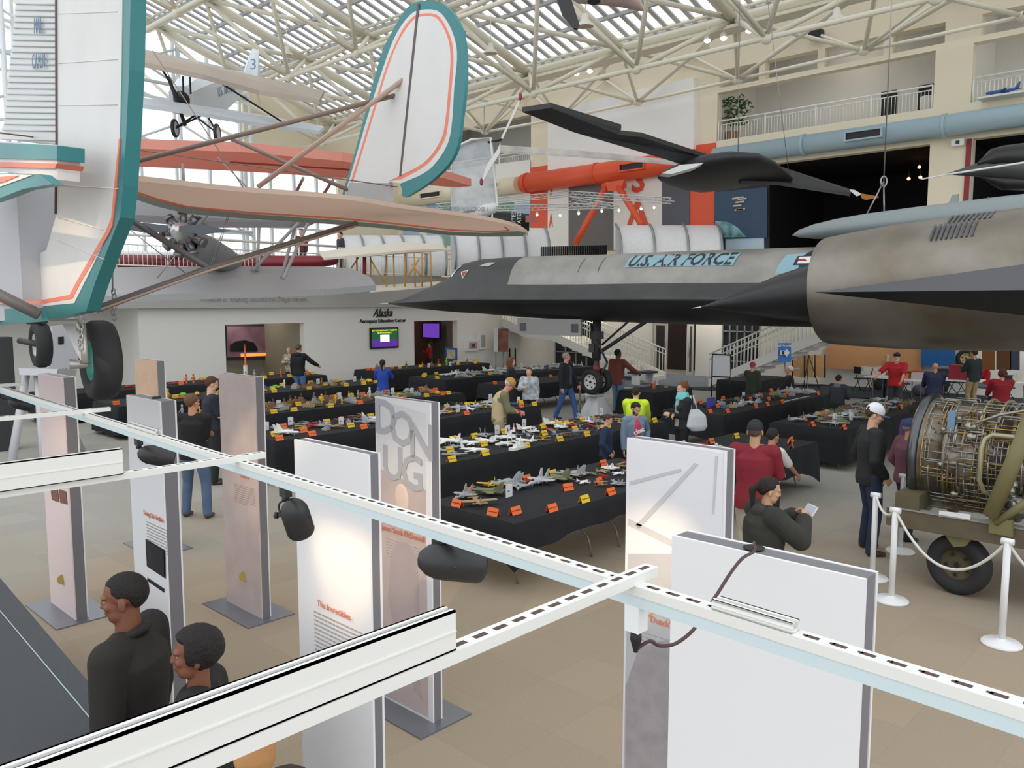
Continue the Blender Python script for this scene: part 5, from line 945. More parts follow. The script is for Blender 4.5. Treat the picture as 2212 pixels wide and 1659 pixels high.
    m_ = MB(); m_.ell((0, .0845, -.0575), (.02, .006, .006), M=HM, n=10, k=5); raw(m_, 'lips', mat('lips_'+skin, {'fair': 'b8706a', 'ruddy': 'b06258', 'tan': '9a5a4c', 'brown': '6d3b34', 'dark': '4f2b28', 'olive': 'a3685a'}[skin], .5))
    if glasses:
        m_ = MB()
        for sg in (-1, 1): m_.path([HM @ Vector((sg*.03+.02*math.cos(2*PI*k/12), .094, .003+.015*math.sin(2*PI*k/12))) for k in range(12)], .0016, 5, closed=True); m_.tube(HM @ Vector((sg*.05, .092, .006)), HM @ Vector((sg*.08, 0, .002)), .0015, n=4)
        raw(m_, 'glasses', M_blk)
    # hair
    st = hair[0]
    if st != 'bald':
        m_ = MB(); vs = []; n_, k_ = 26, 16; th = {'short': 1.09, 'crop': 1.035, 'curly': 1.32, 'long': 1.13, 'bun': 1.08, 'thin': 1.03, 'bob': 1.22, 'pony': 1.09}[st]; low = {'short': -.25, 'crop': -.1, 'curly': -.8, 'long': -.75, 'bun': -.28, 'thin': -.3, 'bob': -.9, 'pony': -.28}[st]
        for i in range(k_+1):
            t_ = PI*i/k_
            for j in range(n_):
                a = 2*PI*j/n_; x, y, z = math.sin(t_)*math.cos(a), math.sin(t_)*math.sin(a), math.cos(t_); f = th
                front = y; lim = .50 if front > .5 else (.12 if front > .3 else (-.12 if front > 0 else (low-.05 if front > -.35 else min(low, -.85))))
                if st in ('curly', 'bob', 'long') and .05 < front <= .5: lim = low*.7
                if st in ('thin',): lim = .75 if front > .2 else lim; f = th if z < .8 else .97
                if z < lim: f = max(.80, th-(lim-z)*2.5)
                else: f *= 1+(.012 if st in ('crop', 'thin') else .035 if st != 'curly' else .07)*math.sin(a*7+t_*5)*math.sin(t_*9)
                vs.append(HM @ Vector((.078*f*x, -.014+.096*f*y, .03+.088*f*z)))
        m_.add(vs, [(i*n_+j, (i+1)*n_+j, (i+1)*n_+(j+1) % n_, i*n_+(j+1) % n_) for i in range(k_) for j in range(n_)], 0, True)
        if st == 'long': m_.cap(HM @ Vector((0, -.07, .0)), .07*s, HM @ Vector((0, -.075, -.2)), .05*s, 12); m_.cap(HM @ Vector((-.06, -.03, -.0)), .035*s, HM @ Vector((-.075, 0, -.17)), .03*s, 10); m_.cap(HM @ Vector((.06, -.03, -.0)), .035*s, HM @ Vector((.075, 0, -.17)), .03*s, 10)
        if st == 'bun': m_.ell((0, -.085, .095), (.035, .033, .033), M=HM)
        if st == 'pony': m_.cap(HM @ Vector((0, -.1, .03)), .03*s, HM @ Vector((0, -.15, -.02)), .032*s, 10); m_.cap(HM @ Vector((0, -.15, -.02)), .032*s, HM @ Vector((.01, -.12, -.17)), .018*s, 10)
        if st == 'curly':
            rr = random.Random(5)
            for k in range(40):
                a, t_ = rr.uniform(0, 2*PI), rr.uniform(.1, 2.3); x, y, z = math.sin(t_)*math.cos(a), math.sin(t_)*math.sin(a), math.cos(t_)
                if y > .4 and z < .4: continue
                m_.ell((.1*x, -.02+.115*y, .02+.11*z), (.028, .028, .028), M=HM, n=8, k=5)
        part(m_, 'hair', mh, vox*.8, 2)
    if hair[0] == 'beardbald' or (len(hair) > 2 and hair[2]):
        m_ = MB(); m_.ell((0, .056, -.084), (.041, .03, .03), M=HM).ell((-.045, .03, -.055), (.024, .036, .036), M=HM).ell((.045, .03, -.055), (.024, .036, .036), M=HM); part(m_, 'beard', mat('hair_'+hair[2], hair[2], .8), vox*.7, 2)
    if cap:
        m_ = MB(); vs = []; col, style, back_ = cap; sg = 1
        for i in range(9):
            t_ = PI*.52*i/8
            for j in range(24): a = 2*PI*j/24; vs.append(HM @ Vector((.087*math.sin(t_)*math.cos(a), -.012+.105*math.sin(t_)*math.sin(a), .032+.105*math.cos(t_))))
        m_.add(vs, [(i*24+j, (i+1)*24+j, (i+1)*24+(j+1) % 24, i*24+(j+1) % 24) for i in range(8) for j in range(24)], 0, True); c_ = raw(m_, 'cap', mat('cap_'+col, col, .8))
        if style == 'ball':
            m_ = MB(); A = [(.068*math.sin(R(q)), sg*(.075+.01+.085*math.cos(R(q))), .028-.012*abs(math.sin(R(q)))) for q in range(-90, 91, 15)]; A2 = [(a[0], a[1], a[2]+.006) for a in A]
            A = [HM @ Vector((a[0], a[1]-.012, a[2])) for a in A]; A2 = [HM @ Vector((a[0], a[1]-.012, a[2])) for a in A2]; m_.loft([A, A2]); o = raw(m_, 'cap_visor', mat('cap_'+(back_ if isinstance(back_, str) else col), back_ if isinstance(back_, str) else col, .8)); o.parent = c_
        elif style == 'flat': m_ = MB(); m_.ell((0, .02, .075), (.098, .12, .03), M=HM, n=18, k=8); o = raw(m_, 'cap_top', mat('cap_'+col, col, .8)); o.parent = c_
    # top garment
    top = top or {}; tc = top.get('col', '222226'); mt = mat('cloth_'+tc, tc, top.get('rough', .85), noise=top.get('noise', .12), scale=top.get('scale', 6), col2=top.get('col2'), bump=.35); p_ = top.get('puff', .012); hz = hem if hem is not None else -.10
    m_ = MB(); rows = []
    zlow = Hp+Vector((0, 0, hz*s*1.0))
    hb = .155*s*b+p_+(.012 if hz < -.2 else 0); rows.append((zlow, hb+(.03 if hz < -.25 else .0), .115*s*b+p_+(.03 if hz < -.25 else 0)))
    if hz < -.05: rows.append((Hp+Vector((0, 0, hz*.4)), hb+.005, .12*s*b+p_))
    rows += [(Hp+up1*.03*s, .150*s*b+p_, .112*s*b+p_), (W_, .135*s*b+p_*1.2, .105*s*b+p_), (Ch, .158*s*b+p_, .118*s*b+p_), (Ch+up2*.09*s, .165*s*b*fw_+p_, .112*s*b+p_), (Ch+up2*.145*s, .13*s*b*fw_+p_, .085*s+p_), (Nk-up2*.005, .072*s+p_*.7, .07*s+p_*.6)]
    ringloft(m_, rows, T1, 24)
    for k in (0, 1):
        m_.cap(Nk-up2*.045*s+T2 @ Vector(((-1 if k == 0 else 1)*.06*s, 0, 0)), .062*s+p_*.7, SH[k], .062*s+p_*.8, 14); m_.cap(SH[k], .06*s*(.5+.5*b)+p_, EL[k] if sleeve != 'short' else SH[k].lerp(EL[k], .85), .047*s*(.5+.5*b)+p_*(1 if sleeve != 'short' else 1.4), 14)
        if sleeve == 'long': m_.cap(EL[k], .047*s*(.5+.5*b)+p_, WR[k]-HD[k]*.025*s, .033*s+p_*.9, 14)
        elif sleeve == 'half': m_.cap(EL[k], .047*s+p_, EL[k].lerp(WR[k], .45), .038*s+p_, 14)
    if female: m_.ell(Ch+T2 @ Vector((-.065*s, .10*s, .03*s)), (.06*s+p_, .05*s+p_, .06*s)).ell(Ch+T2 @ Vector((.065*s, .10*s, .03*s)), (.06*s+p_, .05*s+p_, .06*s))
    g = part(m_, top.get('name', 'jacket'), mt, vox, 5)
    if hood: m_ = MB(); m_.ell(Nk+T2 @ Vector((0, -.075*s, -.01*s)), (.115*s, .06*s, .07*s)).ell(Nk+T2 @ Vector((0, -.02*s, .01*s)), (.10*s, .085*s, .035*s)); o = part(m_, 'hood', mat('cloth_'+(hood if isinstance(hood, str) else tc), hood if isinstance(hood, str) else tc, .85), vox, 3); o.parent = g
    if neckline:
        m_ = MB(); m_.path([Nk+T2 @ Vector((.07*s*math.cos(2*PI*k/16), .01+.07*s*math.sin(2*PI*k/16), .012*s)) for k in range(16)], .016*s, 8, closed=True); o = raw(m_, 'collar', mat('cloth_'+neckline, neckline, .8)); o.parent = g
    if jopen:     # shirt showing in an open jacket
        m_ = MB(); rows2 = [(Hp+up1*.0*s+Vector((0, .04*s, 0)), .085*s, .10*s*b+p_), (W_+T1 @ Vector((0, .04*s, 0)), .085*s, .088*s*b+p_), (Ch+T1 @ Vector((0, .036*s, 0)), .095*s, .102*s*b+p_), (Ch+up2*.09*s+T2 @ Vector((0, .03*s, 0)), .085*s, .10*s*b+p_), (Nk-up2*.03*s+T2 @ Vector((0, .02, 0)), .045*s, .07*s+p_)]; ringloft(m_, rows2, T1, 18); o = part(m_, 'shirt', mat('cloth_'+jopen, jopen, .85), vox, 2)
    if scarf:
        m_ = MB()
        for q, rr_ in ((0, .095), (1, .085), (2, .075)): m_.path([Nk+T2 @ Vector((rr_*s*math.cos(2*PI*k/14), .015+rr_*s*math.sin(2*PI*k/14), (.0+.035*q)*s+.012*math.sin(k*2.1))) for k in range(14)], .036*s, 8, closed=True)
        m_.cap(Nk+T2 @ Vector((0, .09*s, 0)), .04*s, Nk+T2 @ Vector((0.01, .12*s, -.12*s)), .035*s); part(m_, 'scarf', mat('scarf_'+scarf, scarf, .9, bump=.5, scale=20), vox, 2)
    # trousers and shoes
    pc = (pants or {}).get('col', '2b3a55'); mp = mat('cloth_'+pc, pc, .85, noise=.15, scale=7, bump=.3); m_ = MB(); q = .010 if not female else .004
    ringloft(m_, [(Hp-Vector((0, 0, .10*s)), .135*s*b+q, .10*s+q), (Hp-Vector((0, 0, .04*s)), .155*s*b+q, .11*s*b+q), (Hp+up1*.05*s, .145*s*b+q, .105*s*b+q)], None)
    for k in (0, 1): m_.cap(hips[k]-Vector((0, 0, .04*s)), .088*s*b+q, kn[k], .060*s+q, 14); m_.cap(kn[k], .060*s+q, ft[k]+Vector((0, 0, .0)), .046*s+q*1.6, 14)
    part(m_, 'trousers', mp, vox, 5)
    ms = mat('shoe_'+shoe, shoe, .5)
    for k in (0, 1):
        m_ = MB(); F_ = ft[k]; m_.ell(F_+Vector((0, -.01, -.03*s)), (.043*s, .055*s, .045*s)); m_.ell(F_+Vector((0, .06*s, -.043*s)), (.047*s, .09*s, .032*s)); m_.ell(F_+Vector((0, .12*s, -.048*s)), (.045*s, .055*s, .026*s)); part(m_, 'shoe', ms, .011, 2)
    if extra: extra(body, dict(WR=WR, HD=HD, EL=EL, SH=SH, Nk=Nk, Hd=Hd, HM=HM, Hp=Hp, s=s, part=part, raw=raw, T2=T2, Ch=Ch, vox=vox))
    return body
def W_of(body, v): return Matrix.Translation(body.location) @ Matrix.Rotation(body.rotation_euler.z, 4, 'Z') @ Vector(v)
D = dict
# the two nearest visitors
def coat(body, k):
    m_ = MB(); Nk, T2, s = k['Nk'], k['T2'], k['s']; m_.path([Nk+T2 @ Vector((.078*s*math.cos(a), -.005+.075*s*math.sin(a), .0*s-.03*math.sin(a)*1.2)) for a in [R(q) for q in range(-225, 46, 15)]], .022*s, 8); k['part'](m_, 'coat_collar', mat('cloth_26221f', '26221f', .85), .008, 2)
person('person in a black coat with close-cropped black hair looking to the left', (272, 1226), 1.80, face=62, skin='brown', build=1.12, hy=12, hp=-6, arms=('down', 'down'), top=D(name='coat', col='26221f', puff=.022), hem=-.42, pants=D(col='1e1e22'), hair=('crop', '17110e'), near=True, extra=coat)
def bagx(body, k):
    p = W_of(body, k['Hp']+Vector((.24, -.05, -.28))); body['_bag'] = list(p)
w2 = person('person with full dark hair in a black jacket beside the person in the coat', (425, 1346), 1.66, face=78, skin='brown', female=True, build=1.05, hy=8, arms=('down', 'down'), top=D(name='jacket', col='1f1c1d', puff=.03), hem=-.25, pants=D(col='1b1b20'), hair=('bob', '17110f'), near=True)
p = Dp(550, 1610, 2.9); t = thing('handbag', 'bag', 'tan leather handbag held by the person with the dark full hairdo', p)
m_ = MB(); ringloft(m_, [(p+Vector((0, 0, -.09)), .06, .045), (p+Vector((0, 0, -.05)), .075, .05), (p+Vector((0, 0, .03)), .07, .04), (p+Vector((0, 0, .075)), .06, .022)], Matrix.Rotation(YAW+.5, 3, 'Z')); remeshed(m_, 'bag_body', mat('bag_tan', 'c48f5c', .6, noise=.15, scale=12), t, .008, 2)
MB().path([p+RT*.055*math.cos(a)+Vector((0, 0, .06+.16*math.sin(a))) for a in [PI*k/12 for k in range(13)]], .006, 6).build('strap', mat('strap_brown', '8a5a3a', .5), t); MB().box((p.x-.01, p.y-.01, p.z+.02), (p.x+.02, p.y+.01, p.z+.05)).build('clasp', M_steel, t)
person('dark-haired person, only the top of the head showing at the bottom edge', (622, 1648), 1.62, face=60, skin='olive', female=True, top=D(name='jacket', col='2a2a2e'), hair=('short', '2a1f1a'), near=False)
person('person in a black T-shirt and blue jeans seen from behind, arms folded', (405, 838), 1.80, face=-28, skin='ruddy', build=1.15, arms=('cross', 'cross'), top=D(name='shirt', col='1c1c1e', puff=.012), sleeve='short', hem=-.10, pants=D(col='5a6f8c'), shoe='5a4030', hair=('short', '6b4a34'), near=True, feet_px=(425, 1118), legs='wide', hy=-20)
person('tall person in a dark navy polo shirt looking down at the tables', (458, 813), 1.85, face=-75, skin='fair', build=1.05, hp=-18, arms=('clasp', 'clasp'), top=D(name='polo_shirt', col='262a36'), sleeve='short', pants=D(col='26262a'), shoe='4a3a2c', hair=('short', '4f3320'), near=True, feet_px=(462, 1045))
person('person with long curly blonde hair and a patterned jacket at the window opening', (624, 748), 1.66, onX=-24.0, face=150, skin='fair', female=True, arms=('hold', 'hold'), top=D(name='jacket', col='6f6a55', noise=.5, scale=14, col2='c3bda6'), pants=D(col='4a4038'), hair=('long', 'a5764c'))
person('person in a black hooded top and jeans at the far left tables', (645, 741), 1.80, onX=-21.4, face=-30, skin='ruddy', arms=('down', 'out'), top=D(name='hoodie', col='1b1c20', puff=.02), hood=True, pants=D(col='5678a4'), hair=('short', '5b4636'))
person('person in a bright blue top with a shoulder strap taking a picture', (826, 775), 1.60, face=-10, skin='olive', female=True, arms=('phone', 'phone'), top=D(name='top', col='2b4fb0', puff=.016), hem=-.16, pants=D(col='23242b'), hair=('pony', '1e1816'))
person('person with curly auburn hair in a long black coat among the far tables', (1104, 770), 1.70, face=-80, skin='fair', female=True, arms=('down', 'clasp'), top=D(name='coat', col='202023', puff=.02), hem=-.35, pants=D(col='202024'), hair=('long', '6b4126'))
person('child in a grey camouflage hooded sweatshirt facing the camera', (1143, 792), 1.52, face=165, skin='fair', build=1.08, hy=5, arms=('down', 'hold'), top=D(name='hoodie', col='c9ccd0', noise=.3, scale=12, col2='8f9398', puff=.022), hood=True, pants=D(col='26282e'), hair=('short', '4c3626'))
person('person with grey hair in a black jacket and blue jeans walking right', (1224, 769), 1.80, face=-118, skin='ruddy', build=1.12, legs='walk', hy=35, arms=('swing', 'down'), top=D(name='jacket', col='1f2023', puff=.02), jopen='3a4a5c', pants=D(col='3d5f96'), hair=('crop', '8d8a86'), feet_px=(1222, 908))
def vest(body, k):
    m_ = MB(); s = k['s']
    ringloft(m_, [(k['Hp']+Vector((0, 0, -.04)), .185, .155), (k['Hp']+Vector((0, .0, .08)), .18, .15), (k['Ch'], .19, .155), (k['Ch']+k['T2'] @ Vector((0, 0, .12)), .17, .135), (k['Nk']-k['T2'] @ Vector((0, 0, .01)), .09, .09)], k['T2'], 22); k['part'](m_, 'vest', mat('vest_tan', 'c2b18a', .85, bump=.3), .0085, 4)
    w = k['WR'][1]; k['raw'](MB().lathe([(.036, -.015), (.036, .015)], w-k['HD'][1]*.02, k['HD'][1], 14), 'watch_strap', mat('strap_red', 'b3232c', .5)); w = k['WR'][0]; k['raw'](MB().lathe([(.036, -.015), (.036, .015)], w-k['HD'][0]*.02, k['HD'][0], 14), 'watch_strap', mat('strap_red', 'b3232c', .5))
person('elderly person in a tan cap and tan vest bending over the models', (1092, 828), 1.74, face=-88, skin='ruddy', build=1.12, lean=.12, bend=.32, hp=-38, arms=('look', 'look'), top=D(name='shirt', col='7d7a5c', puff=.012), sleeve='half', hem=-.06, pants=D(col='b3a080'), hair=('thin', 'd5d2cc'), cap=('b98a4a', 'ball', False), near=True, glasses=True, feet_px=(1078, 1010), extra=vest)
person('person in a maroon shirt and jeans beside the nose wheel, arm stretched out', (1338, 757), 1.80, face=-35, skin='dark', build=1.1, hy=-20, arms=('down', 'out'), top=D(name='shirt', col='7c4236', puff=.022), hem=-.14, pants=D(col='6f93ad'), hair=('short', '15110f'), feet_px=(1333, 893))
person('child in a bright yellow hooded jacket seen from behind', (1374, 832), 1.60, face=-10, skin='fair', arms=('table', 'table'), top=D(name='jacket', col='d6f03c', puff=.03, noise=.05), hood=True, pants=D(col='2a2c33'), hair=('short', '2f231b'))
def logo(body, k):
    p = k['Ch']+Vector((.0, .158, -.02)); o = text('cket', 'shirt_lettering', mat('print_white', 'e9e4e2', .7), None, frame(p, (-1, 0, .35), (0, 0, 1)), .11, .001, bold=.004); o.parent = body
person('bearded person in a blue denim jacket over a red T-shirt, looking down', (1372, 866), 1.80, onX=-7.42, face=-155, skin='olive', build=1.02, hp=-26, hy=22, arms=('bag', 'down'), top=D(name='denim_jacket', col='77879c', puff=.018), jopen='c63a55', hood='a9a9ac', pants=D(col='2e3442'), hair=('short', '1f1713', '2a1e17'), near=True, extra=logo)
person('child with brown hair in a navy jacket looking at the nearest table', (1310, 893), 1.42, onX=-7.75, face=-95, skin='fair', hp=-22, arms=('pocket', 'pocket'), top=D(name='jacket', col='232f4e', puff=.022), pants=D(col='1f2a45'), hair=('short', '4a3020'), near=True, neckline='d6c23a')
def tote(body, k): pass
w17 = person('person with red hair in a bun and a turquoise scarf, hugging a pale tote bag', (1477, 822), 1.70, face=118, skin='fair', female=True, hp=-10, hy=-10, arms=('cross', 'cross'), top=D(name='jacket', col='26262a', puff=.016), jopen='9b9b9e', hem=-.06, pants=D(col='1d1d22'), hair=('bun', '6e3f28'), scarf='7ccdd2', near=True)
c = Vector(w17.location)+Vector((0, 0, 1.02))+RT*.22-FW*.12; t = thing('tote_bag', 'bag', 'large pale grey tote bag hanging from the shoulder of the person in the turquoise scarf', c)
m_ = MB(); ringloft(m_, [(c+Vector((0, 0, -.2))+RT*.02, .13, .05), (c+Vector((0, 0, -.12)), .20, .08), (c+Vector((0, 0, .06)), .17, .06), (c+Vector((0, 0, .18))-RT*.05, .09, .03)], Matrix.Rotation(YAW+.3, 3, 'Z')); remeshed(m_, 'bag_body', mat('tote_grey', 'cdd1d3', .6), t, .014, 3); MB().tube(c+Vector((0, 0, .17))-RT*.1, c+Vector((0, 0, .42))-RT*.12, .012).tube(c+Vector((0, 0, .17)), c+Vector((0, 0, .42))-RT*.08, .012).build('strap', mat('tote_grey', 'cdd1d3', .6), t)
person('person in a red cap and dark green jacket at the sign-in desk', (1626, 781), 1.74, onX=-10.1, face=-20, skin='fair', arms=('table', 'down'), top=D(name='jacket', col='3c4235', puff=.025), hem=-.2, pants=D(col='2c2c30'), hair=('crop', '8f8a84'), cap=('c0282e', 'ball', False))
person('white-haired person in black seated behind the sign-in desk, facing left', (1706, 789), 1.70, face=100, skin='ruddy', legs='sit', arms=('table', 'table'), top=D(name='jacket', col='232326', puff=.02), pants=D(col='2c2c30'), hair=('short', 'd9d6d0'))
person('child in a grey and black hooded jacket seen from behind', (1812, 808), 1.45, face=-25, skin='fair', arms=('hold', 'hold'), top=D(name='jacket', col='4a4e54', puff=.03, noise=.5, scale=2, col2='22252c'), hood='7d8083', pants=D(col='1f2127'), hair=('short', '3a2a20'), neckline='b7dc3a')
person('person in a dark red jacket and black cap seen from behind', (1632, 904), 1.78, face=-8, skin='olive', build=1.12, arms=('hold', 'hold'), top=D(name='jacket', col='84202f', puff=.026), hem=-.16, pants=D(col='b5ab98'), hair=('crop', '5d4c40'), cap=('26262a', 'ball', False), near=True)
person('child in a white T-shirt leaning beside the person in the dark red jacket', (1664, 922), 1.50, face=-40, skin='tan', lean=.1, arms=('table', 'table'), top=D(name='shirt', col='dcdad8'), sleeve='short', pants=D(col='2c2c30'), hair=('short', '201a17'))
w23 = person('person with dark tied-back hair in a quilted coat holding up a small phone', (1652, 1026), 1.62, face=-62, skin='olive', female=True, build=1.1, hp=-10, hy=-15, lean=.06, arms=('phone', 'phone'), top=D(name='quilted_coat', col='35352f', puff=.04, noise=.25, scale=10), hem=-.3, pants=D(col='222226'), hair=('pony', '1e1714'), near=True, hood='3a3a34', extra=lambda b_, k: b_.__setitem__('_w', list(W_of(b_, (k['WR'][0]+k['WR'][1])/2+Vector((0, .1, .05))))))
q = Vector(w23['_w']); t = thing('tablet', 'phone', 'small bright phone held up by the person in the quilted coat', q); Mt = Matrix.Translation(q) @ Matrix.Rotation(w23.rotation_euler.z, 4, 'Z') @ Matrix.Rotation(R(-35), 4, 'X'); MB().box((-.075, -.005, -.045), (.075, .005, .045), M=Mt).build('case', mat('case_white', 'e3d9d6', .4), t); MB().box((-.066, -.0065, -.038), (.066, -.005, .038), M=Mt).build('screen', mat('screen_pale', '9fa6b4', .1, emit=.3), t)
person('person in a white and blue cap and a black sweater with dark jeans', (1921, 882), 1.86, face=-68, skin='fair', build=1.05, hp=-20, hy=-12, arms=('pocket', 'pocket'), top=D(name='sweater', col='242526', puff=.02), hem=-.12, pants=D(col='28324a'), shoe='4a2e20', hair=('short', '4a3526'), cap=('e4e6ea', 'ball', '5a5f9a'), near=True, feet_px=(1872, 1192), legs='wide')
person('person in a dark blue cap and plum shirt half hidden behind the engine', (1966, 902), 1.74, onX=-3.4, face=-60, skin='tan', build=1.15, arms=('pocket', 'table'), top=D(name='shirt', col='6a3f4c', puff=.02), pants=D(col='2a2c34'), hair=('crop', '8a8680'), cap=('27395c', 'ball', False), near=False)
person('person with bushy dark hair behind the blue-capped one', (1982, 868), 1.70, onX=-3.85, face=-20, skin='brown', top=D(name='shirt', col='5a3a6c'), hair=('curly', '1f1714'))
person('volunteer in a red shirt and black flat cap standing behind the white tables', (1938, 760), 1.74, face=170, skin='ruddy', build=1.2, arms=('table', 'out'), top=D(name='shirt', col='b5202c', puff=.02), sleeve='short', pants=D(col='3a3a40'), hair=('crop', 'c9c5be', 'd8d4cc'), cap=('2a2a2c', 'flat', False))
person('bald person in a dark blue sweater seated at the white tables seen from behind', (2021, 783), 1.76, face=10, skin='ruddy', build=1.2, legs='sit', arms=('table', 'table'), top=D(name='sweater', col='2c3554', puff=.03), pants=D(col='2a2a30'), hair=('bald', 'cfcac4'))
person('person in a dark top and khaki trousers standing by the white tables', (2105, 752), 1.78, face=45, skin='tan', arms=('hold', 'down'), top=D(name='sweater', col='232d2e', puff=.02), pants=D(col='a58f68'), hair=('short', '241c18'))
person('white-haired person in a bright red shirt seated near the right edge', (2131, 775), 1.72, face=95, skin='ruddy', legs='sit', arms=('table', 'table'), top=D(name='shirt', col='c3252f', puff=.02), sleeve='short', pants=D(col='7d8794'), hair=('crop', 'd9d8dc'))
person('person with bushy auburn hair in a dark red shirt seated at the right edge', (2166, 798), 1.70, face=20, skin='fair', legs='sit', build=1.25, arms=('table', 'table'), top=D(name='shirt', col='8f1a24', puff=.03), pants=D(col='2a2a30'), hair=('curly', '4f2418'))
person('person in a light cap behind the boxes on the white tables', (1917, 765), 1.68, onX=-9.3, face=150, skin='fair', arms=('table', 'table'), top=D(name='shirt', col='b98a5c'), hair=('crop', '8f8a84'), cap=('b9a88f', 'ball', False))
person('person in a red top inside the education centre doorway', (928, 737), 1.70, onX=-26.4, face=60, skin='fair', arms=('hold', 'hold'), top=D(name='top', col='9c2030'), pants=D(col='1f1f24'), hair=('short', '3a2a20'))
b_ = person('person in dark clothes leaning on the mezzanine railing beside the red aircraft', (736, 556), 1.7, face=120, skin='fair', top=D(name='jacket', col='3a3f48'), hair=('short', '3a2a20'))
def onmezz(o, px, dz=4.1): q = Xp(px, 560, XE-1.2); o.location = (q.x, q.y, dz)
onmezz(b_, 736); b_ = person('person in red and dark clothes on the mezzanine left of the red aircraft tail', (652, 548), 1.7, face=150, skin='fair', top=D(name='jacket', col='8a2430', noise=.4, col2='25262b'), hair=('short', '5a4030')); onmezz(b_, 652)
# ================= TABLES, MODELS, CARDS =================
M_cloth = mat('black_cloth', '1d1e22', .95, noise=.2, scale=5, bump=.2); M_leg = mat('table_leg', '8b7c74', .4, .3); M_top = mat('table_top', 'd9d6ce', .5)
TABS = {}
SHORT = {'A': 'nearest table', 'A2': 'table by the maroon jacket', 'B': 'second table row', 'C': 'third table row', 'D': 'fourth table row', 'E': 'fifth table row', 'F': 'sixth table row', 'G': 'farthest table', 'H': 'table behind the camouflage hoodie', 'I': 'table left of the nose wheel', 'J': 'small table by the yellow hoodie', 'K': 'long right-hand table', 'L': 'table left of the engine', 'M': 'sign-in desk'}
def table_row(name, lab, x0, x1, y0, y1, hem=.16, legs=True, corner=0, z=.75, cloth=True, tops=M_top):
    # x0 far edge, x1 near edge
    n = max(1, round((y1-y0)/1.9)); rr = random.Random(name)
    for k in range(n):
        a = y0+(y1-y0)*k/n+.03; b_ = y0+(y1-y0)*(k+1)/n-.03; t = thing('folding_table', 'table', 'table under the black cloth of the %s%s' % (SHORT.get(name, lab), (', %s section' % ['left', 'second', 'third', 'fourth'][min(k, 3)] if n > 1 else '')), ((x0+x1)/2, (a+b_)/2, 0), 'folding tables')
        MB().box((x0+.03, a, z-.035), (x1-.03, b_, z-.006)).build('tabletop', tops, t)
        for yy in (a+.25, b_-.25):
            for sx_ in (-1, 1):
                xm = (x0+x1)/2; w_ = (x1-x0)/2-.12
                MB().path([(xm+sx_*w_*.25, yy, z-.04), (xm+sx_*w_*.35, yy, .42), (xm+sx_*w_*.75, yy, .22), (xm+sx_*w_*.85, yy, .0)], .013, 8).build('leg', M_leg, t)
            MB().tube(((x0+x1)/2-.2, yy, .42), ((x0+x1)/2+.2, yy, .42), .01).build('leg_brace', M_leg, t)
    if cloth:
        P = []; step = .09; cs = [(x0, y0), (x1, y0), (x1, y1), (x0, y1)]
        for i in range(4):
            a, b_ = cs[i], cs[(i+1) % 4]; L_ = math.hypot(b_[0]-a[0], b_[1]-a[1]); m_ = max(2, int(L_/step))
            for k in range(m_): f = k/m_; P.append((a[0]+(b_[0]-a[0])*f, a[1]+(b_[1]-a[1])*f, min(f, 1-f)*L_))
        cx, cy = (x0+x1)/2, (y0+y1)/2; rows = [[], [], [], [], []]; ph = rr.uniform(0, 9)
        for j, (x, y, dc) in enumerate(P):
            ox = (1 if x >= x1-1e-6 else -1 if x <= x0+1e-6 else 0); oy = (1 if y >= y1-1e-6 else -1 if y <= y0+1e-6 else 0)
            hz = hem-corner*math.exp(-dc*3.5)+.015*math.sin(j*.7+ph); w_ = .018*math.sin(j*1.15+ph)+.012*math.sin(j*.43+2*ph)
            rows[0].append(Vector((x-ox*.02, y-oy*.02, z+.006))); rows[1].append(Vector((x, y, z)))
            for q, f in ((2, .3), (3, .7), (4, 1)): rows[q].append(Vector((x+ox*(.015+w_*f+.03*f), y+oy*(.015+w_*f+.03*f), z+(hz-z)*f)))
        mb = MB().loft(rows, caps=False); mb.f.append(tuple(len(mb.v)-len(rows)*len(P)+k for k in range(len(P)))); mb.m.append(0); mb.sm.append(False)
        tag(mb.build('tablecloth', M_cloth), 'tablecloth', 'black cloth draped over the '+lab, 'black tablecloths')
    TABS[name] = (x0, x1, y0, y1, z, lab)
table_row('A', 'table nearest to the camera', -7.1, -5.68, 6.02, 9.75, .5, corner=.24)
table_row('A2', 'table under the hands of the dark red jacket', -6.98, -5.5, 9.85, 13.15, .34, corner=.28)
table_row('B', 'second row of tables, with white airliners', -10.15, -8.58, 6.5, 13.4, .14, corner=.05)
table_row('C', 'third row of tables, by the tan vest', -13.55, -12.05, 7.0, 13.6, .1)
table_row('D', 'fourth row of tables', -16.6, -15.1, 7.0, 14.15, .1)
table_row('E', 'fifth row of tables', -20.2, -18.65, 7.0, 14.5, .08)
table_row('F', 'sixth row of tables, along the left wall', -23.5, -22.1, 6.6, 14.7, .08)
table_row('G', 'farthest table, in front of the wall screen', -23.25, -21.95, 16.6, 21.9, .08)
table_row('H', 'long table right of the blue top', -19.75, -18.05, 16.15, 23.5, .08)
table_row('I', 'short table left of the nose wheel', -16.7, -15.3, 16.2, 19.9, .34)
table_row('J', 'small table beside the yellow hooded child', -12.7, -11.6, 17.5, 19.3, .15)
table_row('K', 'long right-hand table in front of the sign-in desk', -9.65, -8.2, 14.9, 20.9, .26)
table_row('L', 'right-hand table left of the aircraft engine', -7.1, -5.65, 14.7, 19.9, .14)
table_row('M', 'sign-in desk by the white board', -12.3, -11.1, 21.9, 24.2, .12)
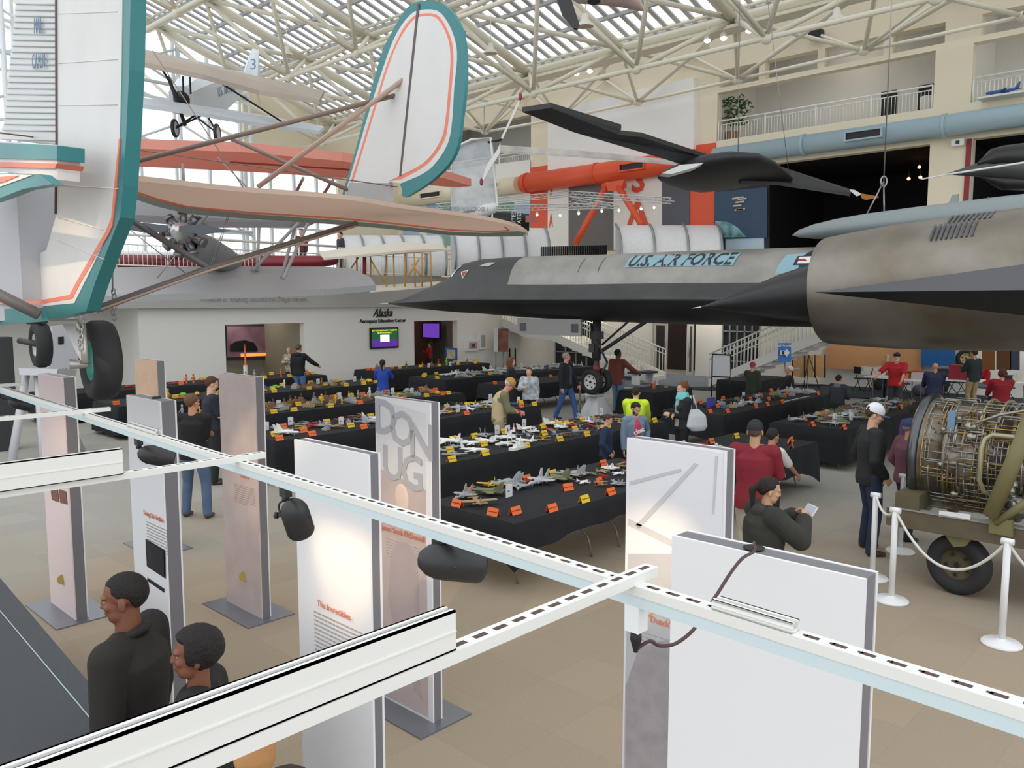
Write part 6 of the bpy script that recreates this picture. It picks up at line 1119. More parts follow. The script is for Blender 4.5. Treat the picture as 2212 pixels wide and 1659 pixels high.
# ---- templates
MODELS = {}
C_ = {n: mat('model_'+n, c, .45) for n, c in dict(grey='a0a3a6', silver='b9bcbf', white='e9e9e6', red='b82a2a', green='74795a', blue='2f5f9a', yellow='e0b030', tan='a88f66', brown='84604a', black='26272a', orange='e06a2c', lime='7ac23a').items()}
def tmpl(kind, mb): MODELS[kind] = mb
def fus(mb, L_, r, nose=.25, n=8, z=.0, tail=.15): mb.lathe([(.001, -L_/2), (r*tail/.3*.6, -L_/2+.02*L_), (r, -L_*.1), (r, L_*.2), (r*.6, L_*.4), (.001, L_/2)], (0, 0, z), (0, 1, 0), n); return mb
def wing(mb, y0, y1, span, sweep, z, t_=.012, taper=.4): 
    for s in (-1, 1): mb.prism([(0, y0, z), (s*span, y0-sweep, z), (s*span, y0-sweep-(y0-y1)*taper, z), (0, y1, z)], (0, 0, t_))
    return mb
def m_jet(): mb = fus(MB(), 1, .06, z=.12); wing(mb, .12, -.32, .36, .28, .11, .014, .3); wing(mb, -.3, -.48, .2, .12, .11, .012, .5); [mb.prism([(s*.07, -.22, .14), (s*.1, -.42, .34), (s*.1, -.5, .34), (s*.07, -.45, .14)], (.01, 0, 0)) for s in (-1, 1)]; mb.box((-.09, -.42, .07), (.09, .1, .14)); mb.ell((0, .22, .17), (.035, .1, .04), n=8, k=5); [mb.tube((x, y, 0), (x, y, .1), .01, n=4) for x, y in ((0, .25), (-.08, -.15), (.08, -.15))]; [mb.tube((s*.2, -.1, .085), (s*.2, -.3, .085), .014, n=5) for s in (-1, 1)]; return mb
def m_prop(): mb = fus(MB(), .8, .055, z=.13, tail=.2); mb.prism([(-.55, .12, .12), (.55, .12, .12), (.55, -.02, .12), (.1, -.1, .12), (-.1, -.1, .12), (-.55, -.02, .12)], (0, 0, .016)); mb.prism([(-.2, -.3, .14), (.2, -.3, .14), (.2, -.38, .14), (-.2, -.38, .14)], (0, 0, .01)); mb.prism([(0, -.28, .15), (0, -.36, .3), (0, -.4, .3), (0, -.4, .15)], (.01, 0, 0)); mb.cb((0, .41, .13), (.3, .012, .03)); mb.cb((0, .41, .13), (.03, .012, .3)); mb.ell((0, .05, .18), (.035, .08, .04), n=8, k=5); [mb.tube((s*.15, .08, 0), (s*.15, .06, .12), .012, n=4) for s in (-1, 1)]; return mb
def m_liner(): mb = MB().lathe([(.001, -.5), (.03, -.42), (.055, -.2), (.055, .35), (.04, .45), (.001, .5)], (0, 0, .12), (0, 1, 0), 10); wing(mb, .14, -.08, .46, .3, .1, .012, .3); wing(mb, -.36, -.47, .18, .1, .13, .01, .4); mb.prism([(0, -.33, .16), (0, -.46, .34), (0, -.5, .34), (0, -.48, .16)], (.012, 0, 0)); [mb.tube((s*x, .06-x*.5, .07), (s*x, .16-x*.5, .07), .028, n=7) for s in (-1, 1) for x in (.16,)]; [mb.tube((x, y, 0), (x, y, .1), .01, n=4) for x, y in ((0, .3), (-.06, -.05), (.06, -.05))]; return mb
def m_bi(): mb = fus(MB(), .7, .06, z=.14, tail=.2); [mb.prism([(-.45, .14, z), (.45, .14, z), (.45, .0, z), (-.45, .0, z)], (0, 0, .014)) for z in (.08, .28)]; [mb.tube((x, y, .09), (x, y, .28), .008, n=4) for x in (-.35, .35) for y in (.03, .11)]; mb.prism([(-.17, -.27, .15), (.17, -.27, .15), (.17, -.35, .15), (-.17, -.35, .15)], (0, 0, .01)); mb.prism([(0, -.26, .16), (0, -.33, .28), (0, -.37, .26), (0, -.36, .15)], (.01, 0, 0)); mb.cb((0, .36, .14), (.26, .01, .03)); [mb.lathe([(.001, -.015), (.06, -.012), (.06, .012), (.001, .015)], (s*.12, .1, .06), (1, 0, 0), 10) for s in (-1, 1)]; return mb
def m_tank(): mb = MB().box((-.28, -.45, .05), (.28, .45, .2)); mb.prism([(-.25, .45, .12), (-.25, .3, .26), (-.25, -.45, .26), (-.25, -.45, .12)], (.5, 0, 0)); mb.lathe([(.2, 0), (.18, .12), (.1, .14), (.001, .14)], (0, -.02, .26), n=12); mb.tube((0, .1, .33), (0, .62, .34), .02, n=6); [mb.tube((s*.22, y, .08), (s*.32, y, .08), .075, n=10) for s in (-1, 1) for y in (-.34, -.17, 0, .17, .34)]; return mb
def m_car(): mb = MB(); mb.loft([[Vector((x, y, z)) for x, z in ((-.2, .06), (.2, .06), (.2, h1), (.15, h2), (-.15, h2), (-.2, h1))] for y, h1, h2 in ((-.5, .15, .17), (-.3, .18, .2), (-.2, .18, .3), (.05, .18, .3), (.2, .17, .19), (.5, .12, .14))], smooth=False); [mb.tube((s*.15, y, .07), (s*.22, y, .07), .07, n=10) for s in (-1, 1) for y in (-.32, .32)]; return mb
def m_ship(): mb = MB().prism([(-.09, -.5, 0), (.09, -.5, 0), (.1, .2, 0), (0, .5, 0), (-.1, .2, 0)], (0, 0, .08)); mb.box((-.06, -.3, .08), (.06, .15, .14)); mb.box((-.04, -.1, .14), (.04, .08, .22)); mb.tube((0, .0, .2), (0, 0, .36), .01, n=5); mb.tube((0, -.2, .1), (0, -.22, .24), .035, n=8); return mb
def m_heli(): mb = MB().ell((0, .1, .16), (.09, .2, .1), n=10, k=7); mb.tube((0, 0, .18), (0, -.5, .2), .035, .015, n=6); mb.cb((0, .1, .3), (.9, .04, .01), rz=.5); mb.cb((0, .1, .3), (.9, .04, .01), rz=2.07); mb.prism([(0, -.45, .2), (0, -.55, .32), (0, -.55, .18)], (.01, 0, 0)); mb.tube((0, .1, .2), (0, .1, .31), .015, n=5); [mb.tube((s*.1, -.15, .01), (s*.1, .3, .01), .012, n=4).tube((s*.1, .1, .01), (0, .1, .12), .01, n=4) for s in (-1, 1)]; return mb
def m_fig(): mb = MB().lathe([(.12, 0), (.12, .03), (.05, .04), (.08, .2), (.1, .4), (.05, .55), (.001, .56)], n=10); mb.ell((0, 0, .64), (.08, .08, .1), n=10, k=6); mb.cap((-.1, 0, .42), .035, (-.16, .1, .25), .03, 8).cap((.1, 0, .42), .035, (.16, .12, .3), .03, 8); return mb
def m_box(): return MB().box((-.25, -.18, 0), (.25, .18, .16)).box((-.2, -.13, .16), (.2, .13, .2)).tube((-.1, 0, .2), (-.1, 0, .34), .04, n=8).tube((.12, 0, .2), (.12, 0, .28), .05, n=8)
KIND = {'jet': (m_jet, 'model_jet', .42), 'propeller plane': (m_prop, 'model_propeller_plane', .3), 'airliner': (m_liner, 'model_airliner', .42), 'biplane': (m_bi, 'model_biplane', .28), 'tank': (m_tank, 'model_tank', .2), 'car': (m_car, 'model_car', .18), 'ship': (m_ship, 'model_ship', .4), 'helicopter': (m_heli, 'model_helicopter', .3), 'figure': (m_fig, 'model_figure', .2), 'vehicle kit': (m_box, 'model_vehicle', .26)}
_mc = {}
def model(kind, col, x, y, z, L_, rz_, label, group):
    k = (kind, col)
    if k not in _mc:
        f, nm, _ = KIND[kind]; o = f().build(nm, C_[col]); o['category'] = 'model '+('aircraft' if kind in ('jet', 'propeller plane', 'airliner', 'biplane', 'helicopter') else kind.split()[0]); _mc[k] = o
        if kind == 'jet': c = MB().ell((0, .24, .175), (.033, .09, .036), n=10, k=6).build('canopy', mat('canopy_dark', '2c3136', .15)); c.parent = o
    else: o = dup(_mc[k])
    o.location = (x, y, z); o.rotation_euler = (0, 0, rz_); o.scale = (L_, L_, L_); o['label'] = label; o['group'] = group; return o
def fill(tn, kinds, cols, sx_, sy_, prob, L_=(.8, 1.15), x_rng=(0, 1), y_rng=(0, 1), facing=None, avoid=()):
    x0, x1, y0, y1, z, lab = TABS[tn]; rr = random.Random(tn+str(kinds)); X0, X1 = x0+.14+(x1-x0-.28)*x_rng[0], x0+.14+(x1-x0-.28)*x_rng[1]; Y0, Y1 = y0+.16+(y1-y0-.32)*y_rng[0], y0+.16+(y1-y0-.32)*y_rng[1]
    nx, ny = max(1, int((X1-X0)/sx_)), max(1, int((Y1-Y0)/sy_))
    for i in range(nx):
        for j in range(ny):
            if rr.random() > prob: continue
            x = X0+(i+.5)*(X1-X0)/nx+rr.uniform(-.05, .05); y = Y0+(j+.5)*(Y1-Y0)/ny+rr.uniform(-.05, .05); k = rr.choice(kinds); c = rr.choice(cols[k] if isinstance(cols, dict) else cols); sz = KIND[k][2]*rr.uniform(*L_)
            if any(abs(x-a)*1 < .14 and abs(y-b_) < .15 for a, b_ in avoid): continue
            d = ['near', 'middle', 'far'][2-min(2, int((x-x0)/(x1-x0)*3))]; al = ['left end', 'left half', 'right half', 'right end'][min(3, int((y-y0)/(y1-y0)*4))]
            model(k, c, x, y, z+.008, sz, facing+rr.uniform(-.4, .4) if facing is not None else rr.uniform(0, 2*PI), '%s model %s, %s %s of the %s' % (c, k, d, al, SHORT[tn]), 'models on the '+SHORT[tn])
# ---- cards
M_or = mat('card_orange', 'f2743a', .6); M_ye = mat('card_yellow', 'efc634', .6); M_wh = mat('card_white', 'e6e6e8', .6)
CARD = {}
def cards(tn, items, txt=False):
    x0, x1, y0, y1, z, lab = TABS[tn]; out = []
    for it in items:
        c, px, py = it[:3]; rot = it[3] if len(it) > 3 else 0; p = Zp(px, py, z+.04); x = min(max(p.x, x0+.07), x1-.07); y = min(max(p.y, y0+.1), y1-.1); out.append((x, y))
        if c == 'w':
            if 'w' not in CARD: mb = MB(); mb.prism([(-.004, -.055, 0), (.0, -.055, 0), (.0, -.055, .15), (-.004, -.055, .15)], (0, .11, 0)); mb.prism([(0, .055, 0), (-.06, .02, 0), (-.06, .02, .15), (0, .055, .15)], (-.002, .003, 0)); CARD['w'] = mb.build('info_card', M_wh); CARD['w']['category'] = 'card'; q = CARD['w']; tl = MB().box((.0005, -.03, .06), (.001, .01, .085)).build('card_print', mat('card_print', 'b8808a', .7)); tl.parent = q; o = q
            else: o = dup(CARD['w'])
            o['label'] = 'white standing info card, %s of the %s' % (['left end', 'left half', 'right half', 'right end'][min(3, int((y-y0)/(y1-y0)*4))], SHORT[tn]); o['group'] = 'white info cards'
        else:
            if c not in CARD:
                mb = MB(); mb.prism([(.035, -.075, 0), (.0, -.075, .085), (-.035, -.075, 0), (-.032, -.075, 0), (.0, -.075, .081), (.032, -.075, 0)], (0, .15, 0)); q = CARD[c] = mb.build('folded_card', M_or if c == 'o' else M_ye); q['category'] = 'card'
                text('DO NOT TOUCH', 'card_lettering', mat('card_ink', '5a2f1c', .7), None, frame(Vector((.0195, 0, .042)), (0, 1, 0), (-.035, 0, .085)), .017, .0004, bold=.0006).parent = q; o = q
            else: o = dup(CARD[c])
            d = ['near', 'middle', 'far'][2-min(2, int((x-x0)/(x1-x0)*3))]; al = ['left end', 'left half', 'right half', 'right end'][min(3, int((y-y0)/(y1-y0)*4))]
            o['label'] = '%s folded card, %s %s of the %s' % ('orange' if c == 'o' else 'yellow', d, al, SHORT[tn]); o['group'] = 'folded warning cards'
        o.location = (x, y, z+.008); o.rotation_euler = (0, 0, R(rot))
    return out
cards('A', [('o', 988, 1088, -90), ('o', 1066, 1107, -85), ('o', 1113, 1104), ('o', 1200, 1100), ('y', 1268, 1080), ('o', 1330, 1065), ('o', 1226, 1053, -12), ('o', 1293, 1040, 8), ('o', 1016, 1060, 6), ('o', 1137, 1034, 4), ('y', 1193, 1023, 6), ('o', 1302, 1001, 4), ('w', 1100, 1068)], True)
aB = cards('B', [('y', 979, 993), ('y', 1059, 981), ('y', 1146, 964), ('y', 1224, 951), ('y', 1283, 940), ('y', 971, 972), ('y', 1044, 959), ('y', 1024, 942), ('y', 978, 948), ('y', 1088, 932), ('y', 1175, 936), ('y', 1172, 921), ('y', 1222, 914), ('y', 1257, 907), ('y', 1241, 926), ('y', 1399, 920), ('y', 1413, 908), ('w', 1074, 934), ('w', 1106, 916), ('w', 1299, 894)])
aC = cards('C', [('o', 972, 906), ('o', 1034, 896), ('y', 1008, 874), ('y', 1126, 869), ('o', 1163, 881), ('y', 1173, 875), ('y', 965, 878), ('w', 989, 887), ('w', 1040, 860), ('w', 1120, 869), ('o', 592, 954), ('o', 693, 941), ('o', 655, 930), ('o', 611, 921), ('y', 593, 938), ('y', 705, 911), ('y', 757, 919), ('y', 800, 899), ('o', 807, 926), ('w', 575, 926), ('w', 610, 911), ('w', 737, 914)])
aD = cards('D', [('y', 593, 890), ('y', 641, 886), ('y', 717, 877), ('o', 780, 870), ('y', 763, 863), ('y', 644, 873), ('y', 685, 859), ('o', 710, 857), ('y', 751, 853), ('o', 780, 851), ('o', 829, 846), ('y', 862, 853), ('o', 876, 860), ('y', 928, 855), ('o', 908, 839), ('o', 931, 846), ('o', 940, 842), ('y', 976, 850), ('o', 969, 852), ('w', 733, 859), ('w', 848, 848), ('w', 890, 848), ('w', 602, 876)])
aE = cards('E', [('y', 597, 846), ('y', 670, 839), ('y', 609, 831), ('y', 702, 830), ('y', 759, 833), ('y', 800, 830), ('y', 812, 825), ('y', 783, 822), ('y', 670, 826), ('y', 727, 822), ('w', 687, 827), ('w', 766, 822), ('o', 249, 871), ('o', 276, 856), ('y', 378, 857)])
aF = cards('F', [('y', 571, 815), ('y', 625, 812), ('y', 675, 806), ('y', 565, 805), ('o', 391, 828), ('y', 414, 815), ('o', 158, 843)])
aG = cards('G', [('o', 793, 798), ('o', 806, 798), ('y', 863, 794), ('y', 908, 791), ('y', 948, 789), ('y', 989, 786), ('y', 1026, 783), ('y', 1039, 781), ('w', 952, 794), ('w', 993, 790)])
aH = cards('H', [('y', 897, 807), ('y', 915, 812), ('y', 943, 816), ('y', 933, 806), ('y', 1023, 809), ('y', 1058, 807), ('y', 1080, 806), ('y', 1085, 794), ('y', 1160, 791), ('y', 1188, 794), ('w', 1059, 797), ('w', 1127, 792)])
aI = cards('I', [('o', 1061, 828), ('o', 1189, 813), ('o', 1167, 829), ('o', 1251, 806)]); cards('J', [('o', 1401, 830), ('o', 1412, 838), ('w', 1420, 828)])
aK = cards('K', [('o', 1533, 889), ('o', 1571, 888), ('o', 1632, 878), ('o', 1657, 873), ('o', 1689, 868), ('o', 1510, 869), ('o', 1553, 860), ('o', 1549, 877), ('o', 1620, 862), ('o', 1643, 854), ('o', 1660, 862), ('o', 1699, 848), ('o', 1694, 854), ('o', 1660, 843), ('o', 1766, 850), ('w', 1607, 858)])
aL = cards('L', [('o', 1748, 918), ('o', 1738, 905), ('o', 1777, 897), ('o', 1832, 925), ('o', 1885, 905), ('o', 1868, 896), ('o', 1909, 879), ('o', 1946, 879), ('w', 1805, 906), ('w', 1840, 904)])
aA2 = cards('A2', [('o', 1536, 953), ('y', 1590, 942), ('o', 1709, 950, 10), ('o', 1706, 954, 30), ('o', 1725, 965, 20), ('o', 1586, 1001)])
# nearest table: named jets placed one by one
GA = 'models on the nearest table'
for kind, col, px, py, L_, ang, lab in (('jet', 'grey', 998, 1078, .42, 200, 'grey model jet between the two left orange cards on the nearest table'), ('propeller plane', 'tan', 1030, 1092, .44, 60, 'tan and grey model plane at the left corner of the nearest table'), ('jet', 'green', 1048, 1068, .46, 120, 'olive model jet beside the white card on the nearest table'), ('propeller plane', 'yellow', 1062, 1052, .36, 30, 'yellow-tailed model plane behind the olive jet on the nearest table'), ('jet', 'grey', 1092, 1050, .48, 160, 'grey swing-wing model jet behind the white card on the nearest table'), ('jet', 'grey', 1120, 1058, .40, 220, 'grey model jet right of the white card on the nearest table'), ('jet', 'silver', 1160, 1048, .52, 195, 'large pale grey twin-tailed model jet in the middle of the nearest table'), ('jet', 'green', 1197, 1040, .44, 150, 'olive model jet right of the pale twin-tailed one on the nearest table'), ('jet', 'grey', 1228, 1030, .46, 130, 'dark grey model jet behind an orange card on the nearest table'), ('jet', 'grey', 1250, 1028, .34, 210, 'smaller grey model jet at the head of the dense cluster on the nearest table')):
    p = Zp(px, py, .76); model(kind, col, p.x, p.y, .758, L_, R(ang), lab, GA)
fill('A', ['propeller plane', 'propeller plane', 'jet', 'biplane'], {'propeller plane': ['green', 'tan', 'grey', 'silver', 'white'], 'jet': ['grey', 'white', 'silver'], 'biplane': ['tan', 'red']}, .24, .22, .9, (.6, .85), (.18, .92), (.50, .98))
fill('A2', ['jet', 'airliner', 'propeller plane'], {'jet': ['white', 'grey'], 'airliner': ['white', 'silver'], 'propeller plane': ['red', 'grey', 'yellow', 'silver']}, .28, .26, .85, (.7, 1), (0, 1), (.02, .55), avoid=aA2); fill('A2', ['vehicle kit', 'propeller plane'], ['grey', 'black'], .35, .4, .5, (.6, .8), (.3, 1), (.6, 1), avoid=aA2)
fill('B', ['airliner', 'airliner', 'propeller plane', 'jet'], {'airliner': ['white'], 'propeller plane': ['white', 'red', 'grey'], 'jet': ['white', 'grey']}, .34, .32, .9, (.8, 1.25), (0, 1), (.2, .48), avoid=aB)
fill('B', ['propeller plane', 'propeller plane', 'jet', 'biplane', 'helicopter'], {'propeller plane': ['red', 'tan', 'grey', 'silver', 'yellow', 'red'], 'jet': ['grey', 'red', 'white'], 'biplane': ['red', 'brown', 'yellow'], 'helicopter': ['grey']}, .27, .27, .9, (.8, 1.1), (0, 1), (.5, .95), avoid=aB)
p = Zp(962, 955, .8); model('airliner', 'white', p.x, p.y, .76, .62, R(100), 'largest white model airliner at the left of the second table row', 'models on the second table row')
p = Zp(1125, 968, .76); model('ship', 'white', p.x, p.y, .758, .55, R(10), 'white model ship on the near edge of the second table row', 'models on the second table row'); p = Zp(1212, 917, .8); model('propeller plane', 'yellow', p.x, p.y, .76, .5, R(70), 'bright yellow model plane in the middle of the second table row', 'models on the second table row')
# launch tower model
p = Zp(1110, 965, .758); t = thing('model_rocket', 'model rocket', 'tall black and white model rocket standing on the second table row', p)
MB().lathe([(.0, 0), (.028, 0), (.026, .03), (.03, .04), (.03, .17), (.02, .2), (.02, .27), (.012, .3), (.004, .33), (.004, .37), (.001, .38)], p, n=14).build('body', C_['white'], t)
for z0, z1 in ((.05, .08), (.12, .15), (.21, .24)): MB().lathe([(.031, z0), (.031, z1)], p, n=14).build('black_band', C_['black'], t)
for k in range(4): a = R(45+90*k); d = Vector((math.cos(a), math.sin(a), 0)); MB().prism([p+d*.02, p+d*.06, p+d*.02+Vector((0, 0, .09))], Vector((-d.y, d.x, 0))*.004).build('fin', C_['black'], t)
o = MB().cb(p+Vector((-.12, -.02, .27)), (.01, .1, .13)).tube(p+Vector((-.12, -.02, 0)), p+Vector((-.12, -.02, .22)), .006).build('rocket_picture', M_wh, t); MB().prism([p+Vector((-.114, -.035, .24)), p+Vector((-.114, -.005, .24)), p+Vector((-.114, -.02, .31))], (.001, 0, 0)).build('black_print', C_['black'], o)
mix = ['propeller plane', 'jet', 'airliner', 'biplane', 'vehicle kit', 'helicopter']; MC = {'propeller plane': ['red', 'silver', 'grey', 'yellow', 'blue', 'tan'], 'jet': ['grey', 'white', 'silver'], 'airliner': ['white', 'silver'], 'biplane': ['red', 'yellow', 'brown'], 'vehicle kit': ['tan', 'brown', 'grey'], 'helicopter': ['green', 'grey'], 'tank': ['green', 'tan', 'grey'], 'car': ['red', 'yellow', 'blue', 'orange', 'white', 'black', 'lime'], 'figure': ['tan', 'brown', 'grey', 'yellow', 'white'], 'ship': ['grey', 'tan', 'brown']}
fill('C', mix, MC, .28, .27, .92, (1.0, 1.3), (.05, .9), (.02, .98), avoid=aC)
fill('D', ['figure', 'tank', 'vehicle kit', 'figure', 'ship', 'car'], MC, .32, .30, .85, (1.1, 1.7), (.1, .9), (.0, 1), avoid=aD)
fill('E', ['car', 'car', 'vehicle kit', 'ship', 'figure'], MC, .34, .3, .88, (1.2, 1.8), (.1, .9), (.1, 1), avoid=aE)
fill('F', ['car', 'vehicle kit', 'figure'], {'car': ['red', 'orange', 'red', 'grey'], 'vehicle kit': ['red', 'brown', 'orange'], 'figure': ['orange', 'red', 'grey']}, .36, .3, .95, (1.3, 2.0), (.3, .9), (0, 1), avoid=aF)
fill('G', ['car', 'figure', 'helicopter', 'ship', 'vehicle kit'], {'car': ['orange', 'red', 'black', 'lime'], 'figure': ['lime', 'orange', 'brown', 'red'], 'helicopter': ['grey'], 'ship': ['brown'], 'vehicle kit': ['silver', 'orange']}, .42, .36, .85, (1.2, 2.1), (.3, .95), (.05, 1), avoid=aG)
fill('H', ['airliner', 'jet', 'propeller plane', 'ship'], {'airliner': ['white', 'silver'], 'jet': ['silver', 'white', 'grey'], 'propeller plane': ['white', 'blue', 'grey'], 'ship': ['grey']}, .36, .34, .95, (1.1, 1.4), (.2, .95), (.08, 1), avoid=aH)
fill('I', ['ship', 'vehicle kit', 'tank'], MC, .4, .45, .6, (.8, 1.2), (.2, .9), (.15, 1), avoid=aI); fill('J', ['vehicle kit', 'propeller plane'], ['brown', 'grey'], .4, .5, .6, (.7, 1), (.2, .9), (.2, 1))
fill('K', ['tank', 'vehicle kit', 'ship', 'car', 'propeller plane', 'tank'], {'tank': ['grey', 'green', 'black'], 'vehicle kit': ['grey', 'black', 'tan'], 'ship': ['grey', 'silver'], 'car': ['grey', 'blue', 'white', 'black'], 'propeller plane': ['grey', 'silver']}, .30, .28, .92, (1.0, 1.5), (.1, .85), (.12, .98), avoid=aK)
fill('L', ['tank', 'tank', 'vehicle kit', 'propeller plane'], {'tank': ['green', 'tan', 'brown', 'grey'], 'vehicle kit': ['green', 'brown'], 'propeller plane': ['white', 'silver', 'grey']}, .28, .27, .93, (1.1, 1.6), (.05, .9), (.03, 1), avoid=aL)
# odd items
p = Zp(1535, 880, .76); t = thing('blue_box', 'box', 'blue upright box on the left end of the long right-hand table', p); MB().box((p.x-.05, p.y-.1, .758), (p.x+.05, p.y+.1, .98)).build('carton', mat('box_blue', '3a3f9a', .5), t); MB().box((p.x+.05, p.y-.08, .8), (p.x+.052, p.y+.08, .95)).build('printed_front', mat('box_blue_print', '4f55b5', .4), t)
for k in range(9):
    p = Zp(1697+k*6, 867-k*1.3, .76); o = MB().lathe([(.001, 0), (.035, 0), (.035, .01), (.001, .012)], (0, 0, 0), n=12).build('white_disc', M_wh); o.location = (p.x, p.y, .758); tag(o, 'disc', 'one of a row of small white discs along the long right-hand table', 'row of white discs')
p = Zp(1710, 795, .78); tag(MB().box((p.x-.1, p.y-.2, .76), (p.x+.2, p.y+.2, .785)).build('paper_stack', M_wh), 'papers', 'loose white papers on the sign-in desk')
# tall rocket by the window opening
p = Zp(531, 812, .77); t = thing('model_rocket', 'model rocket', 'tall orange model rocket standing on the sixth table row by the window opening', p); MB().lathe([(.001, 0), (.07, 0), (.07, .35), (.03, .36), (.03, .75), (.012, .95), (.001, 1.0)], p, n=10).build('body', C_['orange'], t); MB().lathe([(.073, .05), (.073, .33)], p, n=10).build('white_base', C_['white'], t)
# ================= ENGINE ON ITS CART, SIGNS, FURNITURE =================
t = en = thing('jet_engine', 'jet engine', 'bare jet engine covered in gold and silver pipes on an olive cart', (-1.5, 9.9, 0))
EC, ER = Vector((-2.86, 9.88, 1.36)), .62; ex = Vector((1, 0, 0))
MB().lathe([(.001, .5), (.3, .45), (ER-.05, .02), (ER+.02, -.03), (ER+.05, .0), (ER+.05, .05), (ER+.01, .07)], EC, ex, 60).build('front_flange', mat('flange_dark', '5b5d60', .25, .8), en)
MB().lathe([(ER+.01, .07), (ER-.01, .1), (ER-.01, .3), (ER+.02, .31), (ER+.02, .34), (ER-.02, .36), (ER-.03, .9), (ER+.01, .91), (ER+.01, .95), (ER-.04, .97), (ER-.06, 1.6), (ER, 1.62), (ER, 1.66), (ER-.05, 1.7), (ER-.05, 3.6), (.001, 3.61)], EC, ex, 60).build('engine_casing', mat('casing_dark', '8b8780', .34, .8, noise=1, scale=5, col2='6b5d49', bump=.3), en)
def es(x, a, o=.02): return EC+Vector((x, -(ER+o)*math.sin(R(a)), (ER+o)*math.cos(R(a))))
M_gold = mat('pipe_gold', 'a8884a', .3, .9); M_sp = mat('pipe_silver', '99958c', .35, .85); M_kh = mat('pipe_khaki', 'a39a7c', .35, .6); rr = random.Random(3)
for k in range(150):
    x, a = rr.uniform(.12, 1.75), rr.uniform(15, 128); r = rr.choice((.004, .005, .006, .009)); o = rr.uniform(.01, .05); P = [(x, a)]; d = rr.choice('xa')
    for q in range(rr.choice((2, 3, 3, 4))):
        if d == 'x': x = min(1.9, max(.12, x+rr.choice((-1, 1))*rr.uniform(.08, .5)))
        else: a = min(140, max(8, a+rr.choice((-1, 1))*rr.uniform(8, 34)))
        P.append((x, a)); d = 'a' if d == 'x' else 'x'
    pts = []
    for (x0, a0), (x1, a1) in zip(P, P[1:]):
        for f in ([.06, .35, .65, .94]): pts.append(es(x0+(x1-x0)*f, a0+(a1-a0)*f, o))
    pts = [es(*P[0], -.02)]+pts+[es(*P[-1], -.02)]
    if k < 95: MB().path(pts, r, 6).build('pipe', M_gold if rr.random() < .42 else M_sp, en)
    else:
        if k == 95: bulk = MB()
        bulk.path(pts, r, 5)
tag(bulk.build('small_pipes', M_sp, en), kind='stuff')
MB().path([es(1.35, 60, .07), es(1.0, 60, .09), es(.78, 60, .1), es(.72, 64, .1), es(.70, 72, .1), es(.70, 98, .1), es(.74, 108, .1), es(.85, 112, .08)], .026, 12).build('large_pipe', M_kh, en)
MB().path([es(1.35, 60, .07), es(1.5, 62, .07), es(1.58, 70, .06), es(1.6, 85, .05)], .024, 12).build('large_pipe', M_kh, en)
for x in (.62, .78, 1.28, 1.36): MB().path([es(x, a, .03) for a in range(-30, 46, 8)], .014, 8).build('hoop_pipe', M_kh, en)
MB().path([es(.55, 52, .07), es(.8, 40, .1), es(1.0, 34, .11), es(1.25, 42, .1), es(1.6, 50, .08), es(1.9, 52, .08)], .016, 8).build('linkage_rod', M_sp, en)
for x, a, s in ((.55, 52, .07), (.42, 45, .05), (.58, 62, .06), (.3, 58, .05), (.32, 90, .05), (1.0, 100, .06), (1.15, 36, .05), (.6, 36, .045), (1.5, 48, .06), (.45, 118, .05), (1.6, 40, .05)):
    c = es(x, a, .04); n_ = (c-EC-ex*x).normalized(); MB().lathe([(.001, -s*.7), (s*.7, -s*.7), (s*.75, 0), (s*.5, .01), (s*.55, s*.6), (.001, s*.8)], c, ex if int(x*100) % 2 else n_, 14).box(c-Vector((s*.6, .02, s*.4)), c+Vector((s*.6, .03, s*.4))).build('fitting', M_sp, en)
MB().cb(es(.36, 50, .03), (.07, .05, .26)).build('blue_valve', mat('valve_blue', '6f8fa8', .5), en)
mb = MB()
for c, r in ((es(1.2, 108, .12), .1), (es(1.05, 115, .14), .12), (es(1.35, 112, .12), .1), (es(.95, 104, .1), .07), (es(1.5, 118, .1), .09)): mb.ell(c, (r*1.2, r, r*.9)); mb.lathe([(.001, 0), (r*.5, 0), (r*.5, r*1.3), (.001, r*1.35)], c, (-.3, -1, .2), 12)
remeshed(mb, 'gearbox', mat('gearbox_silver', 'a3a09a', .3, .85, noise=.3, scale=14, bump=.5), en, .012, 1); MB().ell(es(1.22, 114, .2), (.05, .04, .05)).build('red_cap', mat('cap_copper', 'b0522f', .35, .5), en)
t = ct = thing('engine_cart', 'cart', 'olive steel transport cart with a rubber wheel carrying the bare jet engine', (-1.5, 9.6, 0)); M_ol = mat('olive_paint', '5f583f', .55, noise=.15, scale=6); M_ol2 = mat('olive_light', '77704c', .55)
yb = 9.08
f = MB().box((-3.0, yb-.04, .66), (1.4, yb+.04, .86)).box((-3.0, 10.6, .66), (1.4, 10.68, .86)).box((-3.0, yb, .68), (-2.9, 10.6, .84)).box((-1.0, yb, .68), (-.9, 10.6, .84)).build('frame_beam', mat('beam_brown', '655b48', .55, noise=.15, scale=6), ct)
MB().box((-3.0, yb-.055, .855), (1.4, yb+.06, .868)).build('beam_flange', mat('flange_grey', '8f8f8a', .5), f)
MB().box((-2.92, yb-.03, .868), (-2.68, yb+.35, 1.03)).build('saddle_block', M_ol, ct)
A, B = Yp(2029, 1104, yb-.045), Yp(2097, 1124, yb-.045); MB().prism([Yp(2029, 1103, yb-.045), Yp(2097, 1111, yb-.045), Yp(2096, 1125, yb-.045), Yp(2028, 1115, yb-.045)], (0, -.004, 0)).build('white_plate', M_wh, ct)
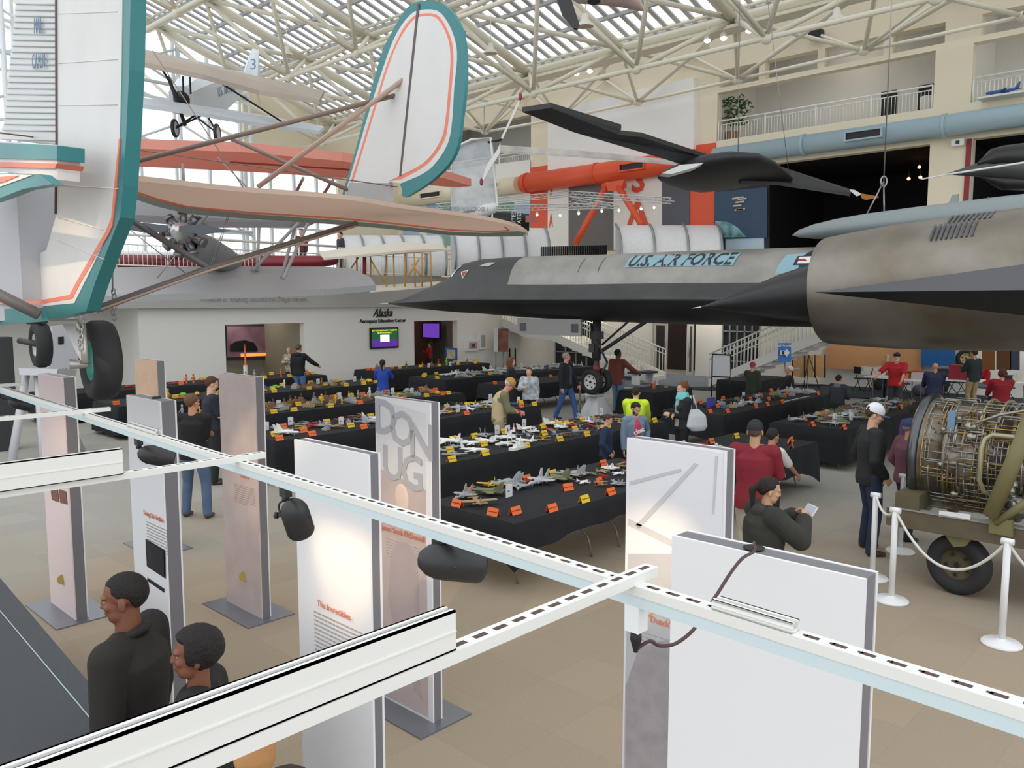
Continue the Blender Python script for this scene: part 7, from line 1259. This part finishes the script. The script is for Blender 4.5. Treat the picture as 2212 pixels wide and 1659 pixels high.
q0 = Yp(2140, 1115, yb-.1); q1 = Yp(2230, 900, yb-.1); MB().tube(q0, q1, .075, n=14).build('engine_post', M_ol2, ct); MB().tube(Yp(2150, 1130, yb-.1), Yp(2240, 1070, yb-.1), .04, n=10).build('brace', M_ol2, ct); MB().prism([Yp(2139, 1117, yb-.06), Yp(2190, 1122, yb-.06), Yp(2190, 1158, yb-.06), Yp(2139, 1148, yb-.06)], (0, -.06, 0)).build('bracket', M_ol2, ct)
wx, wy = -2.33, 9.28; MB().prism([Yp(2020, 1128, yb+.02), Yp(2125, 1135, yb+.02), Yp(2085, 1180, yb+.02), Yp(2060, 1182, yb+.02)], (0, .3, 0)).build('wheel_yoke', M_ol2, ct); MB().tube((wx, wy+.05, .7), (wx, wy+.05, .3), .05).build('axle_leg', M_ol, ct)
wo = wheel(None, (wx, wy, .318), (.12, 1, 0), .318, .19, ct, rim=.5, hub=mat('hub_olive', '4e4630', .5), name='cart_wheel', holes=5)
# ---- wall fittings of the education centre
def xw(px, py, o=.02): return Xp(px, py, XE+o)
t = thing('wall_lettering', 'sign', 'dark wall lettering of an airline above the words Aerospace Education Center', xw(828, 685))
text('Alaska', 'airline_name', mat('ink_dark', '2e3136', .6), t, frame(xw(827, 676), (0, 1, 0), (0, 0, 1)), .42, .01, shear=.35, bold=.008, sx=.85); text('A I R L I N E S', 'airline_line', mat('ink_dark', '2e3136', .6), t, frame(xw(827, 684), (0, 1, 0), (0, 0, 1)), .11, .01); text('Aerospace Education Center', 'centre_name', mat('ink_dark', '2e3136', .6), t, frame(xw(828, 693), (0, 1, 0), (0, 0, 1)), .19, .01, bold=.004)
MB().cb(xw(867, 692), (.02, .1, .1)).build('emblem', mat('emblem_grey', '9a9a98', .6), t)
t = thing('fascia_lettering', 'sign', 'faint grey raised lettering on the grey mezzanine fascia', Xp(552, 645, XE+.27)); text('William E. Boeing Education Department', 'lettering', mat('fascia_letter', 'a9a7a3', .8), t, frame(Xp(553, 646, XE+.27), (0, 1, 0), (0, 0, 1)), .24, .01)
def flat(px0, py0, px1, py1, o=.05): a, b_ = xw(px0, py0, o), xw(px1, py1, o); return a, b_
t = thing('wall_screen', 'screen', 'wall-mounted television with a black frame showing a colourful green and purple slide', xw(830, 730)); a, b_ = flat(799, 708, 860, 751)
MB().box((XE+.01, a.y, b_.z), (XE+.09, b_.y, a.z)).build('housing', M_blk, t); f = MB().box((XE+.09, a.y+.06, b_.z+.07), (XE+.092, b_.y-.06, a.z-.06)).build('display', mat('scr_green', '1d5a34', .4, emit=.5), t)
cy, cz = (a.y+b_.y)/2, (a.z+b_.z)/2; MB().box((XE+.092, a.y+.06, b_.z+.07), (XE+.093, b_.y-.06, cz-.08)).build('lower_band', mat('scr_purple', '5a2a9a', .4, emit=.6), f); MB().box((XE+.093, cy-.22, cz-.15), (XE+.094, cy+.22, cz+.12)).build('bright_shape', mat('scr_white', 'e6fff0', .4, emit=.9), f)
text('DO YOU HAVE WHAT IT TAKES TO', 'slide_text', mat('scr_yellow', 'f0e040', .4, emit=.8), f, frame(Vector((XE+.095, cy, a.z-.12)), (0, 1, 0), (0, 0, 1)), .075, .0005, bold=.002); text('BE AN ASTRONAUT?', 'slide_text', mat('scr_yellow', 'f0e040', .4, emit=.8), f, frame(Vector((XE+.095, cy, a.z-.21)), (0, 1, 0), (0, 0, 1)), .075, .0005, bold=.002)
t = thing('framed_diorama', 'picture', 'dark framed display glowing orange and purple inside the window opening', Xp(548, 738, XE-3.1)); P = [Xp(x, y, XE-3.15) for x, y in ((486, 702), (588, 700), (588, 776), (486, 778))]; MB().prism(P, (.08, 0, 0)).build('frame', M_dark, t); P = [Xp(x, y, XE-3.06) for x, y in ((490, 706), (583, 705), (583, 770), (490, 772))]; f = MB().prism(P, (.02, 0, 0)).build('picture', mat('dusk_print', '8a6a78', .5, noise=1, scale=1.2, col2='5a3a3c', emit=.15), t)
MB().prism([Xp(x, y, XE-3.03) for x, y in ((497, 745), (510, 737), (530, 735), (548, 740), (556, 752), (556, 760), (497, 760))], (.02, 0, 0)).build('dark_dome', M_blk, f); MB().prism([Xp(x, y, XE-3.02) for x, y in ((520, 764), (575, 762), (575, 768), (520, 771))], (.02, 0, 0)).build('lit_strip', mat('glow_orange', 'e08a3c', .5, emit=1.2), f)
t = thing('room_screen', 'screen', 'purple-lit television inside the education centre doorway', Xp(935, 712, XE-2.2)); MB().prism([Xp(x, y, XE-2.3) for x, y in ((912, 697), (950, 697), (950, 732), (912, 730))], (.06, 0, 0)).build('housing', M_blk, t); MB().prism([Xp(x, y, XE-2.2) for x, y in ((914, 699), (948, 699), (948, 730), (914, 728))], (.02, 0, 0)).build('display', mat('scr_violet', '6a3fb0', .4, emit=.8, noise=.6, scale=3), t)
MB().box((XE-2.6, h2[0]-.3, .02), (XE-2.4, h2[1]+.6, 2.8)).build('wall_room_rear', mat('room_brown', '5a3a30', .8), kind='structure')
t = thing('map_easel', 'easel', 'blue-framed map on an easel in the education centre doorway', Xp(975, 770, XE+.4)); P = [Xp(x, y, XE+.35) for x, y in ((961, 750), (987, 752), (987, 779), (963, 777))]; MB().prism(P, (.03, 0, 0)).build('blue_frame', mat('map_blue', '2f5fa8', .5), t); MB().prism([Xp(x, y, XE+.385) for x, y in ((965, 755), (983, 756), (983, 775), (966, 774))], (.01, 0, 0)).build('map', mat('map_sheet', 'd6cda8', .6, noise=.4, scale=4), t)
q = Xp(975, 778, XE+.3); MB().tube(q, (q.x-.2, q.y-.3, 0), .02).tube(q, (q.x-.2, q.y+.3, 0), .02).build('leg', M_blk, t)
for px0, py0, px1, py1, lab, red in ((1010, 736, 1034, 757, 'white wall box with a small red device', 1), (1036, 720, 1051, 754, 'narrow white wall cabinet', 0)):
    a, b_ = flat(px0, py0, px1, py1, .2); t = thing('wall_cabinet', 'cabinet', lab+' on the education centre wall', a); MB().box((XE+.0, a.y, b_.z), (XE+.2, b_.y, a.z)).build('case', M_white, t); MB().box((XE+.2, a.y+.08, b_.z+.08), (XE+.205, b_.y-.08, a.z-.08)).build('window', mat('cab_glass', 'a9adb0', .2), t)
    if red: MB().cb((XE+.22, (a.y+b_.y)/2, (a.z+b_.z)/2), (.04, .18, .16)).build('red_device', mat('dev_red', '9c2a35', .4), t)
def pole_sign(px, py0, py1, w_, base_y, lab, m, d=None):
    b0 = Zp(px, base_y, 0); d = (b0-CAM).dot(FW); t = thing('sign_stand', 'sign', lab, b0); p0, p1 = Dp(px, py0, d), Dp(px, py1, d); MB().tube(b0, p1, .025).build('post', M_steel, t); MB().prism([p0-RT*w_, p0+RT*w_, p1+RT*w_, p1-RT*w_], FW*.03).build('sign_panel', m, t); return t, p0, p1, d
pole_sign(1071, 709, 760, .09, 808, 'thin pale floor sign on a post by the education centre wall', mat('sign_pale', 'cfd3d6', .5)); pole_sign(1087, 710, 760, .22, 806, 'dark and orange floor sign beside the thin pale one', mat('sign_dark', '4a4644', .5, noise=.8, scale=3, col2='a85a3a'))
for px in (1101, 1113): b0 = Zp(px, 800, 0); t = thing('black_post', 'post', 'slim black post near the auburn-haired person, %s of two' % ('left' if px < 1110 else 'right'), b0); MB().lathe([(.001, 0), (.16, 0), (.16, .02), (.035, .03), (.035, 1.0), (.001, 1.0)], b0, n=14).build('post', M_blk, t)
# restroom sign, easels
t, p0, p1, d = pole_sign(1695, 741, 782, .2, 866, 'blue restrooms sign with a white arrow on a black stand', mat('sign_blue', '2b78c2', .5)); g = lambda x, y: Dp(x, y, d-.05)
o = MB().prism([g(x, y) for x, y in ((1685, 757), (1697, 757), (1697, 751), (1706, 762), (1697, 773), (1697, 767), (1685, 767))], -FW*.01).build('white_arrow', M_wh, t); text('RESTROOMS', 'lettering', M_wh, t, frame(g(1695, 747), RT, UP), .085, .002, bold=.002); text('ii', 'pictogram', M_blk, t, frame(Dp(1692, 762, d-.08), RT, UP), .15, .002, bold=.01)
b0 = Zp(1560, 888, 0); d = (b0-CAM).dot(FW); t = thing('board_stand', 'board', 'blank white board in a tall black frame stand', b0); g = lambda x, y, e=0: Dp(x, y, d+e)
MB().prism([g(1540, 766), g(1577, 768), g(1577, 814), g(1540, 812)], FW*.02).build('board', mat('board_white', 'd3d6d8', .5), t)
for x in (1539, 1578): MB().tube(g(x, 765), Vector((g(x, 765).x, g(x, 765).y, 0)), .02, n=6).build('upright', M_blk, t)
MB().tube(g(1539, 765), g(1578, 767), .02, n=6).tube(g(1539, 813), g(1578, 815), .02, n=6).build('crossbar', M_blk, t)
b0 = Zp(1760, 838, 0); d = (b0-CAM).dot(FW); t = thing('cork_board', 'board', 'tan folding display boards with dark edges behind the white-haired person', b0); g = lambda x, y, e=0: Dp(x, y, d+e)
for a, b_ in ((1712, 1736), (1741, 1757), (1762, 1782)): MB().prism([g(a, 767), g(b_, 768), g(b_, 816), g(a, 812)], FW*.05).build('cork_panel', M_tan, t)
for x in (1712, 1738, 1760, 1782): MB().tube(g(x, 766), g(x, 816), .03, n=6).build('stile', mat('stile_brown', '4f2a22', .5), t)
for a, b_ in (((1747, 766), (1735, 838)), ((1747, 766), (1770, 832)), ((1747, 770), (1742, 835))): p = g(*b_, -.3); MB().tube(g(*a, -.1), Vector((p.x, p.y, 0)), .015, n=6).build('easel_leg', M_blk, t)
# bench near the stairs
b0 = Zp(1388, 830, 0); t = thing('bench', 'bench', 'small white bench with a dark blue top by the foot of the stairs', b0); MB().cb(b0+Vector((0, 0, .45)), (.5, 1.1, .08), rz=-.2).build('seat', mat('seat_blue', '39414f', .7), t)
for dy in (-.45, .45): MB().cb(b0+Vector((0, dy, .205)), (.4, .06, .41), rz=-.2).build('leg', M_white, t)
# volunteers' white tables, chairs, boxes
def white_table(px0, py0, px1, py1, lab, dep=.8):
    a, b_ = Zp(px0, py0, .75), Zp(px1, py1, .75); d = b_-a; M = frame((a.x, a.y, 0), d, Vector((-d.y, d.x, 0))); Ln = d.length; t = thing('folding_table', 'table', lab, (a.x, a.y, 0))
    MB().box((0, 0, .71), (Ln, dep, .75), M=M).build('tabletop', M_wh, t)
    for x in (.25, Ln-.25):
        for y in (.12, dep-.12): MB().tube(M @ Vector((x, y, .71)), M @ Vector((x, y, 0)), .016, n=6).build('leg', M_leg, t)
white_table(1866, 812, 1930, 817, 'white folding table with the pile of white cartons'); white_table(1928, 818, 2004, 824, 'white folding table in front, beside the blue draped jacket'); white_table(2008, 818, 2118, 824, 'long white folding table behind the person in khaki trousers'); white_table(2188, 826, 2240, 830, 'white folding table at the right edge behind the red shirt')
def chair(px, py, ang, lab, first=[]):
    b0 = Zp(px, py, 0)
    if not first:
        t = local('folding_chair', 'chair', lab, 'black folding chairs'); mk = M_blk
        MB().box((-.2, -.2, .43), (.2, .2, .46)).build('seat', mk, t); MB().box((-.2, -.22, .62), (.2, -.2, .85)).build('backrest', mk, t)
        for sx_ in (-1, 1): MB().tube((sx_*.21, .2, 0), (sx_*.21, -.22, .86), .012, n=6).build('leg', mk, t); MB().tube((sx_*.21, -.25, 0), (sx_*.21, .18, .44), .012, n=6).build('leg', mk, t)
        MB().tube((-.21, -.15, .15), (.21, -.15, .15), .01, n=6).build('stretcher', mk, t); first.append(t)
    else: t = dup(first[0])
    t.location = b0; t.rotation_euler = (0, 0, YAW+R(ang)); t['label'] = lab; t['group'] = 'black folding chairs'
for i, (px, py, a, l) in enumerate(((1862, 845, -60, 'black folding chair at the left end of the white tables'), (1899, 846, -20, 'black folding chair second from the left at the white tables'), (1925, 852, 0, 'black folding chair left of the blue draped jacket'), (1945, 858, 10, 'black folding chair holding the blue draped jacket'), (1836, 822, 40, 'black folding chair standing furthest left near the cork boards'), (2030, 862, 0, 'black folding chair under the bald person'), (2068, 855, 20, 'black folding chair right of the bald person'), (2130, 850, 80, 'black folding chair under the white-haired person in red'), (2168, 868, 10, 'black folding chair under the auburn-haired person in red'))): chair(px, py, a, l)
def drape(px, py, w_, h, m, nm, cat, lab, z0=None):
    p = Zp(px, py, .86 if z0 is None else z0); mb = MB(); ringloft(mb, [(p+Vector((0, 0, -h)), w_*.6, .09), (p+Vector((0, 0, -h*.6)), w_*.9, .1), (p+Vector((0, 0, -h*.2)), w_, .09), (p+Vector((0, 0, .06)), w_*.6, .06)], Matrix.Rotation(YAW, 3, 'Z')); mb.ell(p+RT*w_*.7-Vector((0, 0, h*.35)), (.06, .06, h*.3)); tag(remeshed(mb, nm, m, None, .02, 3), cat, lab)
drape(1944, 800, .15, .55, mat('jacket_blue', '2f8fc0', .7, bump=.4), 'jacket', 'jacket', 'bright blue jacket draped over a black folding chair'); drape(2036, 800, .3, .7, mat('coat_dark', '25272a', .8, bump=.4), 'jacket', 'jacket', 'dark coat draped over the chair of the bald person')
rr = random.Random(11)
for i in range(14):
    p = Zp(1870+i % 7*5.2, 809-(i % 2)*1.5, .76); z = .75+(i//7)*.13; tag(MB().cb((p.x, p.y, z+.065), (.24, .2, .125), rz=rr.uniform(-.2, .2)).cb((p.x, p.y, z+.128), (.245, .205, .008), rz=0).build('carton', mat('carton_white', 'cfcbc2', .6)), 'box', 'small white carton, %s layer of the pile on the white table, %s part' % (['bottom', 'top'][i//7], ['left', 'middle', 'right'][min(2, i % 7//3)]), 'white cartons on the volunteers table')
for px, py, sz, c, lab in ((1985, 818, (.35, .3, .22), 'c6b9b4', 'white and red cooler box on the white tables'), (2071, 819, (.5, .3, .42), '8f2230', 'burgundy box beside the person in khaki trousers'), (1880, 809, (.18, .18, .2), '7a2030', 'small burgundy tin among the white cartons'), (1950, 816, (.4, .3, .12), 'd9824a', 'orange tray on the white tables beside the blue jacket'), (2202, 823, (.3, .3, .15), 'd5cfc4', 'pale bundle on the white table at the right edge')):
    p = Zp(px, py, .76); t = thing('storage_box', 'box', lab, p); MB().cb((p.x, p.y, .75+sz[2]/2), sz).build('body', mat('box_'+c, c, .6), t); MB().cb((p.x, p.y, .75+sz[2]+.01), (sz[0]*1.03, sz[1]*1.03, .02)).build('lid', mat('lid_'+c, 'b5272c' if c == 'c6b9b4' else c, .6), t)
for px, py, c, lab in ((1985, 856, '5a5a6a', 'grey rucksack on the floor behind the blue jacket'), (1895, 842, '232428', 'black holdall under the white tables')):
    p = Zp(px, py, 0); mb = MB(); mb.ell(p+Vector((0, 0, .2)), (.22, .16, .2)).ell(p+Vector((.08, -.08, .14)), (.12, .1, .12)); tag(remeshed(mb, 'rucksack', mat('bag_'+c, c, .8, bump=.4), None, .02, 2), 'bag', lab)
# small plane wheel and wing under the nacelle
t = thing('parked_aircraft_gear', 'aircraft part', 'white wing root and black wheel of a small parked aircraft behind the volunteers', Dp(2085, 800, 27)); wheel(None, Dp(2087, 774, 27), (.3, -1, 0), .3, .2, t, hub=mat('hub_gold', 'b5a070', .5)); MB().prism([Dp(x, y, 27.4) for x, y in ((2010, 748), (2120, 752), (2120, 766), (2085, 765))], FW*.4).build('wing_root', M_white, t); MB().tube(Dp(2087, 774, 27), Dp(2090, 745, 27.3), .05).build('gear_leg', M_steel, t)
for px, w_, c in ((2135, 14, '7a4a1c'), (2168, 16, '5a3a18'), (2192, 10, '3a3f4c')): MB().prism([Yp(px-w_, 740, 27.9), Yp(px+w_, 740, 27.9), Yp(px+w_, 800, 27.9), Yp(px-w_, 798, 27.9)], (0, .05, 0)).build('wall_colour_panel', mat('pan_'+c, c, .7), kind='structure')
# balcony plant, bin, shelf model
p = Yp(1583, 240, YW+.9); t = thing('potted_plant', 'plant', 'leafy green potted plant behind the balcony railing', (p.x, p.y, 9.08)); c = Vector((p.x, p.y, 9.08)); MB().lathe([(.001, 0), (.2, 0), (.26, .45), (.22, .45), (.2, .4), (.001, .4)], c, n=16).build('pot', mat('pot_clay', '9a6a55', .7), t); MB().tube(c+Vector((0, 0, .4)), c+Vector((.05, 0, 1.1)), .03).build('stem', mat('stem_brown', '5a4632', .8), t)
mb = MB(); rr = random.Random(2)
for k in range(260):
    a, b_ = rr.uniform(0, 2*PI), rr.uniform(-1, 1); r = rr.uniform(.2, .75); q = c+Vector((r*math.cos(a)*1.0, r*math.sin(a)*.7, 1.2+b_*.5)); u = Vector((rr.uniform(-1, 1), rr.uniform(-1, 1), rr.uniform(-.6, .6))).normalized()*.13; v = u.cross(Vector((rr.uniform(-1, 1), rr.uniform(-1, 1), 1))).normalized()*.05; mb.add([q-u, q+v, q+u, q-v], [(0, 1, 2, 3)])
mb.build('foliage', mat('leaf_green', '4a6a34', .6), t)
for a, b_, lab in ((1905, 1938, 'left'), (1985, 2020, 'right')):
    P = [Yp(x, y, YW+3.15) for x, y in ((a, 178), (b_, 170), (b_, 245), (a, 250))]; MB().box((P[0].x, YW+3.12, 9.08), (P[1].x, YW+3.2, 10.6)).build('door_5' if a < 1950 else 'door_6', mat('doorway_dark', '2b2825', .7), kind='structure')
p = Yp(2003, 215, YW+1); tag(MB().lathe([(.001, 0), (.2, 0), (.22, .6), (.2, .62), (.001, .62)], (p.x, p.y, 9.08), n=16).build('waste_bin', M_white), 'bin', 'white round bin behind the balcony railing near the dark doorways')
p = Yp(2165, 205, YW-.4); t = thing('display_shelf', 'shelf', 'small white shelf with a blue and white model outside the right balcony', p); MB().box((p.x-.6, p.y-.2, p.z-.05), (p.x+.6, YW, p.z)).build('shelf_board', M_white, t); model('airliner', 'blue', p.x, p.y, p.z+.0, .9, R(90), 'blue and white model on the small shelf outside the right balcony', 'shelf model')
# hanging lamps
M_shd = mat('lamp_shade_white', 'e6e4da', .5); M_glow = mat('lamp_warm_glow', 'fff0d8', .5, emit=4)
for i, (px, py, Yl) in enumerate(((798, 55, 20), (1060, 116, 20), (1264, 58, 18), (1303, 171, 24), (1122, 213, 25.5), (1525, 114, 24), (1807, 46, 22), (620, 120, 17))):
    p = Yp(px, py, Yl); t = thing('pendant_lamp', 'lamp', 'white bell-shaped pendant lamp hanging from the roof trusses, %s' % ['left of the tall fin', 'right of the tall fin', 'near the black propeller', 'in front of the upper right wall', 'above the long white propeller', 'left of the three lit spotlights', 'highest at the right', 'above the silver mail biplane'][i], p, 'pendant lamps')
    MB().lathe([(.23, 0), (.21, .08), (.11, .16), (.09, .3), (.06, .34), (.001, .34)], p, n=20).build('lamp_shade', M_shd, t); MB().lathe([(.001, .02), (.2, .02)], p, n=20).build('diffuser', mat('lamp_diffuser', 'c9b79c', .5), t); MB().tube(p+Vector((0, 0, .38)), p+Vector((0, 0, 1.3)), .012, n=5).build('cord', M_truss, t)
for i, (px, py, Yl) in enumerate(((1245, 160, 23.4), (1274, 154, 23.4), (1528, 88, 23.3), (1563, 83, 23.3), (1618, 67, 23.3), (699, 90, 20))):
    p = Yp(px, py, Yl); t = thing('ceiling_spotlight', 'spotlight', 'small lit spotlight clamped to the roof truss, %s' % ['left one of the pair over the wall', 'right one of the pair over the wall', 'left of the bright trio', 'middle of the bright trio', 'right of the bright trio', 'alone left of the tall fin'][i], p, 'truss spotlights')
    MB().lathe([(.11, 0), (.1, .12), (.05, .2), (.001, .2)], p, (-.2, .3, 1), 16).build('housing', M_shd, t); MB().ell(p, (.09, .09, .07)).build('bulb', mat('bulb_bright', 'fff4e2', .5, emit=7 if i in (3, 4) else 3), t); MB().tube(p+Vector((0, 0, .15)), p+Vector((0, 0, .45)), .02, n=6).build('clamp', M_truss, t)
for i, (px, py) in enumerate(((1946, 337), (1994, 328), (1986, 361), (1988, 383), (1963, 386))): p = Yp(px, py, YW+3); t = thing('hall_spotlight', 'spotlight', 'tiny warm spotlight inside the dark exhibit hall, %s' % ['brightest, upper left', 'upper right', 'middle right', 'lower right', 'lower left'][i], p, 'dark hall spotlights'); MB().ell(p, (.06, .06, .05) if i else (.12, .12, .09)).build('bulb', mat('bulb_amber', 'ffb070', .5, emit=5), t); MB().tube(p+Vector((0, 0, .04)), p+Vector((0, 0, .4)), .02, n=6).build('stem', M_blk, t)
p = Yp(1763, 75, YW-.2); t = thing('wall_speaker', 'speaker', 'small dark grey loudspeaker on the upper right wall', p); MB().cb(p, (.45, .25, .25)).build('cabinet', M_dark, t); MB().cb(p+Vector((0, -.13, 0)), (.4, .01, .2)).build('grille', M_blk, t)
p = Yp(2070, 308, YW-.2); t = thing('wall_speaker', 'camera', 'small white wall camera on the pale pillar below the blue duct', p); MB().cb(p, (.35, .15, .2)).build('housing', M_white, t); MB().cb(p+Vector((0, -.08, 0)), (.1, .02, .1)).build('lens', M_dark, t)
# outdoors is open sky; added point lamps without fixtures brighten the rooms and rear wall
for loc, e, c in (((-22, 27.5, 3.3), 60, (1, .97, .92)), ((-17, 28.5, 3.3), 60, (1, .97, .92)), ((-11, 28.5, 3.3), 50, (1, .97, .92)), ((-6, 28.5, 3.3), 50, (1, .97, .92)), ((-28, 15, 2.6), 25, (1, .9, .8)), ((-27.5, 22.5, 2.5), 12, (1, .75, .6)), ((-18.6, 31, 3.2), 12, (1, .6, .4)), ((-12, 29.8, 11.8), 14, (1, .92, .82)), ((-3, 29.8, 11.8), 14, (1, .9, .75))):
    L_ = bpy.data.lights.new('added_fill_lamp', 'POINT'); L_.energy = e; L_.color = c; L_.shadow_soft_size = .2; o = bpy.data.objects.new('added_fill_lamp', L_); COL.objects.link(o); o.location = loc

# last pass: labels that are still shared are told apart by their order from left to right
from collections import defaultdict
sh = defaultdict(list)
for o in list(SC.objects):
    if o.parent is None and o.get('label') and o.name.split('.')[0] not in ('white_disc',): sh[o['label']].append(o)
def scr(o): v = Vector(o.location)-CAM; return v.dot(RT)/max(.1, v.dot(FW))
ORD = ['leftmost', 'second from left', 'third from left', 'fourth from left', 'fifth from left', 'sixth from left', 'seventh from left']
for l, os_ in sh.items():
    if len(os_) > 1:
        os_.sort(key=scr)
        for i, o in enumerate(os_):
            o['label'] = (('rightmost' if i == len(os_)-1 else ORD[min(i, 6)])+' '+l.replace('second from', 'second from')) if len((ORD[min(i, 6)]+' '+l).split()) <= 16 else l
